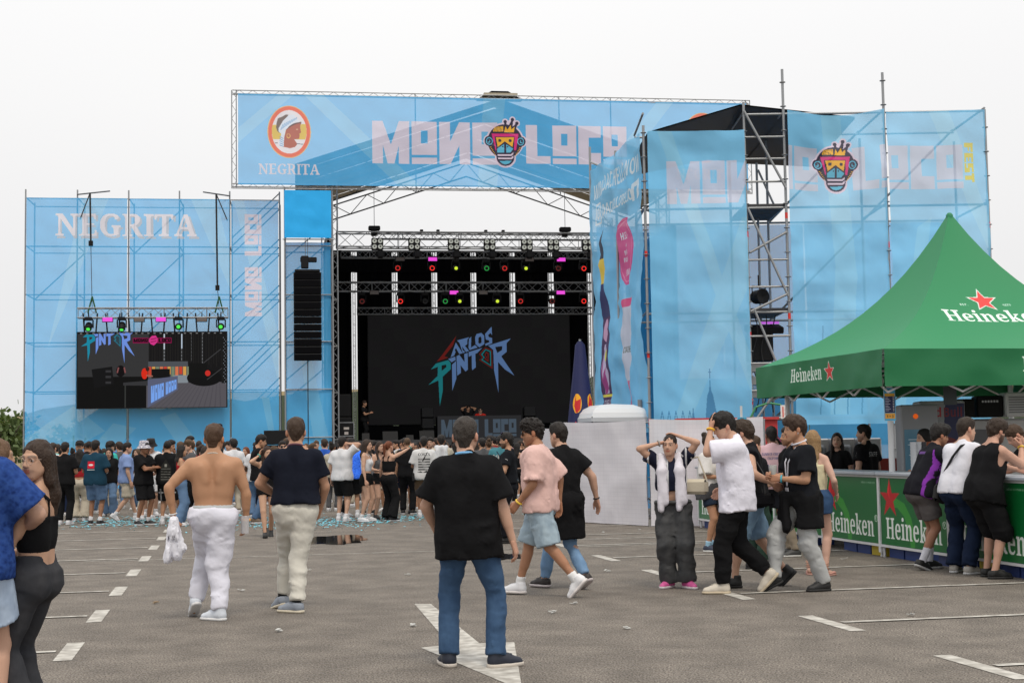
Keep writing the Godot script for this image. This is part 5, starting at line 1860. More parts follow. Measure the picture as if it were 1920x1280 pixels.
	# trusses and lamps over the stage
	box_truss("deep front lighting truss across the stage top", Vector3(-6.2, 10.27, -2), Vector3(7.5, 10.27, -2), 0.62, "", SG, 0.03)
	box_truss("rear light coloured truss at the very top of the drapes", Vector3(-4.6, 10.62, -3), Vector3(7.5, 10.62, -3), 0.3, "", SG, 0.022)
	box_truss("second lighting truss carrying the upper row of lamps", Vector3(-5.95, 9.93, -4), Vector3(7.5, 9.93, -4), 0.3, "", SG, 0.022)
	box_truss("third lighting truss carrying the middle row of lamps", Vector3(-6.2, 8.68, -5.5), Vector3(7.5, 8.68, -5.5), 0.4, "", SG, 0.024)
	box_truss("low lighting truss just above the big stage screen", Vector3(-5.1, 7.83, -8), Vector3(6.6, 7.83, -8), 0.3, "", SG, 0.024)
	var ord := ["one", "two", "three", "four", "five", "six", "seven", "eight", "nine", "ten"]
	var bx := [-4.5, -2.95, -1.28, 0.25, 1.85, 3.0, 4.5]
	for k in 7:
		var o := thing("blinder_lamp", "four eyed audience lamp on the front truss, %s along" % ord[k], "stage light", at.call(bx[k], 9.95, -1.6), "four eyed lamps on the front truss")
		var bb := Build.new()
		bb.rbox(Vector3(0, 0.1, 0), Vector3(0.5, 0.5, 0.18), 0.03)
		bb.rbox(Vector3(0.12, -0.32, 0), Vector3(0.36, 0.36, 0.26), 0.08)
		part("housing", bb.done(), black_metal, o)
		for q in 4:
			var lbx := Build.new()
			lbx.lathe([[0.1, 0.09], [0.08, 0.1], [0.0, 0.085]], 12, Vector3(-0.12 + 0.24 * (q % 2), 0.22 - 0.24 * (q / 2), 0), Basis(Vector3(1, 0, 0), PI / 2))
			part("lens", lbx.done(), mat(Color(0.75, 0.76, 0.72), 0.15, 0.6), o)
	var hx := [-3.5, -2.0, -0.95, 0.4, 1.2, 2.15, 3.6, 4.75]
	var hc := ["r", "R", "y", "g", "r", "y", "d", "R"]
	for k in 8:
		var q: String = hc[k]
		moving_head("moving head with a %s face on the upper lamp row, %s along" % [{"r": "half red", "R": "red ringed", "y": "small yellow", "g": "green dotted", "d": "dull red"}[q], ord[k]], Vector3(hx[k], 9.75, -3.9), {"r": Color(0.9, 0.15, 0.12), "R": Color(1, 0.16, 0.12), "y": Color(0.8, 0.9, 0.2), "g": Color(0.15, 0.7, 0.3), "d": Color(0.5, 0.12, 0.1)}[q], {"r": 0.8, "R": 1.6, "y": 3.2, "g": 0.7, "d": 0.5}[q], 0.12)
	var hx2 := [-5.0, -3.3, -2.2, -1.3, -0.65, 1.05, 2.1, 3.55, 5.0]
	var hc2 := ["d", "R", "n", "g", "y", "y", "r", "d", "R"]
	for k in 9:
		var q: String = hc2[k]
		moving_head("moving head with a %s face on the lower lamp row, %s along" % [{"r": "half red", "R": "red ringed", "y": "small yellow", "g": "green dotted", "d": "dull red", "n": "dark"}[q], ord[k]], Vector3(hx2[k], 8.44, -5.3), {"r": Color(0.9, 0.15, 0.12), "R": Color(1, 0.16, 0.12), "y": Color(0.8, 0.9, 0.2), "g": Color(0.15, 0.7, 0.3), "d": Color(0.5, 0.12, 0.1), "n": Color(0.1, 0.1, 0.1)}[q], {"r": 0.8, "R": 1.6, "y": 3.2, "g": 0.7, "d": 0.5, "n": 0.1}[q], 0.12)
	for k in 4:
		strobe("%s strobe on the second truss over the stage, %s along" % ["unlit" if k % 2 == 0 else "lit pink", ord[k]], Vector3([-3.4, -1.98, 2.3, 3.72][k], 9.7, -3.7), k % 2 == 1)
	for k in 4:
		strobe("%s strobe on the third truss over the stage, %s along" % ["unlit" if k % 2 == 0 else "lit pink", ord[k]], Vector3([-4.45, -0.9, 0.42, 3.95][k], 8.4, -5.2), k % 2 == 1)
	for k in 6:
		var b := thing("truss_clamp_motor", "dark rigging motor on top of the front truss, %s along" % ord[k], "hoist", at.call([-4.6, -2.6, -1.9, 0.15, 0.9, 3.6][k], 10.6, -2), "rigging on the front truss")
		var mb := Build.new()
		if k == 0 or k == 5:
			mb.rbox(Vector3(0, 0.18, 0), Vector3(0.5, 0.2, 0.25), 0.04)
			mb.rbox(Vector3(-0.02, 0.0, 0), Vector3(0.24, 0.3, 0.2), 0.03)
		else:
			mb.rbox(Vector3(0, 0.06, 0), Vector3(0.14, 0.16, 0.14), 0.02)
		part("motor", mb.done(), black_metal, b)
		if k == 0 or k == 5:
			pole("chain", b, Vector3(0, 0.2, 0), Vector3(0, 2.6 if k == 0 else 1.8, 0), 0.012, steel_dark)
	# the big screen
	var bs := thing("stage_screen", "huge dark screen at the back of the stage with an angular artist logo", "screen", SG)
	var fb2 := Build.new()
	fb2.box(Vector3(0.24, 5.16, -9.1), Vector3(9.66, 5.16, 0.14))
	part("cabinet", fb2.done(), black_metal, bs)
	fb2 = Build.new()
	fb2.quad(Vector3(-4.56, 2.62, -9.02), Vector3(5.04, 2.62, -9.02), Vector3(5.04, 7.72, -9.02), Vector3(-4.56, 7.72, -9.02))
	part("display", fb2.done(), screen_mat(tex_screen_main(), 1.0), bs)
	part("support", boxes([[Vector3(0.24, 2.2, -9.15), Vector3(9.6, 0.7, 0.1)]]), black_cloth, bs)
	# booth
	var bo := thing("disc_jockey_booth", "grey booth on the stage with block lettering on its front", "booth", SG)
	var qb := Build.new()
	qb.rbox(Vector3(0.15, 2.36, -5.5), Vector3(3.75, 1.04, 0.9), 0.02)
	part("counter", qb.done(), black_metal, bo)
	qb = Build.new()
	qb.quad(Vector3(-1.725, 1.85, -5.044), Vector3(2.025, 1.85, -5.044), Vector3(2.025, 2.89, -5.044), Vector3(-1.725, 2.89, -5.044))
	part("front_print", qb.done(), screen_mat(tex_booth(), 0.8), bo)
	for s in [[-2.15, "on the open side of the booth"], [2.45, "on the tower side of the booth"]]:
		var mo := thing("monitor_speaker", "black stage monitor stack %s" % s[1], "loudspeaker", at.call(s[0], 1.84, -5.2), "monitor stacks beside the booth")
		for k in 3:
			var mb := Build.new()
			mb.rbox(Vector3(0, 0.24 + k * 0.48, 0), Vector3(0.55, 0.46, 0.5), 0.03)
			part("cabinet", mb.done(), black_metal, mo, Transform3D(Basis(Vector3(1, 0, 0), -0.08 * k), Vector3.ZERO))
	var lk := thing("fill_speaker", "tall black speaker at the open edge of the stage", "loudspeaker", at.call(-5.9, 1.84, -3))
	var kb := Build.new()
	kb.rbox(Vector3(0, 0.5, 0), Vector3(0.62, 1.0, 0.6), 0.03)
	kb.rbox(Vector3(0, 1.5, 0), Vector3(0.58, 0.95, 0.55), 0.03)
	part("cabinet", kb.done(), black_metal, lk)
	var rc := thing("road_case", "black flight case with silver edges on the stage edge", "case", at.call(-5.85, 1.84, -1.8))
	kb = Build.new()
	kb.rbox(Vector3(0, 0.4, 0), Vector3(0.62, 0.72, 0.5), 0.01)
	part("shell", kb.done(), black_metal, rc)
	kb = Build.new()
	for sx in [-0.31, 0.31]:
		for sz in [-0.25, 0.25]:
			kb.box(Vector3(sx, 0.4, sz), Vector3(0.035, 0.75, 0.035))
	for sy in [0.04, 0.2, 0.76]:
		for sz in [-0.25, 0.25]:
			kb.box(Vector3(0, sy, sz), Vector3(0.6, 0.032, 0.03))
	part("edging", kb.done(), steel, rc)
	part("label_plate", boxes([[Vector3(0, 0.52, 0.254), Vector3(0.22, 0.1, 0.006)], [Vector3(0, 0.32, 0.254), Vector3(0.16, 0.12, 0.006)]]), mat(Color(0.75, 0.72, 0.7), 0.6), rc)
	var wl := [[-5.1, 0.3, 0.3], [-4.1, 0.62, 0.36], [-2.6, 0.6, 0.36], [-3.3, 0.3, 0.2], [3.3, 0.6, 0.36], [4.6, 0.6, 0.36]]
	for k in wl.size():
		var wm := Build.new()
		wm.prism(PackedVector2Array([Vector2(0, 0), Vector2(0.5, 0), Vector2(0.35, wl[k][2]), Vector2(0.1, wl[k][2])]), -wl[k][1] / 2, wl[k][1] / 2)
		var wo := thing("floor_monitor", "low black wedge speaker on the stage edge, %s along" % ord[k], "loudspeaker", SG * Transform3D(Basis(Vector3.UP, -PI / 2), Vector3(wl[k][0], 1.84, -1.0)), "wedge speakers on the stage edge")
		part("cabinet", wm.done(), black_metal, wo)

func screen_mat(t: Texture2D, e: float) -> StandardMaterial3D:
	var m := mat(Color(0.02, 0.02, 0.02), 0.6)
	m.metallic_specular = 0.15
	m.texture_repeat = false
	m.emission_enabled = true
	m.emission = Color.BLACK
	m.emission_texture = t
	m.emission_operator = BaseMaterial3D.EMISSION_OP_ADD
	m.emission_energy_multiplier = e
	return m

# ---------------------------------------------------------------- scaffold tower beside the stage
func build_tower() -> void:
	var tw := thing("scaffold_tower", "galvanised scaffold tower wrapped in blue banners beside the stage", "scaffold")
	var red := mat(Color(0.85, 0.2, 0.14), 0.6)
	var st := [[2.75, 8.0], [4.81, 8.45], [5.62, 9.12], [7.67, 9.02], [9.73, 8.22]]
	var z1 := -29.0
	var z2 := -31.07
	var ring := Build.new()
	ring.lathe([[0.03, -0.012], [0.062, -0.006], [0.062, 0.006], [0.03, 0.012]], 10)
	var ring_mesh := ring.done()
	for k in 5:
		var x: float = st[k][0]
		for z in [z1, z2]:
			var h: float = st[k][1] if z == z1 else [7.9, 8.3, 8.3, 8.1, 8.0][k]
			pole("standard", tw, Vector3(x, 0, z), Vector3(x, h, z), 0.028, steel)
			if z == z1:
				for q in int(h / 0.5):
					part("rosette", ring_mesh, steel, tw, Transform3D(Basis(), Vector3(x, 0.35 + q * 0.5, z)))
				for q in 3:
					pole("marker_band", tw, Vector3(x, [1.9, 3.25, 5.3][q] + 0.37 * k - int(0.37 * k), z), Vector3(x, [1.9, 3.25, 5.3][q] + 0.37 * k - int(0.37 * k) + 0.12, z), 0.03, red)
	for x in [2.32, 1.88]:
		pole("standard", tw, Vector3(x, 0, -31.0 if x > 2.0 else -33.05), Vector3(x, 7.9 if x > 2.0 else 8.42, -31.0 if x > 2.0 else -33.05), 0.028, steel)
	pole("brace", tw, Vector3(1.9, 8.05, -33.0), Vector3(2.35, 7.7, -32.3), 0.024, steel)
	var lv := [0.35, 2.0, 4.14, 6.27, 8.2]
	for y in lv:
		for k in 4:
			for z in [z1 - 0.03, z2]:
				if k != 0 or y < 7.0 or z == z2:
					pole("ledger", tw, Vector3(st[k][0], y, z), Vector3(st[k + 1][0], y, z), 0.024, steel)
		for k in 5:
			pole("transom", tw, Vector3(st[k][0], y + 0.05, z1), Vector3(st[k][0], y + 0.05, z2), 0.024, steel)
	for y in [7.72, 7.27, 6.8, 5.2, 4.65, 3.65, 3.1, 2.55]:
		pole("ledger", tw, Vector3(4.81, y, z1 + 0.02), Vector3(5.62, y, z1 + 0.02), 0.022, steel)
	for q in [[4.81, 8.25, 5.62, 6.65], [4.83, 6.25, 5.6, 4.45], [4.9, 4.2, 5.4, 2.9], [5.6, 5.75, 4.85, 5.35], [5.6, 4.5, 4.83, 4.15], [5.55, 2.9, 4.9, 2.0]]:
		pole("brace", tw, Vector3(q[0], q[1], z1 + 0.06), Vector3(q[2], q[3], z1 + 0.06), 0.026, steel)
	for k in [2, 3]:
		for y in [2.0, 4.14, 6.27]:
			pole("brace", tw, Vector3(st[k][0], y, z2 - 0.05), Vector3(st[k + 1][0], y + 2.0, z2 - 0.05), 0.024, steel_dark)
	pole("standard", tw, Vector3(5.32, 0, -30.6), Vector3(5.32, 7.5, -30.6), 0.026, steel)
	pole("brace", tw, Vector3(5.35, 7.35, -30.6), Vector3(5.7, 6.4, -30.4), 0.024, steel)
	for y in [4.14, 6.27]:
		for k in 6:
			part("deck_plank", boxes([[Vector3(5.21, y + 0.06, z1 - 0.2 - k * 0.32), Vector3(0.86, 0.05, 0.3)]]), mat(lin(0.05, 0.05, 0.055), 0.7), tw)
	for k in 3:
		part("deck_plank", boxes([[Vector3(5.21, 3.02 - k * 0.26, z1 - 0.3), Vector3(0.8, 0.16, 0.4)]]), mat(lin(0.28, 0.29, 0.3), 0.5, 0.4), tw)
	# black rain sheet over the tower
	var rb := Build.new()
	var roofp := [[2.85, 7.88, 8.0], [4.75, 8.42, 8.42], [5.7, 8.3, 8.3], [7.1, 8.12, 8.2]]
	for k in 3:
		rb.quad(Vector3(roofp[k][0], roofp[k][1], -29.05), Vector3(roofp[k + 1][0], roofp[k + 1][1], -29.05), Vector3(roofp[k + 1][0] - 0.1, roofp[k + 1][2] - 0.35, -32.8), Vector3(roofp[k][0] - 0.3, roofp[k][2] - 0.35, -32.8))
		rb.quad(Vector3(roofp[k][0], roofp[k][1] - 0.03, -29.06), Vector3(roofp[k][0] - 0.3, roofp[k][2] - 0.38, -32.8), Vector3(roofp[k + 1][0] - 0.1, roofp[k + 1][2] - 0.38, -32.8), Vector3(roofp[k + 1][0], roofp[k + 1][1] - 0.03, -29.06))
	solo("rain_sheet", rb.done(), mat(lin(0.02, 0.021, 0.023), 0.5), "black plastic rain sheet roofing the scaffold tower", "sheet")
	# banners
	solo("tower_banner", sheet(1.98, 6.4, 18, 50, 0.09, 71, 0.02), cloth_mat(tex_tower_left()), "blue tower banner with the first three block letters and a faint church", "banner", Transform3D(Basis(), Vector3(2.82, 1.47, -28.93)), "blue banners on the scaffold tower")
	solo("tower_banner", sheet(1.98, 6.4, 18, 50, 0.1, 72, 0.12), cloth_mat(tex_tower_right(0.0)), "blue tower banner carrying the crowned monkey face emblem", "banner", Transform3D(Basis(), Vector3(5.68, 1.85, -28.93)), "blue banners on the scaffold tower")
	solo("tower_banner", sheet(2.0, 6.35, 18, 50, 0.09, 73, 0.02), cloth_mat(tex_tower_right(2.04)), "blue tower banner with the last letters and a small yellow word", "banner", Transform3D(Basis(), Vector3(7.71, 1.85, -28.93)), "blue banners on the scaffold tower")
	solo("tower_banner", sheet(4.15, 6.1, 36, 50, 0.13, 74, 0.0), cloth_mat(tex_tower_side(), 0.3), "blue side banner advertising a bottle and a tall pink drink", "banner", Transform3D(Basis(Vector3(0.82, 0, 4.05).normalized(), Vector3.UP, Vector3(0.82, 0, 4.05).normalized().cross(Vector3.UP)), Vector3(1.88, 1.75, -33.05)), "blue banners on the scaffold tower")
	for q in [[2.0, 2.9, "behind the first tower banner"], [4.9, 1.9, "seen in the open bay of the tower"], [6.82, 3.6, "behind the emblem on the tower"]]:
		var bi := Ink.new(1.0, 1.0, 32.0, Color(0.25, 0.7, 0.96, 0.72))
		solo("rear_banner", sheet(q[1], 6.5, 12, 30, 0.08, 80 + int(q[0])), cloth_mat(bi.tex()), "plain blue cloth at the tower back, %s" % q[2], "banner", Transform3D(Basis(), Vector3(q[0], 0.05, -33.15)), "blue cloths at the back of the tower")
	# what stands on the tower
	var sp := thing("spotlight", "black round spotlight clamped inside the scaffold tower", "spotlight", Transform3D(Basis(Vector3.UP, 0.5), Vector3(5.1, 4.5, -29.5)))
	var b := Build.new()
	b.lathe([[0.0, -0.2], [0.1, -0.19], [0.14, -0.1], [0.15, 0.1], [0.165, 0.14], [0.15, 0.14], [0.0, 0.1]], 18, Vector3.ZERO, Basis(Vector3(1, 0, 0), PI / 2))
	part("housing", b.done(), black_metal, sp)
	b = Build.new()
	b.path([Vector3(-0.17, 0, 0), Vector3(-0.17, 0.22, 0), Vector3(0.17, 0.22, 0), Vector3(0.17, 0, 0)], 0.012)
	b.tube(Vector3(0, 0.22, 0), Vector3(0, 0.45, 0), 0.015)
	part("bracket", b.done(), black_metal, sp)
	var cs := thing("mixing_desk", "dark mixing desk on the lower tower deck", "desk", Transform3D(Basis(), Vector3(5.2, 3.12, -29.6)))
	b = Build.new()
	b.rbox(Vector3(0, 0.72, 0), Vector3(0.74, 0.14, 0.5), 0.02, Basis(Vector3(1, 0, 0), 0.2))
	b.rbox(Vector3(-0.1, 0.35, 0), Vector3(0.5, 0.6, 0.45), 0.02)
	part("case", b.done(), black_metal, cs)
	part("display", boxes([[Vector3(0.1, 0.84, 0.1), Vector3(0.4, 0.05, 0.01)]]), glow(Color(0.8, 0.4, 0.9), 0.8), cs)
	for k in 3:
		var cb := Build.new()
		var pts := []
		for t in 12:
			var y := 4.1 - t * 0.18
			pts.append(Vector3(4.95 + k * 0.2 + sin(t * 0.9 + k) * 0.06, y, -29.25 - 0.05 * k + cos(t * 0.7 + k) * 0.05))
		cb.path(pts, 0.012, 5)
		solo("hanging_cable", cb.done(), strap_mat, "black cable dangling in the open tower bay, %s of three" % ["outermost", "middle", "innermost"][k], "cable", Transform3D(), "cables in the tower bay")
	var gc := Build.new()
	gc.path([Vector3(4.6, 1.5, -28.2), Vector3(4.62, 1.95, -28.2), Vector3(4.75, 2.2, -28.2), Vector3(5.0, 2.28, -28.2), Vector3(5.25, 2.24, -28.2)], 0.022, 6)
	solo("green_hose", gc.done(), mat(lin(0.05, 0.25, 0.1), 0.5), "green hose arching over beside the tower foot", "hose")
	var es := thing("exit_sign", "small white sign with red writing by the tower foot", "sign", Transform3D(Basis(), Vector3(5.2, 1.95, -27.6)))
	part("board", boxes([[Vector3(0, 0.14, 0), Vector3(0.15, 0.26, 0.012)]]), mat(Color(0.9, 0.88, 0.86), 0.6), es)
	part("print", boxes([[Vector3(-0.03, 0.14, 0.01), Vector3(0.02, 0.2, 0.004)], [Vector3(0.03, 0.18, 0.01), Vector3(0.05, 0.03, 0.004)], [Vector3(0.03, 0.1, 0.01), Vector3(0.05, 0.03, 0.004)]]), red, es)
	pole("post", es, Vector3(0, -1.95, -0.02), Vector3(0, 0.05, -0.02), 0.02, steel)

# ---------------------------------------------------------------- white fence, toilet cabin, closed parasol
func build_fence() -> void:
	var wm := mat(lin(0.72, 0.7, 0.74), 0.85)
	var gi := Ink.new(1.0, 1.0, 256.0, Color(1, 1, 1))
	for k in 16:
		gi.rect(0, k / 16.0, 1.0, 0.006, Color(0.965, 0.965, 0.97))
		gi.rect(k / 16.0, 0, 0.006, 1.0, Color(0.97, 0.97, 0.975))
	wm.albedo_texture = gi.tex()
	wm.uv1_triplanar = true
	wm.uv1_world_triplanar = true
	wm.uv1_scale = Vector3(0.8, 0.8, 0.8)
	wm.albedo_color.a = 0.94
	wm.transparency = BaseMaterial3D.TRANSPARENCY_ALPHA
	wm.cull_mode = BaseMaterial3D.CULL_DISABLED
	wm.backlight_enabled = true
	wm.backlight = Color(0.35, 0.35, 0.35)
	var pts := [Vector3(0.55, 0, -30.6), Vector3(1.08, 0, -28.9), Vector3(2.53, 0, -26.75), Vector3(4.55, 0, -26.1)]
	var lab := ["short white sheeted fence panel farthest back beside the dark jacket man", "white sheeted fence panel bulging below the toilet cabin", "long white sheeted fence panel behind the woman with raised arms"]
	for k in 3:
		var a: Vector3 = pts[k]
		var d: Vector3 = pts[k + 1] - a
		var o := thing("barrier_fence", lab[k], "fence", Transform3D(Basis(d.normalized(), Vector3.UP, d.normalized().cross(Vector3.UP)), a), "white sheeted fence panels")
		var ln := d.length()
		var top := 1.98 if k > 0 else 1.9
		part("sheet", sheet(ln - 0.02, top - 0.02, int(ln * 12), 20, 0.05, 120 + k, 0.03), wm, o, Transform3D(Basis(), Vector3(0.01, 0.015, 0.08)))
		for x in [0.02, ln * 0.5, ln - 0.02]:
			pole("post", o, Vector3(x, 0, -0.05), Vector3(x, top - 0.04, -0.05), 0.02, steel)
		for y in [0.2, top - 0.06]:
			pole("rail", o, Vector3(0, y, -0.05), Vector3(ln, y, -0.05), 0.018, steel)
		for x in [0.2, ln - 0.45]:
			part("foot_block", boxes([[Vector3(x, 0.06, -0.05), Vector3(0.5, 0.12, 0.2)]]), mat(lin(0.3, 0.29, 0.27), 0.9), o)
	var rc := thing("red_counter", "red topped counter peeping over the white fence", "counter", Transform3D(Basis(Vector3.UP, 0.0), Vector3(4.1, 0, -27.7)))
	part("front", boxes([[Vector3(0, 0.97, 0), Vector3(1.9, 1.94, 0.3)]]), mat(lin(0.45, 0.03, 0.03), 0.6), rc)
	part("top", boxes([[Vector3(0, 1.97, 0), Vector3(1.95, 0.05, 0.4)]]), mat(lin(0.5, 0.04, 0.04), 0.6), rc)
	# toilet cabin
	var tc := thing("toilet_cabin", "grey portable toilet cabin whose pale lid shows over the fence", "toilet cabin", Transform3D(Basis(Vector3.UP, 0.25), Vector3(2.02, 0, -29.6)))
	var b := Build.new()
	b.rbox(Vector3(0, 1.0, 0), Vector3(1.12, 1.98, 1.12), 0.04)
	part("cabin", b.done(), mat(lin(0.3, 0.31, 0.33), 0.6), tc)
	b = Build.new()
	b.rbox(Vector3(0, 2.02, 0), Vector3(1.26, 0.14, 1.26), 0.03)
	part("roof_rim", b.done(), mat(lin(0.48, 0.5, 0.52), 0.5), tc)
	b = Build.new()
	var prof := [[0.86, 2.08], [0.82, 2.16], [0.74, 2.24], [0.5, 2.32], [0.0, 2.35]]
	for k in 4:
		for s in 4:
			var a0 := PI / 4 + s * PI / 2
			var a1 := a0 + PI / 2
			var r0: float = prof[k][0]
			var r1: float = prof[k + 1][0]
			b.quad(Vector3(cos(a1) * r0, prof[k][1], sin(a1) * r0), Vector3(cos(a0) * r0, prof[k][1], sin(a0) * r0), Vector3(cos(a0) * r1, prof[k + 1][1], sin(a0) * r1), Vector3(cos(a1) * r1, prof[k + 1][1], sin(a1) * r1))
	part("roof_lid", b.done(), mat(lin(0.62, 0.64, 0.66), 0.5), tc)
	pole("vent_pipe", tc, Vector3(0.5, 1.9, 0.35), Vector3(0.5, 2.42, 0.35), 0.05, mat(lin(0.2, 0.2, 0.21), 0.6))
	b = Build.new()
	for k in 5:
		b.box(Vector3(-0.4 + k * 0.2, 1.8, 0.565), Vector3(0.12, 0.16, 0.01))
	part("vent_slots", b.done(), mat(lin(0.12, 0.12, 0.13), 0.7), tc)
	# parasol
	var pu := thing("closed_parasol", "closed navy parasol with yellow and red print standing behind the fence", "parasol", Transform3D(Basis(), Vector3(1.42, 0, -30.0)))
	pole("pole", pu, Vector3.ZERO, Vector3(0, 3.72, 0), 0.025, steel)
	b = Build.new()
	var seg := 24
	var ps := [[0.26, 1.15], [0.29, 1.5], [0.26, 2.0], [0.2, 2.6], [0.14, 3.15], [0.1, 3.6], [0.04, 3.68]]
	for q in ps.size():
		for t in seg + 1:
			var an := TAU * t / seg
			var r: float = ps[q][0] * (1.0 + 0.13 * (1 if t % 2 == 0 else -1) * (1.0 - q / 7.0))
			b.v.append(Vector3(cos(an) * r, ps[q][1], sin(an) * r))
			b.n.append(Vector3(cos(an), 0.25, sin(an)).normalized())
			b.u.append(Vector2(float(t) / seg * 2.0, 1.0 - (ps[q][1] - 1.15) / 2.53))
	for q in ps.size() - 1:
		for t in seg:
			var a := q * (seg + 1) + t
			b.i.append_array(PackedInt32Array([a, a + 1, a + seg + 2, a, a + seg + 2, a + seg + 1]))
	var ik := Ink.new(1.0, 2.53, 150.0, Color(0.07, 0.1, 0.3))
	for k in 2:
		ik.oval(0.15 + k * 0.5, 1.3, 0.15, 0.2, Color(0.92, 0.65, 0.12))
		ik.poly([[0.02 + k * 0.5, 1.2], [0.16 + k * 0.5, 1.25], [0.2 + k * 0.5, 1.12], [0.26 + k * 0.5, 1.35], [0.14 + k * 0.5, 1.5], [0.05 + k * 0.5, 1.42]], Color(0.75, 0.12, 0.14))
		ik.text("dBull", 0.06 + k * 0.5, 1.9, 0.36, 0.24, Color(0.75, 0.12, 0.2), "Droid Sans", 700, 0.15)
	var um := mat(Color.WHITE, 0.7)
	um.albedo_texture = ik.tex()
	part("canopy", b.done(), um, pu)

# ---------------------------------------------------------------- beer bar: tent, counters, equipment
func build_bar() -> void:
	var D := Vector3(0.198, 0, 0.98).normalized()
	var N := Vector3(-D.z, 0, D.x)
	var S0 := Vector3(3.33, 0, -26.2)
	var ptex := tex_panel()
	var pm := mat(Color.WHITE, 0.35)
	pm.albedo_texture = ptex
	pm.texture_repeat = false
	var white := mat(lin(0.66, 0.67, 0.68), 0.5)
	var topm := mat(lin(0.36, 0.39, 0.43), 0.45)
	var names := ["green fronted bar counter unit farthest along, beside the white fence", "green fronted bar counter unit hidden behind the man with his hand to his face", "green fronted bar counter unit behind the young man in grey joggers", "green fronted bar counter unit below the two bar staff", "green fronted bar counter unit behind the jersey man, right of the tent post", "green fronted bar counter unit nearest, behind the man in the tank top", "green fronted bar counter unit cut by the frame edge"]
	var crate_cols := [lin(0.02, 0.05, 0.2), lin(0.02, 0.05, 0.2), lin(0.55, 0.42, 0.03), lin(0.02, 0.04, 0.15)]
	for k in 7:
		var a := S0 + D * (1.84 * k)
		var o := thing("bar_counter", names[k], "counter", Transform3D(Basis(D, Vector3.UP, D.cross(Vector3.UP)), a), "bar counters with beer fronts")
		var b := Build.new()
		# local x along the counter, z away from the customers is negative
		b.quad(Vector3(0.03, 0.17, 0.0), Vector3(1.81, 0.17, 0.0), Vector3(1.81, 1.03, 0.0), Vector3(0.03, 1.03, 0.0))
		part("front_panel", b.done(), pm, o)
		b = Build.new()
		b.box(Vector3(0.015, 0.56, 0.004), Vector3(0.03, 1.0, 0.03))
		b.box(Vector3(1.825, 0.56, 0.004), Vector3(0.028, 1.0, 0.03))
		b.box(Vector3(0.92, 0.15, 0.004), Vector3(1.78, 0.03, 0.028))
		b.box(Vector3(0.92, 1.045, 0.004), Vector3(1.78, 0.025, 0.028))
		part("frame", b.done(), white, o)
		b = Build.new()
		b.rbox(Vector3(0.92, 1.08, -0.22), Vector3(1.835, 0.045, 0.56), 0.01)
		part("top", b.done(), topm, o)
		part("back_board", boxes([[Vector3(0.92, 0.6, -0.02), Vector3(1.78, 0.86, 0.02)]]), white, o)
		for x in [0.04, 1.8]:
			for z in [-0.03, -0.42]:
				pole("leg", o, Vector3(x, 0, z), Vector3(x, 1.05, z), 0.018, white)
		for q in 4:
			if (k * 3 + q) % 5 == 4: continue
			var cr := thing("beer_crate", "%s crate under the counter, %s of its unit, %s" % [["blue", "blue", "yellow", "dark blue"][(k + q) % 4], ["first", "second", "third", "fourth"][q], ["by the fence", "behind the white tee man", "behind the grey joggers", "below the bar staff", "behind the jersey man", "behind the tank top man", "at the frame edge"][k]], "crate", Transform3D(Basis(D, Vector3.UP, D.cross(Vector3.UP)), a + D * (0.3 + q * 0.44) - D.cross(Vector3.UP) * 0.22), "crates under the bar counters")
			var cb := Build.new()
			for s in [-1, 1]:
				cb.box(Vector3(s * 0.19, 0.14, 0), Vector3(0.02, 0.28, 0.3))
				cb.box(Vector3(0, 0.14, s * 0.14), Vector3(0.36, 0.28, 0.02))
				cb.box(Vector3(0, 0.25, s * 0.155), Vector3(0.4, 0.04, 0.012))
			cb.box(Vector3(0, 0.02, 0), Vector3(0.36, 0.02, 0.26))
			part("shell", cb.done(), mat(crate_cols[(k + q) % 4], 0.5), cr)
	# tent
	var E1 := Vector3(-0.2, 0, -0.98).normalized()
	var E2 := Vector3(0.98, 0, -0.2).normalized()
	var W := 4.3
	var c0 := Vector3(4.65, 0, -18.0)
	var ctr := c0 + (E1 + E2) * W * 0.5
	var te := thing("bar_tent", "green pointed bar tent with white beer lettering and a red star", "tent", Transform3D(Basis(E2, Vector3.UP, -E1), ctr))
	# local: x to the right along the front, z towards the camera
	var green := mat(lin(0.012, 0.2, 0.085), 0.55)
	var rm := mat(Color.WHITE, 0.55)
	rm.albedo_texture = tex_tent_roof()
	rm.texture_repeat = false
	rm.backlight_enabled = true
	rm.backlight = Color(0.3, 0.3, 0.3)
	rm.cull_mode = BaseMaterial3D.CULL_DISABLED
	var rp := mat(Color(0.06, 0.5, 0.3), 0.55)
	rp.backlight_enabled = true
	rp.backlight = Color(0.3, 0.3, 0.3)
	rp.cull_mode = BaseMaterial3D.CULL_DISABLED
	var hw := W * 0.5
	for f in 4:
		var bs := Basis(Vector3.UP, f * PI / 2)
		var b := Build.new()
		var n := 14
		for r in n + 1:
			var t := float(r) / n
			var w := hw * (1.0 - t) + 0.03 * t
			var y := 2.66 + 2.06 * (0.45 * t + 0.55 * t * t * t) + 0.0
			for q in n + 1:
				var s := float(q) / n * 2.0 - 1.0
				var sag := 0.05 * sin(PI * t) * (1.0 - s * s)
				b.v.append(bs * Vector3(s * w, y - sag, w))
				b.n.append(Vector3.ZERO)
				b.u.append(Vector2(0.5 + s * w / 4.0, 1.0 - (t * 0.9)))
		for r in n:
			for q in n:
				var a := r * (n + 1) + q
				b.i.append_array(PackedInt32Array([a, a + n + 2, a + 1, a, a + n + 1, a + n + 2]))
		for q in range(0, b.i.size(), 3):
			var nn := (b.v[b.i[q + 2]] - b.v[b.i[q]]).cross(b.v[b.i[q + 1]] - b.v[b.i[q]])
			for e in 3:
				b.n[b.i[q + e]] += nn
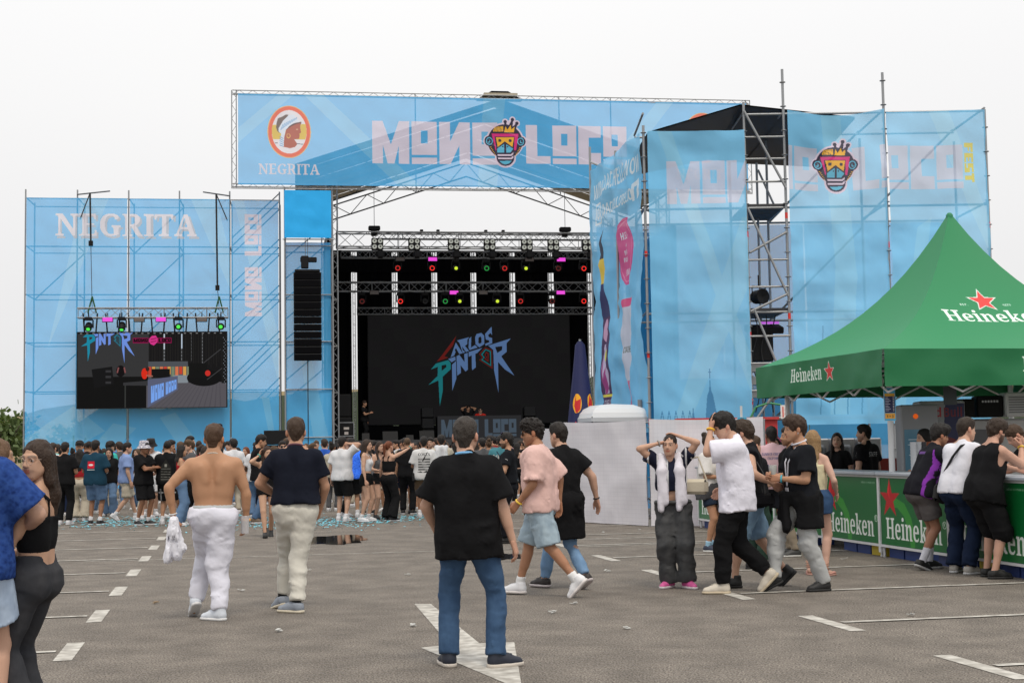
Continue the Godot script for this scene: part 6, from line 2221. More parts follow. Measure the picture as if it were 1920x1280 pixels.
		for q in b.n.size():
			b.n[q] = b.n[q].normalized() if b.n[q].length() > 0 else Vector3.UP
		part("roof_panel", b.done(), rm if f == 0 else rp, te)
		# valance
		var vm := mat(Color.WHITE, 0.55)
		vm.texture_repeat = false
		vm.albedo_texture = tex_valance()
		if f == 0:
			vm.uv1_offset = Vector3(-0.12, 0, 0)
		vm.cull_mode = BaseMaterial3D.CULL_DISABLED
		part("valance", sheet(W, 0.47, 40, 6, 0.035, 200 + f), vm, te, Transform3D(bs, bs * Vector3(-hw, 2.19, hw + 0.012)))
		pole("eaves_bar", te, bs * Vector3(-hw + 0.05, 2.6, hw - 0.06), bs * Vector3(hw - 0.05, 2.6, hw - 0.06), 0.02, white)
		var lp := bs * Vector3(-hw + 0.07, 0, hw - 0.07)
		if lp.x < 0:
			lp = te.transform.affine_inverse() * (Vector3(4.96, 0, -18.95) if lp.z > 0 else Vector3(4.25, 0, -22.3))
		pole("leg", te, lp, lp + Vector3(0, 2.62, 0), 0.04, white)
		for q in 4:
			var xa := -hw + 0.1 + q * (W - 0.2) / 4.0
			var xb := xa + (W - 0.2) / 4.0
			pole("scissor_bar", te, bs * Vector3(xa, 2.58, hw - 0.1), bs * Vector3(xb, 2.12, hw - 0.1), 0.014, white)
			pole("scissor_bar", te, bs * Vector3(xa, 2.12, hw - 0.12), bs * Vector3(xb, 2.58, hw - 0.12), 0.014, white)
	pole("mast", te, Vector3(0, 2.3, 0), Vector3(0, 4.72, 0), 0.025, white)
	var kb := Build.new()
	kb.lathe([[0.05, 4.68], [0.05, 4.73], [0.03, 4.76], [0.0, 4.77]], 12)
	part("peak_cap", kb.done(), green, te)
	# price lists
	var lm := mat(Color.WHITE, 0.5)
	lm.albedo_texture = tex_price_list()
	for q in [[4.87, 1.77, -18.62, "blue and orange price list hung on the tent post", 0.15], [3.65, 1.5, -23.0, "price list half hidden behind the man in the black vest", 0.1]]:
		var o := thing("price_list", q[3], "sign", Transform3D(Basis(Vector3.UP, 0.1), Vector3(q[0], q[1], q[2])))
		var b := Build.new()
		b.quad(Vector3(-0.075, 0, 0.006), Vector3(0.075, 0, 0.006), Vector3(0.075, 0.42, 0.006), Vector3(-0.075, 0.42, 0.006))
		part("print", b.done(), lm, o)
		part("board", boxes([[Vector3(0, 0.21, 0), Vector3(0.154, 0.424, 0.008)]]), white, o)
		if q[4] < 0.12:
			pole("post", o, Vector3(0, -1.5, -0.03), Vector3(0, 0.6, -0.03), 0.02, white)
	# equipment
	var steel_box := mat(lin(0.4, 0.41, 0.42), 0.35, 0.5)
	var fr := thing("drinks_fridge", "grey drinks fridge with a lit blue door inside the bar", "fridge", Transform3D(Basis(Vector3.UP, -0.1), Vector3(5.62, 0, -20.1)))
	var b := Build.new()
	b.rbox(Vector3(0, 1.0, 0), Vector3(0.5, 2.0, 0.5), 0.02)
	part("body", b.done(), mat(lin(0.3, 0.31, 0.33), 0.5), fr)
	part("door", boxes([[Vector3(-0.06, 1.35, 0.256), Vector3(0.3, 0.62, 0.012)]]), mat(lin(0.14, 0.3, 0.42), 0.2), fr)
	part("door_print", boxes([[Vector3(-0.06, 1.52, 0.266), Vector3(0.2, 0.012, 0.004)], [Vector3(-0.06, 1.45, 0.266), Vector3(0.22, 0.012, 0.004)], [Vector3(-0.06, 1.38, 0.266), Vector3(0.16, 0.012, 0.004)], [Vector3(-0.06, 1.31, 0.266), Vector3(0.2, 0.012, 0.004)]]), mat(Color(0.8, 0.88, 0.92), 0.5), fr)
	b = Build.new()
	b.lathe([[0.035, 0.0], [0.032, 0.012], [0.0, 0.014]], 16, Vector3(-0.05, 1.84, 0.25), Basis(Vector3(1, 0, 0), PI / 2))
	part("badge", b.done(), glow(Color(0.95, 0.4, 0.08), 0.6), fr)
	var co := thing("energy_drink_cooler", "grey and blue drinks cooler with red lettering and a yellow sun", "cooler", Transform3D(Basis(Vector3.UP, -0.1), Vector3(6.08, 0, -20.6)))
	b = Build.new()
	b.rbox(Vector3(0, 1.03, 0), Vector3(0.62, 2.06, 0.6), 0.02)
	part("body", b.done(), mat(lin(0.4, 0.41, 0.43), 0.5), co)
	var ck := Ink.new(0.6, 1.1, 260.0, Color(0.6, 0.61, 0.63))
	ck.poly([[0.34, 0], [0.6, 0], [0.6, 1.1], [0.5, 1.1], [0.3, 0.5]], Color(0.1, 0.13, 0.33))
	ck.poly([[0, 0.3], [0.2, 0.34], [0.36, 0.55], [0.36, 1.1], [0, 1.1]], Color(0.8, 0.58, 0.12))
	ck.poly([[0.1, 0.62], [0.2, 0.5], [0.34, 0.46], [0.46, 0.5], [0.54, 0.66], [0.5, 0.86], [0.36, 1.0], [0.16, 0.96], [0.1, 0.8]], Color(0.45, 0.07, 0.09))
	ck.text("Red", 0.03, 0.19, 0.25, 0.14, Color(0.72, 0.12, 0.18), "Droid Sans", 700)
	ck.text("Bull", 0.32, 0.19, 0.25, 0.14, Color(0.5, 0.1, 0.2), "Droid Sans", 700)
	var cm := mat(Color.WHITE, 0.4)
	cm.albedo_texture = ck.tex()
	b = Build.new()
	b.quad(Vector3(-0.3, 0.92, 0.305), Vector3(0.3, 0.92, 0.305), Vector3(0.3, 2.02, 0.305), Vector3(-0.3, 2.02, 0.305))
	part("front_print", b.done(), cm, co)
	for k in 4:
		var cp := thing("cup_stack", "tall stack of %s cups standing on the bar counter, %s from the tent post" % [["clear", "clear", "dark", "copper"][k], ["nearest", "second", "third", "fourth"][k]], "cups", Transform3D(Basis(), Vector3(5.15 + k * 0.1, 1.1, -18.6 - k * 0.12)), "cup stacks on the counter")
		b = Build.new()
		for q in 9:
			b.lathe([[0.034, q * 0.042], [0.042, q * 0.042 + 0.05], [0.045, q * 0.042 + 0.054]], 10)
		part("cups", b.done(), mat([lin(0.5, 0.52, 0.55), lin(0.5, 0.52, 0.55), lin(0.05, 0.05, 0.06), lin(0.25, 0.08, 0.04)][k], 0.3), cp)
	var wc := thing("white_freezer", "white chest appliance at the back of the bar", "appliance", Transform3D(Basis(Vector3.UP, -0.1), Vector3(6.9, 0, -20.9)))
	b = Build.new()
	b.rbox(Vector3(0, 0.9, 0), Vector3(1.2, 1.8, 0.6), 0.03)
	part("body", b.done(), mat(lin(0.55, 0.56, 0.56), 0.5), wc)
	part("door", boxes([[Vector3(-0.28, 1.4, 0.31), Vector3(0.5, 0.5, 0.01)]]), mat(lin(0.1, 0.1, 0.11), 0.2), wc)
	var ac := thing("cooling_unit", "white slatted cooling unit on top of the bar appliances", "appliance", Transform3D(Basis(Vector3.UP, -0.1), Vector3(7.15, 1.82, -20.4)))
	b = Build.new()
	b.rbox(Vector3(0, 0.17, 0), Vector3(0.44, 0.34, 0.4), 0.02)
	part("body", b.done(), white, ac)
	for k in 7:
		part("slat", boxes([[Vector3(0, 0.06 + k * 0.035, 0.205), Vector3(0.34, 0.014, 0.012)]]), mat(lin(0.2, 0.2, 0.21), 0.6), ac)
	for k in 2:
		var mc := thing("black_amplifier", "black box on the bar appliances, %s" % ["with a blank front", "with a slotted front"][k], "box", Transform3D(Basis(Vector3.UP, -0.1), Vector3(6.35 + k * 0.4, 1.82, -20.5)), "black boxes on the bar appliances")
		b = Build.new()
		b.rbox(Vector3(0, 0.13 + k * 0.02, 0), Vector3(0.36, 0.26 + k * 0.04, 0.36), 0.015)
		part("body", b.done(), black_metal, mc)
		if k == 1:
			for q in 6:
				part("slot", boxes([[Vector3(-0.1 + q * 0.04, 0.22, 0.182), Vector3(0.025, 0.03, 0.006)]]), steel_box, mc)
	var hp := thing("hanging_notice", "grey board hanging from the tent eaves above the cooler", "sign", Transform3D(Basis(), Vector3(5.77, 1.99, -19.0)))
	part("board", boxes([[Vector3(0, 0.1, 0), Vector3(0.17, 0.24, 0.02)]]), mat(lin(0.06, 0.07, 0.075), 0.6), hp)
	for k in 3:
		var kg := thing("beer_tap_cooler", "steel beer cooler behind the bar staff, %s" % ["by the fence end", "in the middle", "by the tent post"][k], "cooler", Transform3D(Basis(Vector3.UP, 0.1), Vector3(4.85 + k * 0.42, 0, -23.3)), "steel beer coolers behind the staff")
		b = Build.new()
		b.rbox(Vector3(0, 0.78, 0), Vector3(0.38, 1.56, 0.4), 0.02)
		part("body", b.done(), steel_box, kg)
		b = Build.new()
		b.lathe([[0.09, 1.1], [0.13, 1.14], [0.13, 1.4], [0.09, 1.46], [0.0, 1.46]], 14, Vector3(0, 0, 0.2))
		part("keg", b.done(), steel_dark, kg)
	var rb2 := thing("red_bin", "red box on the ground behind the bar counter", "box", Transform3D(Basis(), Vector3(5.7, 0, -22.2)))
	part("shell", boxes([[Vector3(0, 0.62, 0), Vector3(0.4, 1.24, 0.4)]]), mat(lin(0.35, 0.04, 0.03), 0.6), rb2)

# ---------------------------------------------------------------- dressing and placing people
var skin_mat: StandardMaterial3D
var weave: Texture2D
var strand: Texture2D
var cloth_cache := {}
func fabric(c: Color, kind := "") -> StandardMaterial3D:
	var key := str(c) + kind
	if cloth_cache.has(key):
		return cloth_cache[key]
	var m := mat(c, 0.9)
	m.metallic_specular = 0.25
	m.normal_enabled = true
	m.uv1_triplanar = true
	m.uv1_scale = Vector3(3, 3, 3)
	m.normal_texture = weave
	m.normal_scale = 0.3
	if kind == "denim":
		m.albedo_texture = denim_tex
		m.uv1_scale = Vector3(1.6, 0.8, 1.6)
	elif kind == "floral":
		m.albedo_texture = floral_tex
		m.uv1_scale = Vector3(2.2, 2.2, 2.2)
	elif kind == "hair":
		m.normal_texture = strand
		m.normal_scale = 1.0
		m.roughness = 0.6
		m.metallic_specular = 0.4
		m.albedo_texture = hair_tex
		m.uv1_scale = Vector3(16, 1.6, 16)
	cloth_cache[key] = m
	return m
var denim_tex: Texture2D
var floral_tex: Texture2D
var hair_tex: Texture2D
var plainmat := {}
func pm(c: Color, r := 0.6) -> StandardMaterial3D:
	var k := str(c) + str(r)
	if not plainmat.has(k):
		plainmat[k] = mat(c, r)
	return plainmat[k]

func print_mat(base: Color, draw: Callable) -> StandardMaterial3D:
	var ink := Ink.new(1.6, 2.0, 200.0, base)
	draw.call(ink)
	var m := mat(Color.WHITE, 0.9)
	m.metallic_specular = 0.25
	m.albedo_texture = ink.tex()
	m.texture_repeat = false
	return m

const BOTTOM_NAME := {"skirt": "skirt", "shorts": "shorts"}
# s holds pose, clothes and extras; see figure()
func dress(root: Node3D, f: Dictionary, s: Dictionary) -> void:
	part("body", f.body, skin_mat, root)
	if f.has("top"):
		part(s.top.get("name", "shirt"), f.top, s.top.get("mat", null) if s.top.has("mat") else fabric(s.top.col, s.top.get("cloth", "")), root)
	if f.has("bottom"):
		var nm: String = s.bottom.get("name", "skirt" if s.bottom.get("kind", "") == "skirt" else ("shorts" if s.bottom.get("to", 1.95) <= 1.3 else "trousers"))
		part(nm, f.bottom, s.bottom.get("mat", null) if s.bottom.has("mat") else fabric(s.bottom.col, s.bottom.get("cloth", "")), root)
	if f.has("band"):
		part("waistband", f.band, fabric(s.bottom.band_col), root)
	if f.has("hair"):
		part("hair", f.hair, fabric(s.get("hair_col", lin(0.02, 0.014, 0.01)), "hair"), root)
	for n in ["l", "r"]:
		if f.has(n + "shoe"):
			var sh := part("shoe", f[n + "shoe"], pm(s.shoes.col, 0.6), root)
			if s.get("q", 0.011) < 0.0146 and s.shoes.get("high", 0.02) > 0.0:
				var lb := Build.new()
				for k in 5:
					lb.box(Vector3(0, 0.026 - k * 0.0045, 0.028 + k * 0.018), Vector3(0.05 - k * 0.003, 0.006, 0.007))
				var c: Color = s.shoes.col
				part("laces", lb.done(), pm(c.lightened(0.3) if c.v < 0.5 else c.darkened(0.15), 0.8), sh, Transform3D(((f.j[n + "fb"]) as Basis).scaled(Vector3.ONE * f.sc), (f.j[n + "ank"] as Vector3) * f.sc))
			part("sole", f[n + "sole"], pm(s.shoes.get("sole_col", lin(0.6, 0.6, 0.58)), 0.7), sh)
		if f.has(n + "sock"):
			part("sock", f[n + "sock"], pm(s.shoes.get("sock_col", lin(0.7, 0.7, 0.7)), 0.9), root)
	if f.has("wrap"):
		part("tied_jacket", f.wrap, fabric(s.wrap.col), root)
	if f.has("shawl"):
		part("sweater", f.shawl, fabric(s.shawl.col), root)
	for e in s.get("extras", []):
		extra(root, f, e)

func person(label: String, s: Dictionary, x: float, z: float, turn: float, group := "", y := 0.0) -> Node3D:
	var f := figure(s)
	var o := thing("person", label, "person", Transform3D(Basis(Vector3.UP, deg_to_rad(turn)), Vector3(x, y, z)), group)
	dress(o, f, s)
	return o

func ring_mesh_of(rx: float, rz: float, r: float, seg := 20, tube_seg := 6) -> ArrayMesh:
	var b := Build.new()
	for k in seg + 1:
		var a := TAU * k / seg
		var c := Vector3(cos(a) * rx, 0, sin(a) * rz)
		var o := Vector3(cos(a), 0, sin(a))
		for t in tube_seg + 1:
			var q := TAU * t / tube_seg
			var n := o * cos(q) + Vector3.UP * sin(q)
			b.v.append(c + n * r)
			b.n.append(n)
			b.u.append(Vector2(float(k) / seg, float(t) / tube_seg))
	for k in seg:
		for t in tube_seg:
			var a := k * (tube_seg + 1) + t
			b.i.append_array(PackedInt32Array([a, a + tube_seg + 2, a + 1, a, a + tube_seg + 1, a + tube_seg + 2]))
	return b.done()

# small things that belong to a person: [kind, colour, options...]
func extra(root: Node3D, f: Dictionary, e: Array) -> void:
	var j: Dictionary = f.j
	var sc: float = f.sc
	var c: Color = e[1]
	var P: Vector3 = (j.pel as Vector3) * sc
	var B: Basis = j.tb
	var H := Transform3D((j.hb as Basis).scaled(Vector3(sc, sc, sc)), (j.hc as Vector3) * sc)
	match e[0]:
		"lanyard", "necklace":
			var w: float = 0.011 if e[0] == "lanyard" else 0.0055
			part(e[0], ring_mesh_of(0.074 * sc, 0.074 * sc, w), pm(c, 0.5), root, Transform3D(B * Basis(Vector3(1, 0, 0), 0.3), P + B * Vector3(0, 0.548 if e[0] == "lanyard" else 0.53, -0.004) * sc))
			if e.size() > 2:
				var b := Build.new()
				for sd in [-1, 1]:
					b.path([P + B * Vector3(sd * 0.065, 0.5, 0.06) * sc, P + B * Vector3(sd * 0.04, 0.35, 0.14) * sc, P + B * Vector3(0, 0.12, 0.15) * sc], 0.008, 5)
				b.box(P + B * Vector3(0, 0.05, 0.155) * sc, Vector3(0.07, 0.11, 0.008), B)
				part("badge_strap", b.done(), pm(c, 0.5), root)
		"wristband":
			var n: String = e[2]
			var fd: Vector3 = ((j[n + "wr"] as Vector3) - (j[n + "el"] as Vector3)).normalized()
			var x := fd.cross(Vector3(0.3, 0.2, 1)).normalized()
			part("wristband", ring_mesh_of(0.032 * sc, 0.032 * sc, e[3] if e.size() > 3 else 0.007, 14), pm(c, 0.5), root, Transform3D(Basis(x, fd, x.cross(fd)), ((j[n + "wr"] as Vector3) - fd * 0.015) * sc))
		"glasses":
			var up: bool = e.size() > 2 and e[2] == "up"
			var g := Node3D.new()
			var b := Build.new()
			var th: float = 0.0014 if e.size() > 3 else 0.004
			for sd in [-1, 1]:
				b.path([Vector3(sd * 0.062, 0.018, 0.07), Vector3(sd * 0.08, 0.012, -0.01)], th, 5)
				var rim := []
				for k in 13:
					var a := TAU * k / 12
					rim.append(Vector3(sd * 0.034 + cos(a) * 0.026, 0.008 + sin(a) * 0.021, 0.103 - absf(cos(a)) * 0.003))
				b.path(rim, th, 5)
			b.path([Vector3(-0.01, 0.014, 0.105), Vector3(0.01, 0.014, 0.105)], th, 5)
			g.free()
			var gx := H if not up else H * Transform3D(Basis(Vector3(1, 0, 0), -0.75), Vector3(0, 0.058, 0.0))
			var fr := part("sunglasses" if e.size() <= 3 else "glasses", b.done(), pm(c, 0.3), root, gx)
			if e.size() <= 3:
				for sd in [-1, 1]:
					var lb := Build.new()
					lb.lathe([[0.024, 0.0], [0.02, 0.006], [0.0, 0.008]], 12, Vector3(sd * 0.034, 0.008, 0.1), Basis(Vector3(1, 0, 0), PI / 2))
					part("lens", lb.done(), pm(e[2] if e.size() > 2 and e[2] is Color else (lin(0.2, 0.12, 0.4) if up else lin(0.01, 0.01, 0.012)), 0.1), fr)
		"cap", "bucket":
			var b := Build.new()
			if e[0] == "bucket":
				b.lathe([[0.155, -0.02], [0.15, -0.012], [0.104, 0.045], [0.098, 0.1], [0.085, 0.145], [0.0, 0.15]], 22, Vector3(0, 0.02, -0.012))
			else:
				b.lathe([[0.1, 0.03], [0.099, 0.07], [0.085, 0.12], [0.05, 0.15], [0.0, 0.158]], 20, Vector3(0, 0.01, -0.012))
				b.prism(PackedVector2Array([Vector2(-0.07, 0.07), Vector2(0.07, 0.07), Vector2(0.06, 0.14), Vector2(0.03, 0.165), Vector2(-0.03, 0.165), Vector2(-0.06, 0.14)]), 0.0, 0.008)
			var m: Material = pm(c, 0.9)
			if e.size() > 2:
				m = mat(Color.WHITE, 0.9)
				m.albedo_texture = noise_tex(61, 0.09, lin(0.08, 0.08, 0.14), lin(0.95, 0.92, 0.9), 128, 2)
			if e[0] == "cap":
				var bb := Build.new()
				bb.lathe([[0.1, 0.03], [0.099, 0.07], [0.085, 0.12], [0.05, 0.15], [0.0, 0.158]], 20, Vector3(0, 0.01, -0.012))
				var cp := part("cap", bb.done(), m, root, H)
				bb = Build.new()
				bb.rbox(Vector3(0, 0.045, 0.13), Vector3(0.13, 0.012, 0.1), 0.005)
				part("peak", bb.done(), m, cp)
			else:
				part("bucket_hat", b.done(), m, root, H)
		"bag":
			# small shoulder bag: [kind, colour, [x, y, z], size, strap?]
			var at: Vector3 = v3(e[2]) * sc
			var z: float = e[3]
			var b := Build.new()
			b.rbox(at, Vector3(z, z * 0.62, z * 0.32), z * 0.12, Basis(Vector3.UP, e[4] if e.size() > 4 else 0.0))
			var o := part("shoulder_bag", b.done(), fabric(c), root)
			b = Build.new()
			b.path([at + Vector3(z * 0.42, z * 0.28, 0), at + Vector3(z * 0.1, z * 1.2, 0.0), P + B * Vector3(0.12 * signf(at.x), 0.5, -0.02) * sc, at + Vector3(-z * 0.42, z * 0.28, 0)], 0.009, 5)
			part("strap", b.done(), pm(c, 0.6), o)
		"crossbody":
			var b := Build.new()
			var sd: float = e[2]
			var L: float = e[3] if e.size() > 3 else 0.03
			var pts := []
			for k in 13:
				var t := float(k) / 12
				var y := lerpf(0.5, 0.02, t)
				var x := lerpf(0.1, -0.19, t) * sd
				pts.append(P + B * Vector3(x, y, -(0.105 + L - absf(x) * 0.22 - (0.07 if k == 0 else 0.0))) * sc)
			b.path(pts, 0.014, 6)
			var o := part("bag_strap", b.done(), pm(c, 0.8), root)
			var b2 := Build.new()
			b2.rbox(P + B * Vector3(-0.22 * sd, -0.06, -0.02) * sc, Vector3(0.08, 0.2, 0.2), 0.03, B)
			part("pouch", b2.done(), pm(c, 0.8), o)
		"backpack":
			var b := Build.new()
			b.rbox(P + B * Vector3(0, 0.28, -0.21) * sc, Vector3(0.28, 0.4, 0.16) * sc, 0.05, B)
			part("backpack", b.done(), fabric(c), root)
		"belt":
			part("belt", ring_mesh_of(0.19 * sc, 0.14 * sc, 0.026, 24), pm(c, 0.5), root, Transform3D(j.pb, P + (j.pb as Basis) * Vector3(0, e[2] if e.size() > 2 else 0.06, 0) * sc))
			if e.size() > 3:
				for k in 4:
					var a: float = 0.4 + k * 0.9
					var b := Build.new()
					b.rbox(P + (j.pb as Basis) * Vector3(cos(a) * 0.2, 0.02, sin(a) * 0.15) * sc, Vector3(0.06, 0.13, 0.05), 0.012)
					part("pouch", b.done(), pm(c, 0.6), root)
		"ankle_straps":
			for n in ["l", "r"]:
				var a: Vector3 = j[n + "ank"]
				for k in 3:
					part("sandal_strap", ring_mesh_of(0.043 * sc, 0.05 * sc, 0.0045, 14), pm(c, 0.6), root, Transform3D(Basis(Vector3(1, 0, 0), 0.3 - k * 0.3), (a + Vector3(0, 0.01 + k * 0.035, 0)) * sc))
		"hairband":
			part("hair_band", ring_mesh_of(0.088, 0.106, 0.011, 22), pm(c, 0.5), root, H * Transform3D(Basis(Vector3(1, 0, 0), -0.9), Vector3(0, 0.045, 0.0)))
		"earring":
			for sd in [-1, 1]:
				part("earring", ring_mesh_of(0.008, 0.008, 0.0025, 10), pm(c, 0.2), root, H * Transform3D(Basis(Vector3(1, 0, 0), PI / 2), Vector3(sd * 0.083, -0.035, -0.005)))
		"waistband":
			part("waistband", ring_mesh_of(0.172 * sc, 0.122 * sc, 0.016, 28), pm(c, 0.9), root, Transform3D(j.pb, P + (j.pb as Basis) * Vector3(0, e[2], -0.002) * sc))
		"patch":
			var b := Build.new()
			var n: String = e[2]
			var sd: float = 1.0 if n == "l" else -1.0
			var at: Vector3 = ((j[n + "sh"] as Vector3).lerp(j[n + "el"], 0.35)) * sc
			b.lathe([[0.038, 0.0], [0.036, 0.004], [0.03, 0.004], [0.028, 0.0]], 18, at + B * Vector3(sd * 0.072, 0, 0), B * Basis(Vector3(0, 0, 1), -sd * PI / 2))
			part("sleeve_patch", b.done(), pm(c, 0.7), root)

# a thing held in a hand stands on its own
func cup(label: String, at: Vector3, c: Color, h := 0.13, full := true) -> void:
	var o := thing("cup", label, "cup", Transform3D(Basis(), at), "cups in hands")
	var b := Build.new()
	b.lathe([[0.03, 0.0], [0.034, 0.004], [0.042, h], [0.044, h + 0.004], [0.04, h], [0.032, 0.01]], 16)
	var m := mat(c, 0.3)
	m.albedo_color.a = 0.55
	m.transparency = BaseMaterial3D.TRANSPARENCY_ALPHA
	part("wall", b.done(), m, o)
	if full:
		b = Build.new()
		b.lathe([[0.0, h * 0.8], [0.039, h * 0.8]], 16)
		part("drink", b.done(), pm(lin(0.3, 0.2, 0.1), 0.2), o)

# ---------------------------------------------------------------- the people one can tell apart near the camera
func build_people() -> void:
	var black := lin(0.008, 0.008, 0.009)
	var navy := lin(0.009, 0.011, 0.02)
	var white := lin(0.72, 0.72, 0.74)
	var tan := Color(0.42, 0.22, 0.13)
	var fair := Color(0.52, 0.31, 0.22)
	var brown := Color(0.2, 0.1, 0.06)
	var dkhair := lin(0.02, 0.014, 0.011)
	var brhair := lin(0.06, 0.035, 0.02)
	# man in black seen from behind
	person("man in black tee and blue jeans standing with his back turned on the painted arrow", {
		"h": 1.73, "q": 0.0115, "seed": 3, "w": 1.03, "skin": fair, "torso": [-2, 4, -1], "tilt": 1, "head": [-8, 3, 0],
		"lf": [0.15, 0.08, 0.03, 22, 0], "rf": [-0.2, 0.08, -0.02, -62, 0], "lk": [0.3, 0, 1], "rk": [-0.5, 0, 1],
		"lh": [0.24, 0.93, 0.17], "le": [1.0, 0, -0.6], "rh": [-0.33, 0.83, 0.0], "rc": 0.5, "lc": 0.8,
		"hair": "short", "hair_col": lin(0.04, 0.034, 0.03), "sw": 0.97,
		"top": {"loose": 0.04, "hem": -0.17, "sleeve": 0.78, "col": black, "fold": 0.012, "name": "t_shirt", "sleeve_w": 1.2}, "bottom": {"to": 1.97, "loose": 0.012, "knee": 0.07, "end": 0.066, "fold": 0.012, "col": lin(0.06, 0.115, 0.21), "cloth": "denim", "name": "jeans"},
		"shoes": {"col": lin(0.012, 0.016, 0.03), "sole_col": lin(0.55, 0.5, 0.44), "high": 0.055}, "extras": [["lanyard", lin(0.16, 0.4, 0.68)]]}, -0.33, -10.1, 176)
	# shirtless man
	var sl := person("shirtless man in white sweatpants walking away with a white shirt in his hand", {
		"h": 1.77, "q": 0.0125, "seed": 5, "w": 0.98, "sw": 1.16, "skin": Color(0.43, 0.23, 0.13), "torso": [3, -4, 0], "head": [-6, 0, 0],
		"lf": [0.17, 0.15, 0.2, 14, 34], "rf": [-0.05, 0.08, -0.14, 52, 0], "lk": [-0.5, 0, 1], "rk": [0.3, 0, 1],
		"lh": [0.35, 0.93, -0.02], "le": [1, 0.1, -0.5], "rh": [-0.29, 0.86, 0.04], "re": [-1, 0, -0.5], "lc": 0.9, "rc": 0.55,
		"more": [[0, [0.11, 0.4, -0.03], [0.085, 0.2, -0.015], 0.095, 0.085, 0.04], [0, [-0.11, 0.4, -0.03], [-0.085, 0.2, -0.015], 0.095, 0.085, 0.04], [0, [0.1, 0.425, -0.085], [0.062, 0.3, -0.085], 0.04, 0.035, 0.03], [0, [-0.1, 0.425, -0.085], [-0.062, 0.3, -0.085], 0.04, 0.035, 0.03], [0, [0.19, 0.44, -0.02], [0.2, 0.36, -0.02], 0.062, 0.05, 0.03], [0, [-0.19, 0.44, -0.02], [-0.2, 0.36, -0.02], 0.062, 0.05, 0.03], [1, [0, 0.46, -0.135], [0, 0.1, -0.118], 0.012, 0.016, 0.035]],
		"hair": "short", "hair_col": lin(0.075, 0.042, 0.024),
		"bottom": {"to": 1.98, "loose": 0.035, "knee": 0.105, "end": 0.062, "waist": 0.05, "fold": 0.016, "col": lin(0.66, 0.66, 0.74), "name": "sweatpants", "band": [0.035, 0.085], "band_col": lin(0.42, 0.44, 0.45)},
		"shoes": {"col": lin(0.6, 0.64, 0.7), "sole_col": lin(0.66, 0.66, 0.66), "high": 0.06}, "extras": [["necklace", lin(0.5, 0.48, 0.42)], ["glasses", black, "up"], ["wristband", lin(0.6, 0.6, 0.6), "l"], ["wristband", lin(0.8, 0.35, 0.03), "r", 0.012]]}, -2.75, -13.2, 190)
	var bs := []
	bs.append(cap(Vector3(0, 0, 0), Vector3(0.0, -0.1, 0), 0.026, 0.042, 0.02))
	bs.append(cap(Vector3(0.0, -0.1, 0), Vector3(-0.045, -0.34, 0.02), 0.04, 0.035, 0.02))
	bs.append(cap(Vector3(0.0, -0.1, 0), Vector3(0.01, -0.31, 0.0), 0.04, 0.045, 0.02))
	bs.append(cap(Vector3(0.0, -0.1, 0), Vector3(0.06, -0.25, 0), 0.035, 0.035, 0.02))
	solo("crumpled_shirt", mesh_of([net(bs, 0.009, 0.022, Vector3(6, 1.2, 6), wrinkle(4), Transform3D())]), fabric(lin(0.7, 0.7, 0.76)), "white shirt dangling from the shirtless man's hand", "shirt", Transform3D(Basis(), Vector3(-3.07, 0.9, -13.05)))
	cup("clear plastic cup in the shirtless man's lowered hand", Vector3(-2.47, 0.76, -13.25), lin(0.66, 0.66, 0.68), 0.16, false)
	# navy tee, white trousers
	person("man in fitted navy tee and cream trousers walking towards the crowd", {
		"h": 1.83, "q": 0.0125, "seed": 7, "skin": Color(0.45, 0.25, 0.16), "torso": [2, -6, 0], "head": [4, 2, 0],
		"lf": [0.13, 0.1, 0.2, 30, 14], "rf": [0.0, 0.08, -0.16, 56, 0], "lk": [-0.3, 0, 1], "rk": [0.3, 0, 1],
		"lh": [0.15, 1.02, 0.2], "le": [1, 0, -0.5], "rh": [-0.22, 0.9, 0.16], "re": [-1, 0, -0.6], "lc": 0.7, "rc": 0.7,
		"hair": "short", "hair_col": lin(0.05, 0.03, 0.018),
		"top": {"loose": 0.018, "hem": 0.03, "sleeve": 0.66, "col": navy, "fold": 0.009, "name": "t_shirt"}, "bottom": {"to": 1.93, "loose": 0.024, "knee": 0.08, "end": 0.064, "waist": 0.06, "fold": 0.014, "col": lin(0.58, 0.56, 0.5), "name": "trousers"},
		"shoes": {"col": lin(0.25, 0.28, 0.33), "sole_col": lin(0.6, 0.54, 0.42), "sock": 0.25, "sock_col": black}, "extras": [["lanyard", lin(0.1, 0.03, 0.05)]]}, -2.08, -13.75, 188)
	# pink tee
	person("curly haired man in pale pink tee and light denim shorts striding past", {
		"h": 1.8, "q": 0.0125, "seed": 9, "skin": Color(0.38, 0.19, 0.11), "torso": [3, 8, 0], "head": [12, 4, 0],
		"rf": [-0.07, 0.08, 0.27, -4, 0], "lf": [0.08, 0.17, -0.4, 4, 48], "lk": [0.1, 0, 1], "rk": [-0.1, 0, 1],
		"lh": [0.24, 0.92, 0.14], "le": [0.6, 0, -1], "rh": [-0.28, 0.9, -0.1], "lc": 0.4,
		"hair": "curly", "hair_col": lin(0.012, 0.009, 0.008), "beard": 0.3,
		"top": {"loose": 0.05, "hem": -0.1, "sleeve": 0.97, "sleeve_w": 1.0, "col": lin(0.66, 0.44, 0.4), "fold": 0.014, "name": "t_shirt"}, "bottom": {"to": 0.97, "loose": 0.035, "end": 0.118, "fold": 0.012, "col": lin(0.42, 0.52, 0.58), "cloth": "denim"},
		"shoes": {"col": white, "sole_col": lin(0.66, 0.62, 0.6), "high": 0.04, "sock": 0.22}, "extras": [["glasses", black], ["necklace", lin(0.6, 0.58, 0.55)], ["wristband", lin(0.75, 0.5, 0.05), "l", 0.01]]}, 0.26, -14.75, 248)
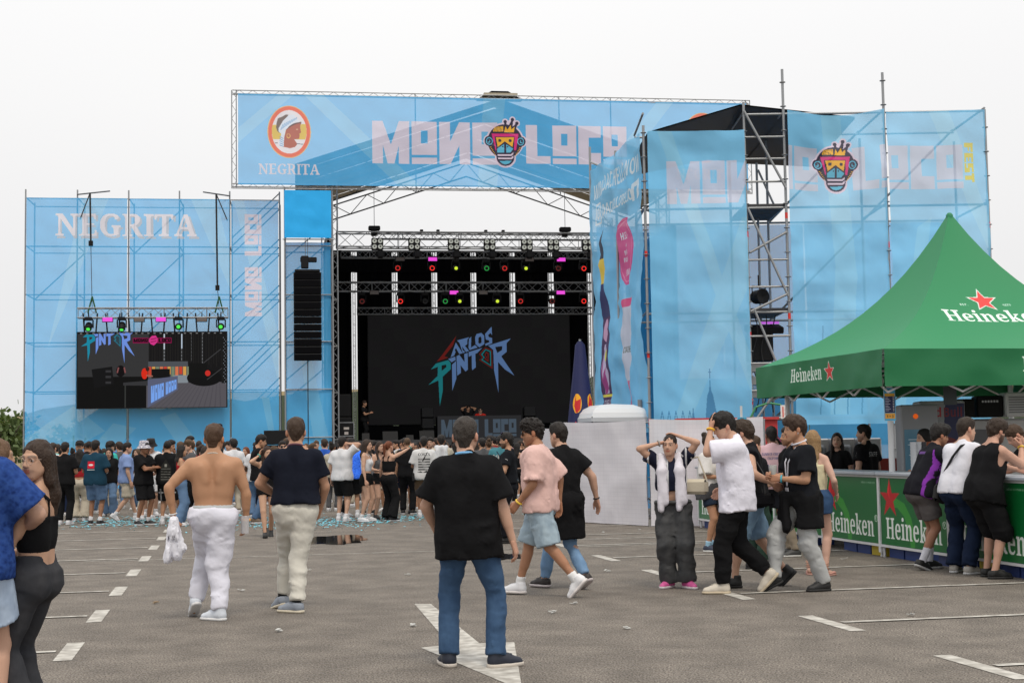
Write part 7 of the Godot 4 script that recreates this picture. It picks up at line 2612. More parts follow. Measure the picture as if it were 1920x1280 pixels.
	# black tee, jacket round the waist
	person("man in black with a jacket knotted round his waist beside the pink tee man", {
		"h": 1.77, "q": 0.013, "seed": 11, "skin": fair, "torso": [2, 0, 0], "head": [4, 3, 0],
		"lf": [0.06, 0.08, 0.25, 6, 0], "rf": [-0.06, 0.13, -0.24, 0, 34], "lh": [0.22, 0.95, 0.15], "rh": [-0.38, 0.92, -0.12], "re": [-0.8, 0, -1], "rc": 0.2,
		"hair": "short", "hair_col": lin(0.016, 0.012, 0.01),
		"top": {"loose": 0.03, "hem": -0.06, "sleeve": 0.62, "col": black, "name": "t_shirt"}, "bottom": {"to": 1.95, "knee": 0.066, "end": 0.06, "col": lin(0.22, 0.36, 0.55), "cloth": "denim", "name": "jeans"},
		"wrap": {"col": black, "hem": -0.4, "end": 0.15}, "shoes": {"col": lin(0.02, 0.015, 0.015), "sole_col": lin(0.5, 0.45, 0.45)}, "extras": [["wristband", black, "r"]]}, 0.52, -15.45, 222)
	# police officer
	person("bearded security guard in dark uniform with sunglasses on his head", {
		"h": 1.74, "q": 0.0152, "seed": 13, "w": 1.06, "skin": Color(0.4, 0.22, 0.14), "beard": 0.75, "head": [-4, 0, 0],
		"lf": [0.1, 0.08, 0.03, 10, 0], "rf": [-0.12, 0.08, 0.06, -6, 0], "lh": [0.2, 0.98, 0.2], "le": [1, 0, -0.8], "rh": [-0.1, 1.0, 0.22], "lc": 0.7,
		"hair": "crop", "hair_col": lin(0.012, 0.01, 0.009),
		"top": {"loose": 0.02, "hem": 0.02, "sleeve": 0.68, "col": lin(0.008, 0.009, 0.012), "name": "uniform_shirt"}, "bottom": {"to": 1.93, "loose": 0.02, "knee": 0.08, "end": 0.075, "col": lin(0.009, 0.01, 0.014), "name": "uniform_trousers"},
		"shoes": {"col": lin(0.01, 0.01, 0.01), "sole_col": lin(0.012, 0.012, 0.012), "high": 0.1}, "extras": [["glasses", black, "up"], ["belt", lin(0.01, 0.01, 0.01), 0.05, true], ["patch", lin(0.45, 0.45, 0.45), "l"]]}, -0.09, -22.8, 262)
	person("bald headed man in black standing behind the security guard", {"h": 1.76, "q": 0.018, "skin": Color(0.45, 0.27, 0.19), "hair": "buzz", "hair_col": lin(0.12, 0.08, 0.055), "beard": 0.3, "top": {"col": lin(0.012, 0.012, 0.013)}, "bottom": {"col": lin(0.015, 0.015, 0.017)}, "shoes": {"col": black, "sole_col": black}, "extras": [["lanyard", lin(0.5, 0.7, 0.05), true]]}, 0.3, -25.4, 268)
	# woman with raised arms
	var strp := print_mat(lin(0.012, 0.014, 0.03), func(ink):
		for k in 16:
			ink.poly([[0.03 + k * 0.1, 0.2], [0.05 + k * 0.1, 0.2], [0.09 + k * 0.1, 2.0], [0.075 + k * 0.1, 2.0]], lin(0.55, 0.55, 0.56))
		for k in 8:
			ink.line(0.2 * k, 0.5 + 0.13 * (k % 3), 0.2 * k + 0.12, 0.62 + 0.13 * (k % 3), 0.02, lin(0.5, 0.5, 0.52)))
	person("woman with both hands on her head and a white sweater round her shoulders", {
		"h": 1.63, "q": 0.012, "seed": 15, "fem": true, "skin": Color(0.5, 0.3, 0.21), "torso": [-2, 0, 2], "head": [-14, 2, -4],
		"lf": [0.14, 0.08, 0.04, 30, 0], "rf": [-0.06, 0.08, -0.02, -30, 0],
		"lh": [0.07, 1.72, 0.0], "le": [1, 0.1, 0.5], "ld": [-1, 0.4, -0.2], "lp": [-0.3, -1, 0], "rh": [-0.13, 1.64, 0.02], "re": [-1, -0.05, 0.35], "rd": [1, 0.25, -0.2], "rp": [0.4, -0.8, 0], "lshrug": 0.05, "rshrug": 0.04,
		"hair": "tail", "hair_col": lin(0.02, 0.014, 0.012),
		"top": {"loose": 0.022, "hem": 0.17, "sleeve": 0.55, "sleeve_w": 1.4, "mat": strp, "name": "crop_shirt"}, "bottom": {"to": 1.98, "loose": 0.024, "knee": 0.1, "end": 0.105, "waist": 0.05, "fold": 0.016, "col": lin(0.085, 0.085, 0.085), "cloth": "denim", "name": "wide_jeans"},
		"shawl": {"col": lin(0.66, 0.64, 0.7), "to": 0.0, "back": 0.3}, "shoes": {"col": lin(0.6, 0.1, 0.3), "sole_col": lin(0.65, 0.6, 0.62)},
		"extras": [["bag", lin(0.6, 0.54, 0.42), [0.27, 1.14, 0.05], 0.26, -0.3], ["wristband", lin(0.3, 0.28, 0.25), "r", 0.008], ["belt", lin(0.02, 0.02, 0.02), 0.035]]}, 1.68, -15.35, -8)
	# white tee, hand on face
	person("tall man in white tee and black trousers shielding his face with one hand", {
		"h": 1.85, "q": 0.0125, "seed": 17, "skin": fair, "torso": [4, 6, 0], "head": [4, 16, 0],
		"lf": [0.08, 0.08, 0.17, 6, 0], "rf": [-0.08, 0.17, -0.28, 0, 46], "lh": [0.06, 1.58, 0.24], "le": [0.3, -1, 0.4], "ld": [-0.25, 1, -0.1], "lp": [-0.2, 0, -1], "lc": 0.25, "rh": [-0.26, 0.98, 0.12],
		"hair": "mop", "hair_col": lin(0.012, 0.01, 0.009),
		"top": {"loose": 0.045, "hem": -0.15, "sleeve": 0.85, "sleeve_w": 1.1, "col": lin(0.74, 0.73, 0.82), "fold": 0.014, "name": "t_shirt"}, "bottom": {"to": 1.95, "loose": 0.03, "knee": 0.09, "end": 0.07, "fold": 0.014, "col": black},
		"shoes": {"col": lin(0.55, 0.5, 0.42), "sole_col": lin(0.5, 0.42, 0.3), "high": 0.03}, "extras": [["wristband", lin(0.8, 0.45, 0.04), "l", 0.012]]}, 2.27, -14.75, 266)
	# vest and frayed shorts
	person("man in sleeveless black top and frayed denim shorts half hidden behind the white tee", {
		"h": 1.76, "q": 0.0135, "seed": 19, "skin": fair, "head": [-20, 6, 0], "torso": [2, -8, 0],
		"lf": [0.08, 0.08, 0.2, 6, 0], "rf": [-0.08, 0.15, -0.36, 0, 44], "lh": [0.3, 1.08, -0.2], "le": [0.5, -1, -0.6], "rh": [-0.3, 0.95, 0.1],
		"hair": "mop", "hair_col": lin(0.045, 0.03, 0.02),
		"top": {"loose": 0.035, "hem": -0.1, "sleeve": 0.12, "sleeve_w": 1.0, "col": lin(0.01, 0.01, 0.012), "name": "vest"}, "bottom": {"to": 0.94, "loose": 0.03, "end": 0.105, "fold": 0.012, "col": lin(0.25, 0.38, 0.52), "cloth": "denim"},
		"shoes": {"col": black, "sole_col": black, "high": 0.06}, "extras": [["bag", lin(0.012, 0.012, 0.014), [0.27, 0.92, -0.1], 0.22, 1.2]]}, 2.5, -15.3, 268)
	# grey joggers
	person("young man in black tee and grey joggers holding a clear cup", {
		"h": 1.79, "q": 0.0125, "seed": 21, "skin": Color(0.42, 0.23, 0.14), "head": [-8, 2, 0], "torso": [2, 0, 0],
		"rf": [-0.07, 0.13, 0.3, -4, 24], "lf": [0.1, 0.08, -0.16, 8, 0], "lh": [0.1, 1.12, 0.27], "le": [0.7, -0.6, -1], "rh": [-0.02, 1.14, 0.31], "re": [-0.7, -0.6, -1], "lc": 0.8, "rc": 0.8, "lp": [-1, 0, -0.2],
		"hair": "mop", "hair_col": lin(0.05, 0.03, 0.02),
		"top": {"loose": 0.024, "hem": -0.04, "sleeve": 0.72, "col": lin(0.01, 0.011, 0.014), "name": "t_shirt"}, "bottom": {"to": 1.96, "loose": 0.028, "knee": 0.088, "end": 0.058, "fold": 0.016, "col": lin(0.42, 0.43, 0.43), "name": "joggers"},
		"wrap": {"col": black, "hem": -0.3, "end": 0.16}, "shoes": {"col": lin(0.01, 0.01, 0.011), "sole_col": lin(0.012, 0.012, 0.012), "high": 0.05}, "extras": [["lanyard", lin(0.6, 0.6, 0.66), true], ["wristband", lin(0.05, 0.4, 0.5), "l", 0.009], ["earring", lin(0.7, 0.7, 0.7)]]}, 2.95, -14.85, 282)
	cup("clear printed cup held by the young man in grey joggers", Vector3(2.64, 1.13, -14.74), lin(0.55, 0.57, 0.55), 0.15)
	# blonde
	person("blonde woman in cream top and denim skirt standing behind the grey joggers", {
		"h": 1.66, "q": 0.0135, "seed": 23, "fem": true, "skin": Color(0.55, 0.34, 0.26), "hair": "long", "hair_col": lin(0.3, 0.2, 0.1), "w": 1.04,
		"lf": [0.11, 0.08, 0.08, 20, 0], "rf": [-0.12, 0.08, -0.04, -20, 0], "rh": [-0.24, 0.96, 0.12], "lh": [0.15, 1.05, 0.22],
		"top": {"kind": "strap", "loose": 0.014, "hem": 0.06, "top": 0.4, "col": lin(0.66, 0.6, 0.4), "name": "top"}, "bottom": {"kind": "skirt", "hem": -0.2, "end": 0.12, "col": lin(0.05, 0.1, 0.2), "cloth": "denim"},
		"shoes": {"col": lin(0.5, 0.25, 0.2), "sole_col": lin(0.4, 0.22, 0.18), "high": -0.05, "sole": 0.02}, "extras": [["ankle_straps", lin(0.5, 0.28, 0.2)]]}, 3.42, -16.5, 150)
	# group further back by the bar
	var palm := print_mat(lin(0.62, 0.42, 0.46), func(ink):
		ink.text("SUMMER VIBES CLUB", 0.22, 0.68, 0.36, 0.04, lin(0.1, 0.1, 0.2), "Droid Sans", 700)
		ink.text("CALIFORNIA", 0.3, 0.74, 0.2, 0.035, lin(0.1, 0.1, 0.2), "Droid Sans", 700)
		for k in [[0.3, 0.85], [0.5, 0.83]]:
			ink.star(k[0], k[1], 0.055, lin(0.05, 0.06, 0.16), 8, 0.35)
			ink.line(k[0], k[1], k[0] + 0.01, k[1] + 0.09, 0.01, lin(0.05, 0.06, 0.16))
		ink.poly([[0.28, 0.97], [0.36, 0.93], [0.48, 0.93], [0.55, 0.97], [0.54, 1.0], [0.27, 1.0]], lin(0.1, 0.12, 0.25)))
	person("man in pink tee with printed palm trees waiting at the bar, back turned", {"h": 1.75, "q": 0.0152, "seed": 25, "skin": brown, "hair": "short", "hair_col": lin(0.01, 0.008, 0.008), "lh": [0.16, 1.1, 0.22], "rh": [-0.16, 1.1, 0.22], "lf": [0.12, 0.08, 0.02, 10, 0], "rf": [-0.1, 0.09, -0.1, -10, 10],
		"top": {"loose": 0.035, "hem": -0.1, "sleeve": 0.8, "mat": palm, "name": "t_shirt"}, "bottom": {"to": 0.85, "end": 0.105, "loose": 0.025, "col": lin(0.02, 0.022, 0.028)}, "shoes": {"col": white, "sock": 0.3}}, 3.83, -21.4, 184)
	person("woman with a pink hair band facing the camera behind the palm print tee", {"h": 1.62, "q": 0.017, "seed": 26, "fem": true, "skin": fair, "hair": "front", "hair_col": dkhair, "top": {"kind": "strap", "col": black, "name": "top"}, "bottom": {"col": black}, "shoes": {"col": black}, "extras": [["hairband", lin(0.7, 0.15, 0.3)]]}, 4.15, -22.8, -30)
	person("bearded person in black tee and beige trousers behind the grey joggers man", {"h": 1.72, "q": 0.017, "seed": 27, "skin": tan, "hair": "short", "hair_col": dkhair, "beard": 0.5, "lh": [0.1, 1.1, 0.25], "top": {"loose": 0.035, "hem": -0.1, "col": black, "name": "t_shirt"}, "bottom": {"loose": 0.02, "col": lin(0.3, 0.25, 0.19)}, "shoes": {"col": lin(0.05, 0.05, 0.05)}}, 3.7, -19.3, 275)
	person("person in olive cargo trousers behind the man in frayed shorts", {"h": 1.6, "q": 0.0152, "seed": 28, "skin": fair, "hair": "short", "hair_col": brhair, "rh": [-0.05, 1.1, 0.28], "top": {"loose": 0.03, "hem": -0.08, "col": lin(0.012, 0.012, 0.014), "name": "t_shirt"}, "bottom": {"loose": 0.025, "knee": 0.09, "end": 0.08, "col": lin(0.025, 0.05, 0.038), "name": "cargo_trousers"}, "shoes": {"col": black, "sole_col": black}}, 2.88, -17.4, 120)
	person("woman in white top with a grey jacket at her waist behind the white tee man", {"h": 1.66, "q": 0.0152, "seed": 29, "fem": true, "skin": tan, "hair": "bun", "hair_col": lin(0.03, 0.02, 0.012), "lh": [0.12, 1.15, 0.25], "rh": [-0.1, 1.1, 0.26], "top": {"loose": 0.04, "hem": 0.0, "sleeve": 0.9, "col": lin(0.62, 0.6, 0.58), "name": "t_shirt"}, "bottom": {"to": 0.55, "end": 0.1, "col": lin(0.02, 0.03, 0.05)}, "wrap": {"col": lin(0.06, 0.06, 0.065), "hem": -0.16, "end": 0.15}, "shoes": {"col": lin(0.03, 0.04, 0.07), "sock": 0.2, "sock_col": lin(0.3, 0.5, 0.65)}}, 2.75, -20.4, 60)
	cup("yellow drink in a cup behind the white tee man", Vector3(2.92, 1.12, -20.15), lin(0.7, 0.5, 0.05), 0.14)
	# bar staff
	var staff := print_mat(lin(0.01, 0.01, 0.011), func(ink): ink.text("STAFF", 0.29, 0.72, 0.22, 0.07, lin(0.5, 0.5, 0.5), "Droid Sans", 700))
	person("dark haired bar woman in black reaching sideways behind the counter", {"h": 1.66, "q": 0.017, "seed": 31, "fem": true, "skin": fair, "hair": "front", "hair_col": lin(0.014, 0.01, 0.009), "head": [20, 0, 0], "rh": [-0.32, 1.1, 0.3], "re": [-1, -0.5, 0], "top": {"loose": 0.02, "hem": -0.05, "col": black, "name": "t_shirt"}, "bottom": {"col": black}, "shoes": {"col": black}}, 4.98, -22.2, -40)
	person("bar man in a black staff tee looking away from the camera", {"h": 1.76, "q": 0.017, "seed": 32, "skin": fair, "hair": "short", "hair_col": lin(0.016, 0.012, 0.01), "beard": 0.4, "head": [22, 0, 0], "top": {"loose": 0.025, "hem": -0.05, "mat": staff, "name": "t_shirt"}, "bottom": {"col": black}, "shoes": {"col": black}}, 5.22, -21.4, 222)
	person("bar woman with long black hair beside the drinks fridge", {"h": 1.68, "q": 0.017, "seed": 33, "fem": true, "skin": fair, "hair": "long", "hair_col": lin(0.01, 0.008, 0.008), "head": [0, 8, 0], "lh": [0.15, 1.12, 0.25], "top": {"loose": 0.02, "hem": -0.05, "col": black, "name": "t_shirt"}, "bottom": {"col": black}, "shoes": {"col": black}}, 5.53, -19.3, -84)
	person("bar man with a lanyard leaning over the counter at the frame edge", {"h": 1.78, "q": 0.014, "seed": 34, "skin": Color(0.5, 0.28, 0.2), "hair": "short", "hair_col": brhair, "torso": [24, 0, 0], "head": [0, 14, 0], "lh": [0.2, 1.12, 0.45], "rh": [-0.2, 1.12, 0.45], "top": {"loose": 0.025, "hem": -0.05, "col": black, "name": "t_shirt"}, "bottom": {"col": black}, "shoes": {"col": black}, "extras": [["lanyard", lin(0.5, 0.5, 0.52), true]]}, 6.32, -17.2, -92)
	# customers leaning on the bar
	var jer := print_mat(lin(0.012, 0.012, 0.016), func(ink):
		var pp := lin(0.22, 0.04, 0.36)
		for o in [0.0, 0.8]:
			ink.poly([[0.19 + o, 0.6], [0.21 + o, 0.6], [0.19 + o, 0.78], [0.21 + o, 0.95], [0.2 + o, 1.2], [0.17 + o, 1.2], [0.18 + o, 0.95], [0.16 + o, 0.78]], pp)
			ink.poly([[0.61 + o, 0.6], [0.59 + o, 0.6], [0.61 + o, 0.78], [0.59 + o, 0.95], [0.6 + o, 1.2], [0.63 + o, 1.2], [0.62 + o, 0.95], [0.64 + o, 0.78]], pp)
			ink.rect(0.0 + o, 1.155, 0.8, 0.02, pp)
		ink.rect(0.32, 0.62, 0.16, 0.03, lin(0.12, 0.06, 0.2)))
	person("man in black football jersey with purple stripes leaning on the bar", {
		"h": 1.76, "q": 0.013, "seed": 35, "skin": Color(0.36, 0.18, 0.11), "torso": [22, -6, 0], "pel": [0, -0.01, -0.06], "head": [6, -10, 0], "beard": 0.25,
		"lf": [0.1, 0.08, 0.06, 8, 0], "rf": [-0.05, 0.1, -0.12, 10, 22], "lh": [0.14, 1.16, 0.5], "le": [1, -0.6, 0], "rh": [-0.12, 1.16, 0.5], "re": [-1, -0.6, 0],
		"hair": "mop", "hair_col": lin(0.012, 0.01, 0.009),
		"top": {"loose": 0.032, "hem": -0.08, "sleeve": 0.85, "mat": jer, "name": "jersey"}, "bottom": {"to": 0.72, "loose": 0.03, "end": 0.112, "col": lin(0.11, 0.1, 0.1)},
		"shoes": {"col": lin(0.012, 0.012, 0.013), "sole_col": lin(0.4, 0.4, 0.4), "sock": 0.42, "sock_col": lin(0.62, 0.62, 0.68)}}, 4.84, -17.0, 104)
	person("man in white tee with a black cross strap and dark jeans at the bar", {
		"h": 1.8, "q": 0.013, "seed": 36, "skin": fair, "torso": [16, -8, 0], "pel": [0, -0.01, -0.05], "head": [-14, -10, 0],
		"lf": [0.12, 0.08, 0.02, 12, 0], "rf": [-0.12, 0.08, -0.06, -12, 0], "lh": [0.12, 1.16, 0.48], "rh": [-0.1, 1.16, 0.46],
		"hair": "short", "hair_col": lin(0.03, 0.02, 0.014),
		"top": {"loose": 0.03, "hem": -0.06, "sleeve": 0.8, "col": lin(0.68, 0.68, 0.74), "name": "t_shirt"}, "bottom": {"to": 1.98, "loose": 0.022, "knee": 0.085, "end": 0.085, "fold": 0.014, "col": lin(0.014, 0.024, 0.055), "cloth": "denim", "name": "jeans"},
		"shoes": {"col": lin(0.35, 0.33, 0.3), "sole_col": lin(0.5, 0.5, 0.5)}, "extras": [["crossbody", black, -1.0, 0.05]]}, 5.07, -16.45, 130)
	person("bearded man in black tank top leaning on the bar, fist at his mouth", {
		"h": 1.78, "q": 0.0125, "seed": 37, "skin": Color(0.5, 0.29, 0.21), "torso": [17, 4, 0], "pel": [0, -0.01, -0.05], "head": [4, -4, 0], "beard": 0.8,
		"lf": [0.12, 0.08, 0.04, 12, 0], "rf": [-0.14, 0.08, -0.05, -16, 0], "rh": [-0.05, 1.4, 0.42], "re": [-0.5, -1, 0.3], "rd": [0.15, 1, -0.15], "rp": [0.6, 0, -1], "rc": 0.95, "lh": [0.14, 1.15, 0.5],
		"hair": "mop", "hair_col": lin(0.035, 0.022, 0.014),
		"top": {"loose": 0.026, "hem": -0.12, "sleeve": 0.0, "col": black, "name": "tank_top"}, "bottom": {"to": 1.06, "loose": 0.035, "knee": 0.11, "end": 0.108, "col": lin(0.009, 0.009, 0.01), "name": "shorts"},
		"shoes": {"col": lin(0.01, 0.01, 0.01), "sole_col": lin(0.012, 0.012, 0.012)}, "extras": [["wristband", lin(0.75, 0.5, 0.05), "r", 0.011]]}, 5.2, -15.9, 108)
	# group at the frame edge, close to the camera
	person("man in patterned blue shirt and pale denim shorts cut off by the frame edge", {
		"h": 1.79, "q": 0.012, "seed": 38, "skin": fair, "hair": "short", "hair_col": brhair, "rh": [-0.2, 1.06, 0.22], "re": [-1, -0.1, -0.5], "lf": [0.1, 0.08, 0.05, 8, 0], "rf": [-0.16, 0.08, 0.0, -10, 0],
		"top": {"loose": 0.04, "hem": -0.1, "sleeve": 0.82, "sleeve_w": 1.2, "col": lin(0.03, 0.075, 0.26), "cloth": "floral", "name": "shirt"}, "bottom": {"to": 0.72, "loose": 0.04, "end": 0.125, "col": lin(0.48, 0.58, 0.72), "cloth": "denim"},
		"shoes": {"col": white}}, -2.93, -7.75, 178)
	person("young woman with thin glasses, black strappy top and flared grey jeans", {
		"h": 1.61, "q": 0.0105, "hq": 0.0038, "seed": 40, "fem": true, "w": 1.04, "skin": Color(0.5, 0.3, 0.2), "torso": [-2, 10, 0], "head": [70, 2, 0],
		"lf": [0.1, 0.08, 0.02, 10, 0], "rf": [-0.1, 0.08, 0.1, -8, 0], "lh": [0.08, 1.04, 0.27], "le": [1, -0.2, -0.9], "rh": [-0.1, 1.02, 0.28], "lc": 0.5,
		"hair": "long", "hair_col": lin(0.04, 0.024, 0.016),
		"top": {"kind": "strap", "loose": 0.009, "hem": 0.13, "top": 0.36, "col": black, "fold": 0.004, "name": "strappy_top"}, "bottom": {"to": 1.97, "loose": 0.011, "knee": 0.068, "end": 0.115, "waist": 0.12, "fold": 0.006, "col": lin(0.055, 0.055, 0.06), "cloth": "denim", "name": "flared_jeans"},
		"shoes": {"col": black}, "extras": [["glasses", lin(0.5, 0.38, 0.3), "", 1]]}, -2.65, -8.0, 258)
	person("woman with streaked light brown hair half hidden at the frame edge", {
		"h": 1.63, "q": 0.0135, "seed": 41, "fem": true, "skin": Color(0.42, 0.24, 0.15), "hair": "long", "hair_col": lin(0.14, 0.085, 0.05), "head": [10, 0, 0],
		"top": {"kind": "strap", "col": black, "name": "top"}, "bottom": {"to": 0.5, "end": 0.1, "col": black}, "shoes": {"col": white}}, -3.2, -8.9, 120)
	# girl walking towards the camera
	person("girl in black playsuit and boots walking towards the camera, hand in her hair", {
		"h": 1.6, "q": 0.0152, "seed": 43, "fem": true, "skin": Color(0.5, 0.3, 0.2), "hair": "front", "hair_col": lin(0.04, 0.022, 0.015), "head": [22, 4, 0],
		"rf": [-0.03, 0.08, 0.2, 0, -6], "lf": [0.06, 0.12, -0.22, 4, 28], "rh": [-0.14, 1.56, 0.06], "re": [-0.6, -1, 0.4], "rd": [0.2, 1, -0.1], "rp": [1, 0, 0], "lh": [0.24, 0.9, 0.1],
		"top": {"kind": "strap", "hem": 0.0, "loose": 0.012, "col": black, "name": "playsuit_top"}, "bottom": {"to": 0.3, "end": 0.105, "loose": 0.014, "waist": 0.12, "col": black, "name": "playsuit_shorts"},
		"shoes": {"col": lin(0.012, 0.012, 0.012), "sole_col": lin(0.012, 0.012, 0.012), "high": 0.12}, "extras": [["wristband", lin(0.05, 0.5, 0.4), "r"]]}, -4.33, -25.3, 8)
	build_crowd()

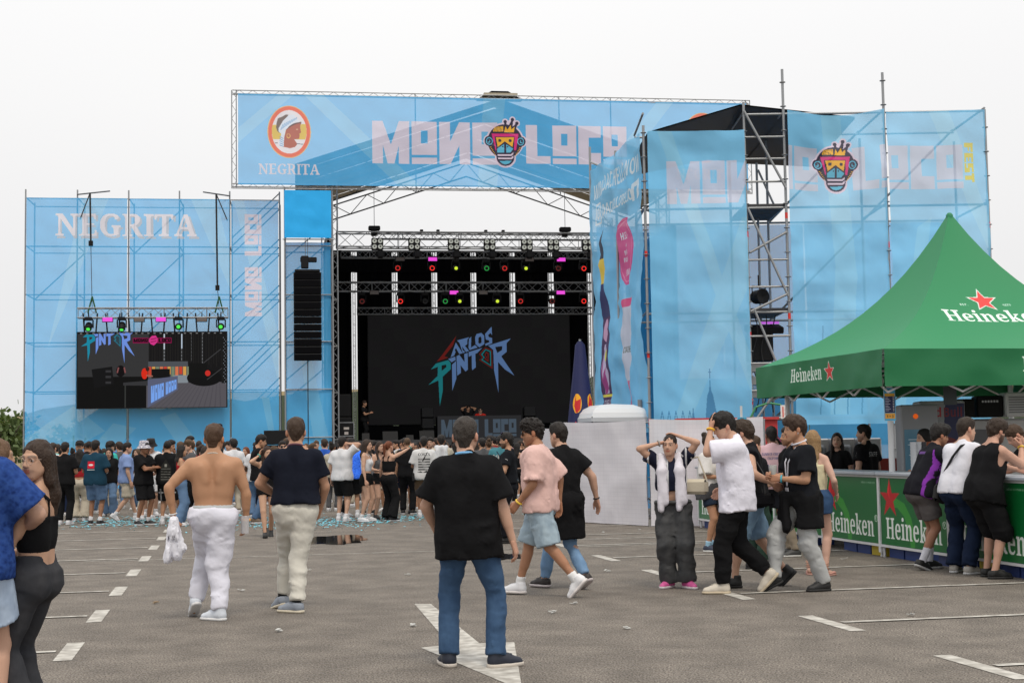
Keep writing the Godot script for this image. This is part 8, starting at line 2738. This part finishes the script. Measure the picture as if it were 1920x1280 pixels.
# ---------------------------------------------------------------- the crowd before the stage
func build_crowd() -> void:
	var A := {"w": lin(0.62, 0.62, 0.64), "k": lin(0.009, 0.009, 0.01), "n": lin(0.012, 0.02, 0.05), "b": lin(0.03, 0.1, 0.42), "l": lin(0.2, 0.28, 0.5), "r": lin(0.35, 0.02, 0.025), "t": lin(0.012, 0.045, 0.075), "g": lin(0.09, 0.09, 0.095), "e": lin(0.45, 0.4, 0.32), "d": lin(0.12, 0.2, 0.33), "o": lin(0.12, 0.08, 0.05), "q": lin(0.05, 0.42, 0.38), "p": lin(0.5, 0.3, 0.36)}
	var sk := [Color(0.5, 0.3, 0.21), Color(0.42, 0.23, 0.14), Color(0.28, 0.14, 0.08), Color(0.1, 0.05, 0.03)]
	var hc := [lin(0.012, 0.009, 0.008), lin(0.035, 0.022, 0.015), lin(0.09, 0.055, 0.03), lin(0.16, 0.05, 0.02)]
	var P := {
		"front": {"lh": [0.14, 1.08, 0.24], "rh": [-0.14, 1.08, 0.24], "lc": 0.7, "rc": 0.7}, "sides": {"lh": [0.26, 0.86, 0.04], "rh": [-0.26, 0.86, 0.06]},
		"cross": {"lh": [-0.1, 1.17, 0.22], "rh": [0.1, 1.2, 0.24], "le": [1, -0.4, 0], "re": [-1, -0.4, 0]}, "phone": {"rh": [-0.06, 1.22, 0.3], "lh": [0.25, 0.88, 0.05], "head": [0, 12, 0]},
		"point": {"rh": [-0.2, 1.6, 0.5], "re": [-1, -0.5, 0], "rd": [0, 0.6, 1], "rc": 0.1}, "hair": {"rh": [-0.12, 1.6, 0.0], "re": [-1, 0.1, 0.2]}, "walk": {"lf": [0.08, 0.08, 0.25, 5, 0], "rf": [-0.08, 0.14, -0.28, -4, 36]}}
	var logo := print_mat(A.t, func(ink):
		ink.rect(0.3, 0.66, 0.15, 0.15, lin(0.6, 0.02, 0.04))
		ink.oval(0.37, 0.735, 0.05, 0.02, lin(0.7, 0.7, 0.7))
		ink.rect(0.29, 0.83, 0.17, 0.014, lin(0.6, 0.6, 0.6)))
	var sketch := print_mat(A.k, func(ink):
		ink.poly([[0.3, 1.1], [0.28, 0.82], [0.4, 0.64], [0.52, 0.82], [0.5, 1.1]], lin(0.022, 0.022, 0.02))
		for k in 5:
			ink.line(0.3, 0.84 + k * 0.055, 0.5, 0.84 + k * 0.055 + 0.01 * (k % 2), 0.008, lin(0.2, 0.2, 0.18))
		ink.rect(0.375, 0.74, 0.05, 0.06, lin(0.25, 0.25, 0.22)))
	var cross := print_mat(A.k, func(ink):
		for o in [0.27, 0.53, 1.07, 1.33]:
			ink.rect(o - 0.015, 1.26, 0.03, 0.26, lin(0.45, 0.45, 0.45))
			ink.rect(o - 0.06, 1.32, 0.12, 0.03, lin(0.45, 0.45, 0.45))
			ink.rect(o - 0.006, 1.27, 0.012, 0.24, A.k))
	var graphic := print_mat(lin(0.6, 0.6, 0.6), func(ink):
		ink.text("COSTA", 0.28, 0.66, 0.26, 0.06, lin(0.05, 0.05, 0.05), "Droid Serif", 700)
		for k in 5:
			ink.rect(0.28, 0.72 + k * 0.055, 0.26, 0.035, lin(0.1, 0.1, 0.1))
			ink.rect(0.3 + 0.03 * k, 0.73 + k * 0.055, 0.1, 0.012, lin(0.5, 0.5, 0.5))
		ink.poly([[0.25, 1.02], [0.33, 0.99], [0.38, 1.02], [0.46, 0.98], [0.56, 1.03]], lin(0.05, 0.05, 0.05)))
	var club := print_mat(A.b, func(ink):
		ink.text("SALOU", 0.3, 0.64, 0.2, 0.055, lin(0.6, 0.6, 0.6), "Droid Sans", 700)
		ink.rect(0.34, 0.7, 0.12, 0.012, lin(0.5, 0.5, 0.5)))
	var brush := print_mat(lin(0.06, 0.2, 0.24), func(ink):
		for k in 7:
			ink.poly([[0.24 + k * 0.05, 0.66 + 0.03 * (k % 2)], [0.27 + k * 0.05, 0.66], [0.265 + k * 0.05, 1.0], [0.235 + k * 0.05, 0.98 + 0.03 * (k % 3)]], lin(0.5, 0.5, 0.48)))
	# x pixel is only a memo: [x, z, height, turn, sex, pose, skin, hair, hair colour, top, bottom, shoes, label, extras]
	var rows := [
		[-11.3, -34.5, 1.66, 100, "f", "front", 0, "bun", 1, "strap e", "trousers e", "w", "woman with pinned brown hair and bare shoulders at the open edge of the crowd", []],
		[-9.62, -30.9, 1.76, 176, "m", "front", 1, "short", 0, "tee k", "trousers k", "w", "man all in black with white shoes, back turned, at the crowd's open end", []],
		[-10.2, -33.9, 1.8, 6, "m", "front", 1, "short", 0, "tee k", "shorts k", "k", "man in a black cap facing the camera behind the man all in black", [["cap", A.k]]],
		[-9.75, -32.4, 1.62, 186, "f", "front", 1, "long", 0, "strap r", "wide e", "w", "woman with red top and beige wide trousers seen from behind", []],
		[-8.88, -30.6, 1.79, 172, "m", "front", 2, "short", 0, "print logo", "shorts d", "k", "man in teal tee with a red square print and denim shorts, back turned", [["wristband", A.w, "r"]]],
		[-9.7, -34.6, 1.66, 4, "f", "phone", 0, "front", 0, "tee k", "wide d", "w", "woman with long dark hair facing the camera beside the teal tee", []],
		[-8.65, -32.2, 1.74, 120, "m", "walk", 0, "short", 0, "tee l", "shorts e", "w", "man in light blue shirt and beige shorts walking", []],
		[-8.35, -32.8, 1.64, 178, "f", "front", 0, "tail", 1, "strap k", "skirt w", "w", "woman in white miniskirt with a small white bag", [["bag", A.w, [0.2, 1.0, -0.08], 0.2]]],
		[-8.65, -34.4, 1.82, 10, "m", "phone", 0, "short", 0, "tee w", "shorts w", "w", "man in black bucket hat and white tee behind the white miniskirt", [["bucket", A.k]]],
		[-7.75, -30.2, 1.74, 62, "m", "cross", 2, "short", 0, "tee k", "shorts k", "k", "man in a patterned white bucket hat and sunglasses with folded arms", [["bucket", A.w, 1], ["glasses", A.k]]],
		[-8.0, -33.4, 1.8, 80, "m", "phone", 1, "short", 0, "tee w", "shorts r", "w", "man in white and red beside the patterned bucket hat", []],
		[-8.1, -36.0, 1.9, 100, "m", "front", 0, "short", 0, "tee w", "trousers k", "k", "tall man in white seen over the patterned bucket hat", []],
		[-7.3, -30.4, 1.76, 180, "m", "front", 1, "buzz", 0, "print sketch", "print cross", "w", "man in black with white crosses printed on his shorts, back turned", [["wristband", A.w, "l"]]],
		[-7.5, -33.4, 1.78, 300, "m", "front", 0, "mop", 2, "tee g", "trousers k", "w", "brown haired boy glancing back beside the cross printed shorts", []],
		[-6.85, -29.7, 1.66, 110, "f", "front", 1, "long", 0, "strap r", "wide d", "w", "woman with long black hair, red top and blue jeans", []],
		[-6.7, -31.3, 1.64, 150, "f", "front", 0, "long", 1, "strap k", "trousers k", "k", "woman with bare back and dark clothes next to the blue jeans", []],
		[-6.2, -30.3, 1.66, 175, "f", "phone", 0, "long", 0, "strap k", "skirt k", "k", "woman with very long black hair, back turned, left of the shirtless man", []],
		[-5.75, -32.3, 1.72, 185, "m", "front", 3, "buzz", 0, "tee w", "trousers d", "w", "man with shaved head in white right of the shirtless man", []],
		[-5.35, -30.2, 1.86, 108, "m", "phone", 1, "short", 0, "tee k", "jeans d", "o", "man in black tee and jeans holding a drink, in profile", []],
		[-5.2, -32.4, 1.72, 20, "m", "front", 0, "short", 0, "floral n", "shorts e", "w", "man with sunglasses and dark flowered shirt facing the camera", [["glasses", A.k]]],
		[-4.85, -31.2, 1.78, 170, "m", "front", 1, "short", 1, "print club", "trousers e", "w", "man in bright blue printed tee and pale cargo trousers", []],
		[-5.5, -35.0, 1.8, 90, "m", "sides", 0, "mop", 2, "tee q", "shorts k", "w", "man with curly top hair in pale green behind the blue tee", []],
		[-3.62, -30.4, 1.78, 160, "m", "hair", 0, "short", 0, "tee w", "shorts k", "w", "man in white tee with high white socks right of the cream trousers", []],
		[-3.85, -32.6, 1.7, 100, "f", "front", 0, "long", 1, "strap w", "trousers k", "w", "woman in white top and black trousers looking aside", []],
		[-3.6, -32.0, 1.76, 188, "m", "front", 1, "short", 0, "floral b", "shorts k", "w", "man in bright blue flowered shirt and black shorts", []],
		[-3.4, -33.6, 1.68, 185, "f", "sides", 0, "long", 1, "strap k", "skirt g", "k", "woman with brown hair between the flowered shirt and the white top", []],
		[-3.08, -30.1, 1.72, 80, "f", "sides", 0, "long", 1, "strap w", "hot k", "w", "woman in white top and tiny black shorts, turned sideways", []],
		[-2.9, -31.2, 1.68, 40, "f", "front", 0, "front", 1, "strap g", "hot k", "B", "smiling woman in grey top and black boots holding a drink", []],
		[-2.62, -30.2, 1.68, 140, "f", "point", 0, "tail", 3, "strap k", "wide k", "k", "red haired woman in black stretching her arm towards the stage", [["wristband", A.q, "r"]]],
		[-2.45, -33.2, 1.76, 176, "m", "sides", 1, "buzz", 2, "tee k", "trousers k", "k", "man with faded brown hair in black behind the red haired woman", []],
		[-2.3, -33.6, 1.64, 8, "f", "front", 2, "front", 0, "strap r", "hot k", "B", "woman with dark curls facing the camera behind the stretched arm", []],
		[-1.96, -31.5, 1.76, 180, "m", "front", 2, "short", 0, "print graphic", "shorts o", "w", "man in printed white tee and brown shorts with a black strap", [["crossbody", A.k, -1.0, 0.03]]],
		[-1.62, -32.3, 1.8, 184, "m", "front", 2, "short", 0, "tee e", "trousers w", "w", "man with a white sweater slung over his shoulders", [["shawl"]]],
		[-1.32, -33.4, 1.66, 60, "f", "front", 0, "long", 0, "tee w", "trousers k", "w", "woman with long hair and white tee beside the slung sweater", []],
		[-1.1, -31.8, 1.7, 150, "f", "front", 1, "tail", 1, "tee q", "shorts k", "w", "woman in turquoise tee left of the man in black and jeans", []],
		[-0.72, -33.2, 1.72, 200, "m", "front", 1, "short", 0, "tee g", "shorts k", "w", "man in dark grey tee behind the man in black and jeans", []],
		[-0.58, -33.6, 1.7, 190, "f", "hair", 1, "bun", 2, "strap e", "skirt r", "k", "woman with tied curls and a red skirt beside the guard", []],
		[-0.28, -31.4, 1.76, 176, "m", "front", 3, "short", 0, "print brush", "shorts n", "k", "man in teal shirt with white brush strokes beside the guard", [["crossbody", A.n, 1.0, 0.03]]],
	]
	var n := 0
	for r in rows:
		n += 1
		var fem: bool = r[4] == "f"
		var s: Dictionary = (P[r[5]] as Dictionary).duplicate()
		s.merge({"h": r[2], "q": 0.018, "hq": 0.0105, "fq": 0.0085, "seed": 100 + n, "fem": fem, "skin": sk[r[6]], "hair": r[7], "hair_col": hc[r[8]]})
		if not s.has("lf"):
			s.lf = [0.11, 0.08, 0.02 * (n % 3), 10 + n % 14, 0]
			s.rf = [-0.12, 0.08, -0.03 * (n % 4), -8 - n % 11, 0]
		var ex: Array = r[13].duplicate()
		if ex.size() > 0 and ex[0][0] == "shawl":
			s.shawl = {"col": A.w, "to": 0.25, "back": 0.05}
			ex = []
		s.extras = ex
		outfit(s, r[9], r[10], r[11], A, {"logo": logo, "sketch": sketch, "graphic": graphic, "club": club, "brush": brush, "cross": cross})
		person(r[12], s, r[0], r[1], r[3], "people standing in the crowd")
	# deeper rows: only heads and shoulders show; a dozen figures in changing clothes
	var rng := RandomNumberGenerator.new()
	rng.seed = 4711
	var kinds := []
	for k in 10:
		var fem := k % 2 == 1
		var s: Dictionary = (P[["front", "sides", "phone", "front", "cross", "sides", "walk", "front", "sides", "phone"][k]] as Dictionary).duplicate()
		s.merge({"h": [1.78, 1.66, 1.74, 1.7, 1.82, 1.62, 1.76, 1.68, 1.8, 1.64][k], "q": 0.02, "hq": 0.012, "fq": 0.009, "seed": 200 + k, "fem": fem, "skin": sk[[0, 0, 1, 1, 2, 0, 1, 2, 0, 1][k]], "hair": ["short", "long", "mop", "tail", "buzz", "long", "short", "bun", "curly", "long"][k], "head": [0, 0, 0]})
		s.top = {"col": A.k, "loose": 0.028, "hem": -0.08}
		if k % 4 == 1: s.top = {"kind": "strap", "col": A.k, "hem": 0.1}
		s.bottom = {"to": 0.85 if k % 3 == 0 else 1.95, "end": 0.105 if k % 3 == 0 else 0.062, "col": A.k}
		s.shoes = {"col": A.w}
		kinds.append([s, figure(s)])
	var tops := ["k", "w", "k", "n", "g", "r", "w", "k", "l", "e", "q", "b", "k", "w", "p"]
	var cn := {"k": "black", "w": "white", "n": "navy", "g": "grey", "r": "red", "l": "light blue", "e": "beige", "q": "turquoise", "b": "bright blue", "p": "pink"}
	var hn := {"short": "short hair", "long": "long hair", "mop": "tousled hair", "tail": "a ponytail", "buzz": "a shaved head", "bun": "a hair bun", "curly": "curly hair"}
	var hcn := ["black", "dark brown", "light brown", "auburn"]
	var zone := ["at the open end", "left of the shirtless man", "beside the shirtless man", "by the cream trousers", "below the road case", "before the screen", "before the booth", "near the guard"]
	var used := {}
	for k in 93:
		var z := -34.8 - rng.randf() * 3.5 - (k / 31) * 3.6
		var lo := -13.0 * (-z / 36.0) * 0.9
		var x := lerpf(lo, 0.6, (float(k % 31) + rng.randf()) / 31.0)
		var pick: Array = kinds[(k * 7 + k / 10) % 10]
		var s: Dictionary = pick[0].duplicate()
		var tc: String = tops[rng.randi() % tops.size()]
		var hk := rng.randi() % 4 if rng.randf() < 0.4 else rng.randi() % 2
		s.top = (s.top as Dictionary).duplicate()
		s.top.col = A[tc]
		s.bottom = (s.bottom as Dictionary).duplicate()
		s.bottom.col = A[["k", "d", "g", "e", "n"][rng.randi() % 5]]
		s.hair_col = hc[hk]
		var px := 960.0 + x / -z * 2700.0
		var zn: String = zone[0 if px < 230 else (1 if px < 350 else (2 if px < 500 else (3 if px < 610 else (4 if px < 680 else (5 if px < 790 else (6 if px < 900 else 7))))))]
		var deep := ["deep", "deeper", "far", "farther", "very far", "hidden", "deepest", "last", "buried", "packed"]
		var it := 0
		var lab := ""
		while lab == "" or used.has(lab):
			lab = "%s in %s, %s %s, %s in crowd %s" % ["woman" if s.fem else "man", cn[tc], hcn[hk], hn[s.hair], deep[it], zn]
			it += 1
		used[lab] = true
		var o := thing("person", lab, "person", Transform3D(Basis(Vector3.UP, deg_to_rad(rng.randf_range(130, 230) if rng.randf() < 0.75 else rng.randf_range(-80, 80))), Vector3(x, 0, z)), "people standing in the crowd")
		dress(o, pick[1], s)
	# on the stage
	var dj := {"h": 1.74, "q": 0.02, "seed": 301, "skin": sk[0], "hair": "short", "hair_col": hc[0], "lh": [0.2, 1.12, 0.3], "rh": [-0.2, 1.12, 0.3], "top": {"col": lin(0.55, 0.03, 0.02), "loose": 0.03}, "bottom": {"col": A.k}, "shoes": {"col": A.k}, "extras": [["glasses", A.k]]}
	var p1 := person("disc jockey in a red top behind the booth", dj, 0, 0, 0)
	p1.transform = SG * Transform3D(Basis(), Vector3(0.34, 1.55, -6.25))
	var d2 := {"h": 1.72, "q": 0.02, "seed": 302, "skin": sk[1], "hair": "mop", "hair_col": hc[0], "lh": [0.12, 1.66, 0.0], "rh": [-0.12, 1.66, 0.0], "le": [1, 0, 0.3], "re": [-1, 0, 0.3], "top": {"col": A.k}, "bottom": {"col": A.k}, "shoes": {"col": A.k}}
	var p2 := person("person in black behind the booth adjusting headphones with raised arms", d2, 0, 0, 0)
	p2.transform = SG * Transform3D(Basis(Vector3.UP, 0.3), Vector3(-0.2, 1.68, -6.4))
	var d3 := {"h": 1.75, "q": 0.02, "seed": 303, "skin": sk[1], "hair": "short", "hair_col": hc[1], "rh": [-0.1, 1.2, 0.32], "top": {"col": A.k}, "bottom": {"col": A.k}, "shoes": {"col": A.k}}
	var p3 := person("stagehand in black at the open edge of the stage", d3, 0, 0, 0)
	p3.transform = SG * Transform3D(Basis(Vector3.UP, 1.2), Vector3(-5.0, 1.84, -4.2))

func outfit(s: Dictionary, top: String, bot: String, shoe: String, A: Dictionary, prints: Dictionary) -> void:
	var t := top.split(" ")
	match t[0]:
		"tee": s.top = {"loose": 0.03, "hem": -0.09, "sleeve": 0.72, "col": A[t[1]], "name": "t_shirt"}
		"floral": s.top = {"loose": 0.035, "hem": -0.08, "sleeve": 0.75, "col": A[t[1]] * 1.6, "cloth": "floral", "name": "flowered_shirt"}
		"print": s.top = {"loose": 0.035, "hem": -0.11, "sleeve": 0.78, "mat": prints[t[1]], "name": "printed_t_shirt"}
		"strap": s.top = {"kind": "strap", "loose": 0.012, "hem": 0.12, "col": A[t[1]], "name": "strappy_top", "fold": 0.004}
	var b := bot.split(" ")
	match b[0]:
		"trousers": s.bottom = {"to": 1.95, "loose": 0.018, "knee": 0.075, "end": 0.07, "col": A[b[1]]}
		"jeans": s.bottom = {"to": 1.95, "loose": 0.014, "knee": 0.068, "end": 0.062, "col": A[b[1]], "cloth": "denim", "name": "jeans"}
		"wide": s.bottom = {"to": 1.97, "loose": 0.02, "knee": 0.09, "end": 0.115, "waist": 0.09, "col": A[b[1]], "name": "wide_trousers"}
		"shorts": s.bottom = {"to": 0.9, "loose": 0.028, "end": 0.108, "col": A[b[1]], "cloth": "denim" if b[1] == "d" else ""}
		"hot": s.bottom = {"to": 0.35, "loose": 0.014, "end": 0.1, "waist": 0.1, "col": A[b[1]]}
		"skirt": s.bottom = {"kind": "skirt", "hem": -0.24, "end": 0.115, "col": A[b[1]]}
		"print": s.bottom = {"to": 0.95, "loose": 0.03, "end": 0.11, "mat": prints[b[1]], "name": "printed_shorts"}
	s.shoes = {"col": A["k" if shoe == "B" else shoe], "sole_col": A["k" if shoe == "B" else "w"], "high": 0.14 if shoe == "B" else 0.02}
	if b[0] in ["shorts", "print", "hot"] and shoe != "B":
		s.shoes.sock = 0.22
		s.shoes.sock_col = A.w

# ---------------------------------------------------------------- assembly
func _ready() -> void:
	# camera: eye height 1.52 m, long lens, slightly raised and rolled
	var cam := Camera3D.new()
	cam.name = "camera"
	add_child(cam)
	cam.projection = Camera3D.PROJECTION_PERSPECTIVE
	cam.fov = rad_to_deg(2.0 * atan(640.0 / 2700.0))
	cam.near = 0.1
	cam.far = 2000.0
	cam.transform = Transform3D(Basis(Vector3(1, 0, 0), atan(196.0 / 2700.0)) * Basis(Vector3(0, 0, 1), -0.016), Vector3(0, 1.52, 0))
	var we := WorldEnvironment.new()
	we.name = "environment"
	add_child(we)
	var env := Environment.new()
	we.environment = env
	env.background_mode = Environment.BG_SKY
	env.tonemap_mode = Environment.TONE_MAPPER_LINEAR
	env.tonemap_exposure = 1.0
	env.sdfgi_enabled = true
	env.ssao_enabled = true
	env.ssil_enabled = true
	var ps := ProceduralSkyMaterial.new()
	ps.sky_top_color = lin(1.4, 1.4, 1.4)
	ps.sky_horizon_color = lin(0.78, 0.775, 0.78)
	ps.sky_curve = 0.6
	ps.sky_energy_multiplier = 1.0
	ps.ground_bottom_color = Color(0.4, 0.38, 0.35)
	ps.ground_horizon_color = Color(0.6, 0.58, 0.55)
	ps.sun_angle_max = 0.0
	var ck := noise_tex(5, 0.006, Color(0, 0, 0, 0.0), Color(0.22, 0.22, 0.2, 1.0), 512, 4)
	ps.sky_cover = ck
	var sky := Sky.new()
	sky.sky_material = ps
	env.sky = sky
	var sun := DirectionalLight3D.new()
	sun.name = "sun"
	add_child(sun)
	sun.light_energy = 0.5
	sun.light_color = Color(1.0, 0.96, 0.9)
	sun.light_angular_distance = 14.0
	sun.shadow_enabled = true
	sun.rotation_degrees = Vector3(-62, 20, 0)
	# shared things
	unit_pole = CylinderMesh.new()
	unit_pole.top_radius = 1.0
	unit_pole.bottom_radius = 1.0
	unit_pole.height = 1.0
	unit_pole.radial_segments = 10
	unit_pole.rings = 1
	steel = mat(lin(0.32, 0.33, 0.34), 0.45, 0.6)
	steel_dark = mat(lin(0.14, 0.15, 0.16), 0.5, 0.5)
	black_metal = mat(lin(0.01, 0.01, 0.011), 0.6)
	black_metal.metallic_specular = 0.3
	black_cloth = mat(lin(0.006, 0.006, 0.007), 0.95)
	black_cloth.metallic_specular = 0.1
	strap_mat = mat(lin(0.015, 0.015, 0.016), 0.8)
	SG = Transform3D(Basis(Vector3.UP, deg_to_rad(8.5)), Vector3(-0.9, 0, -59))
	skin_mat = mat(Color.WHITE, 0.55)
	skin_mat.vertex_color_use_as_albedo = true
	skin_mat.metallic_specular = 0.4
	weave = bump_tex(31, 0.03, 3.0, 256, 3)
	strand = bump_tex(32, 0.12, 5.0, 256, 3)
	denim_tex = noise_tex(33, 0.02, Color(0.78, 0.8, 0.83), Color(1.0, 1.0, 1.0), 256, 5)
	floral_tex = noise_tex(34, 0.05, Color(0.45, 0.5, 0.6), Color(1.4, 1.4, 1.4), 256, 2, FastNoiseLite.TYPE_CELLULAR)
	hair_tex = noise_tex(35, 0.05, Color(0.55, 0.5, 0.48), Color(1.5, 1.4, 1.3), 256, 3)
	build_ground()
	build_stage()
	build_tower()
	build_fence()
	build_bar()
	build_people()
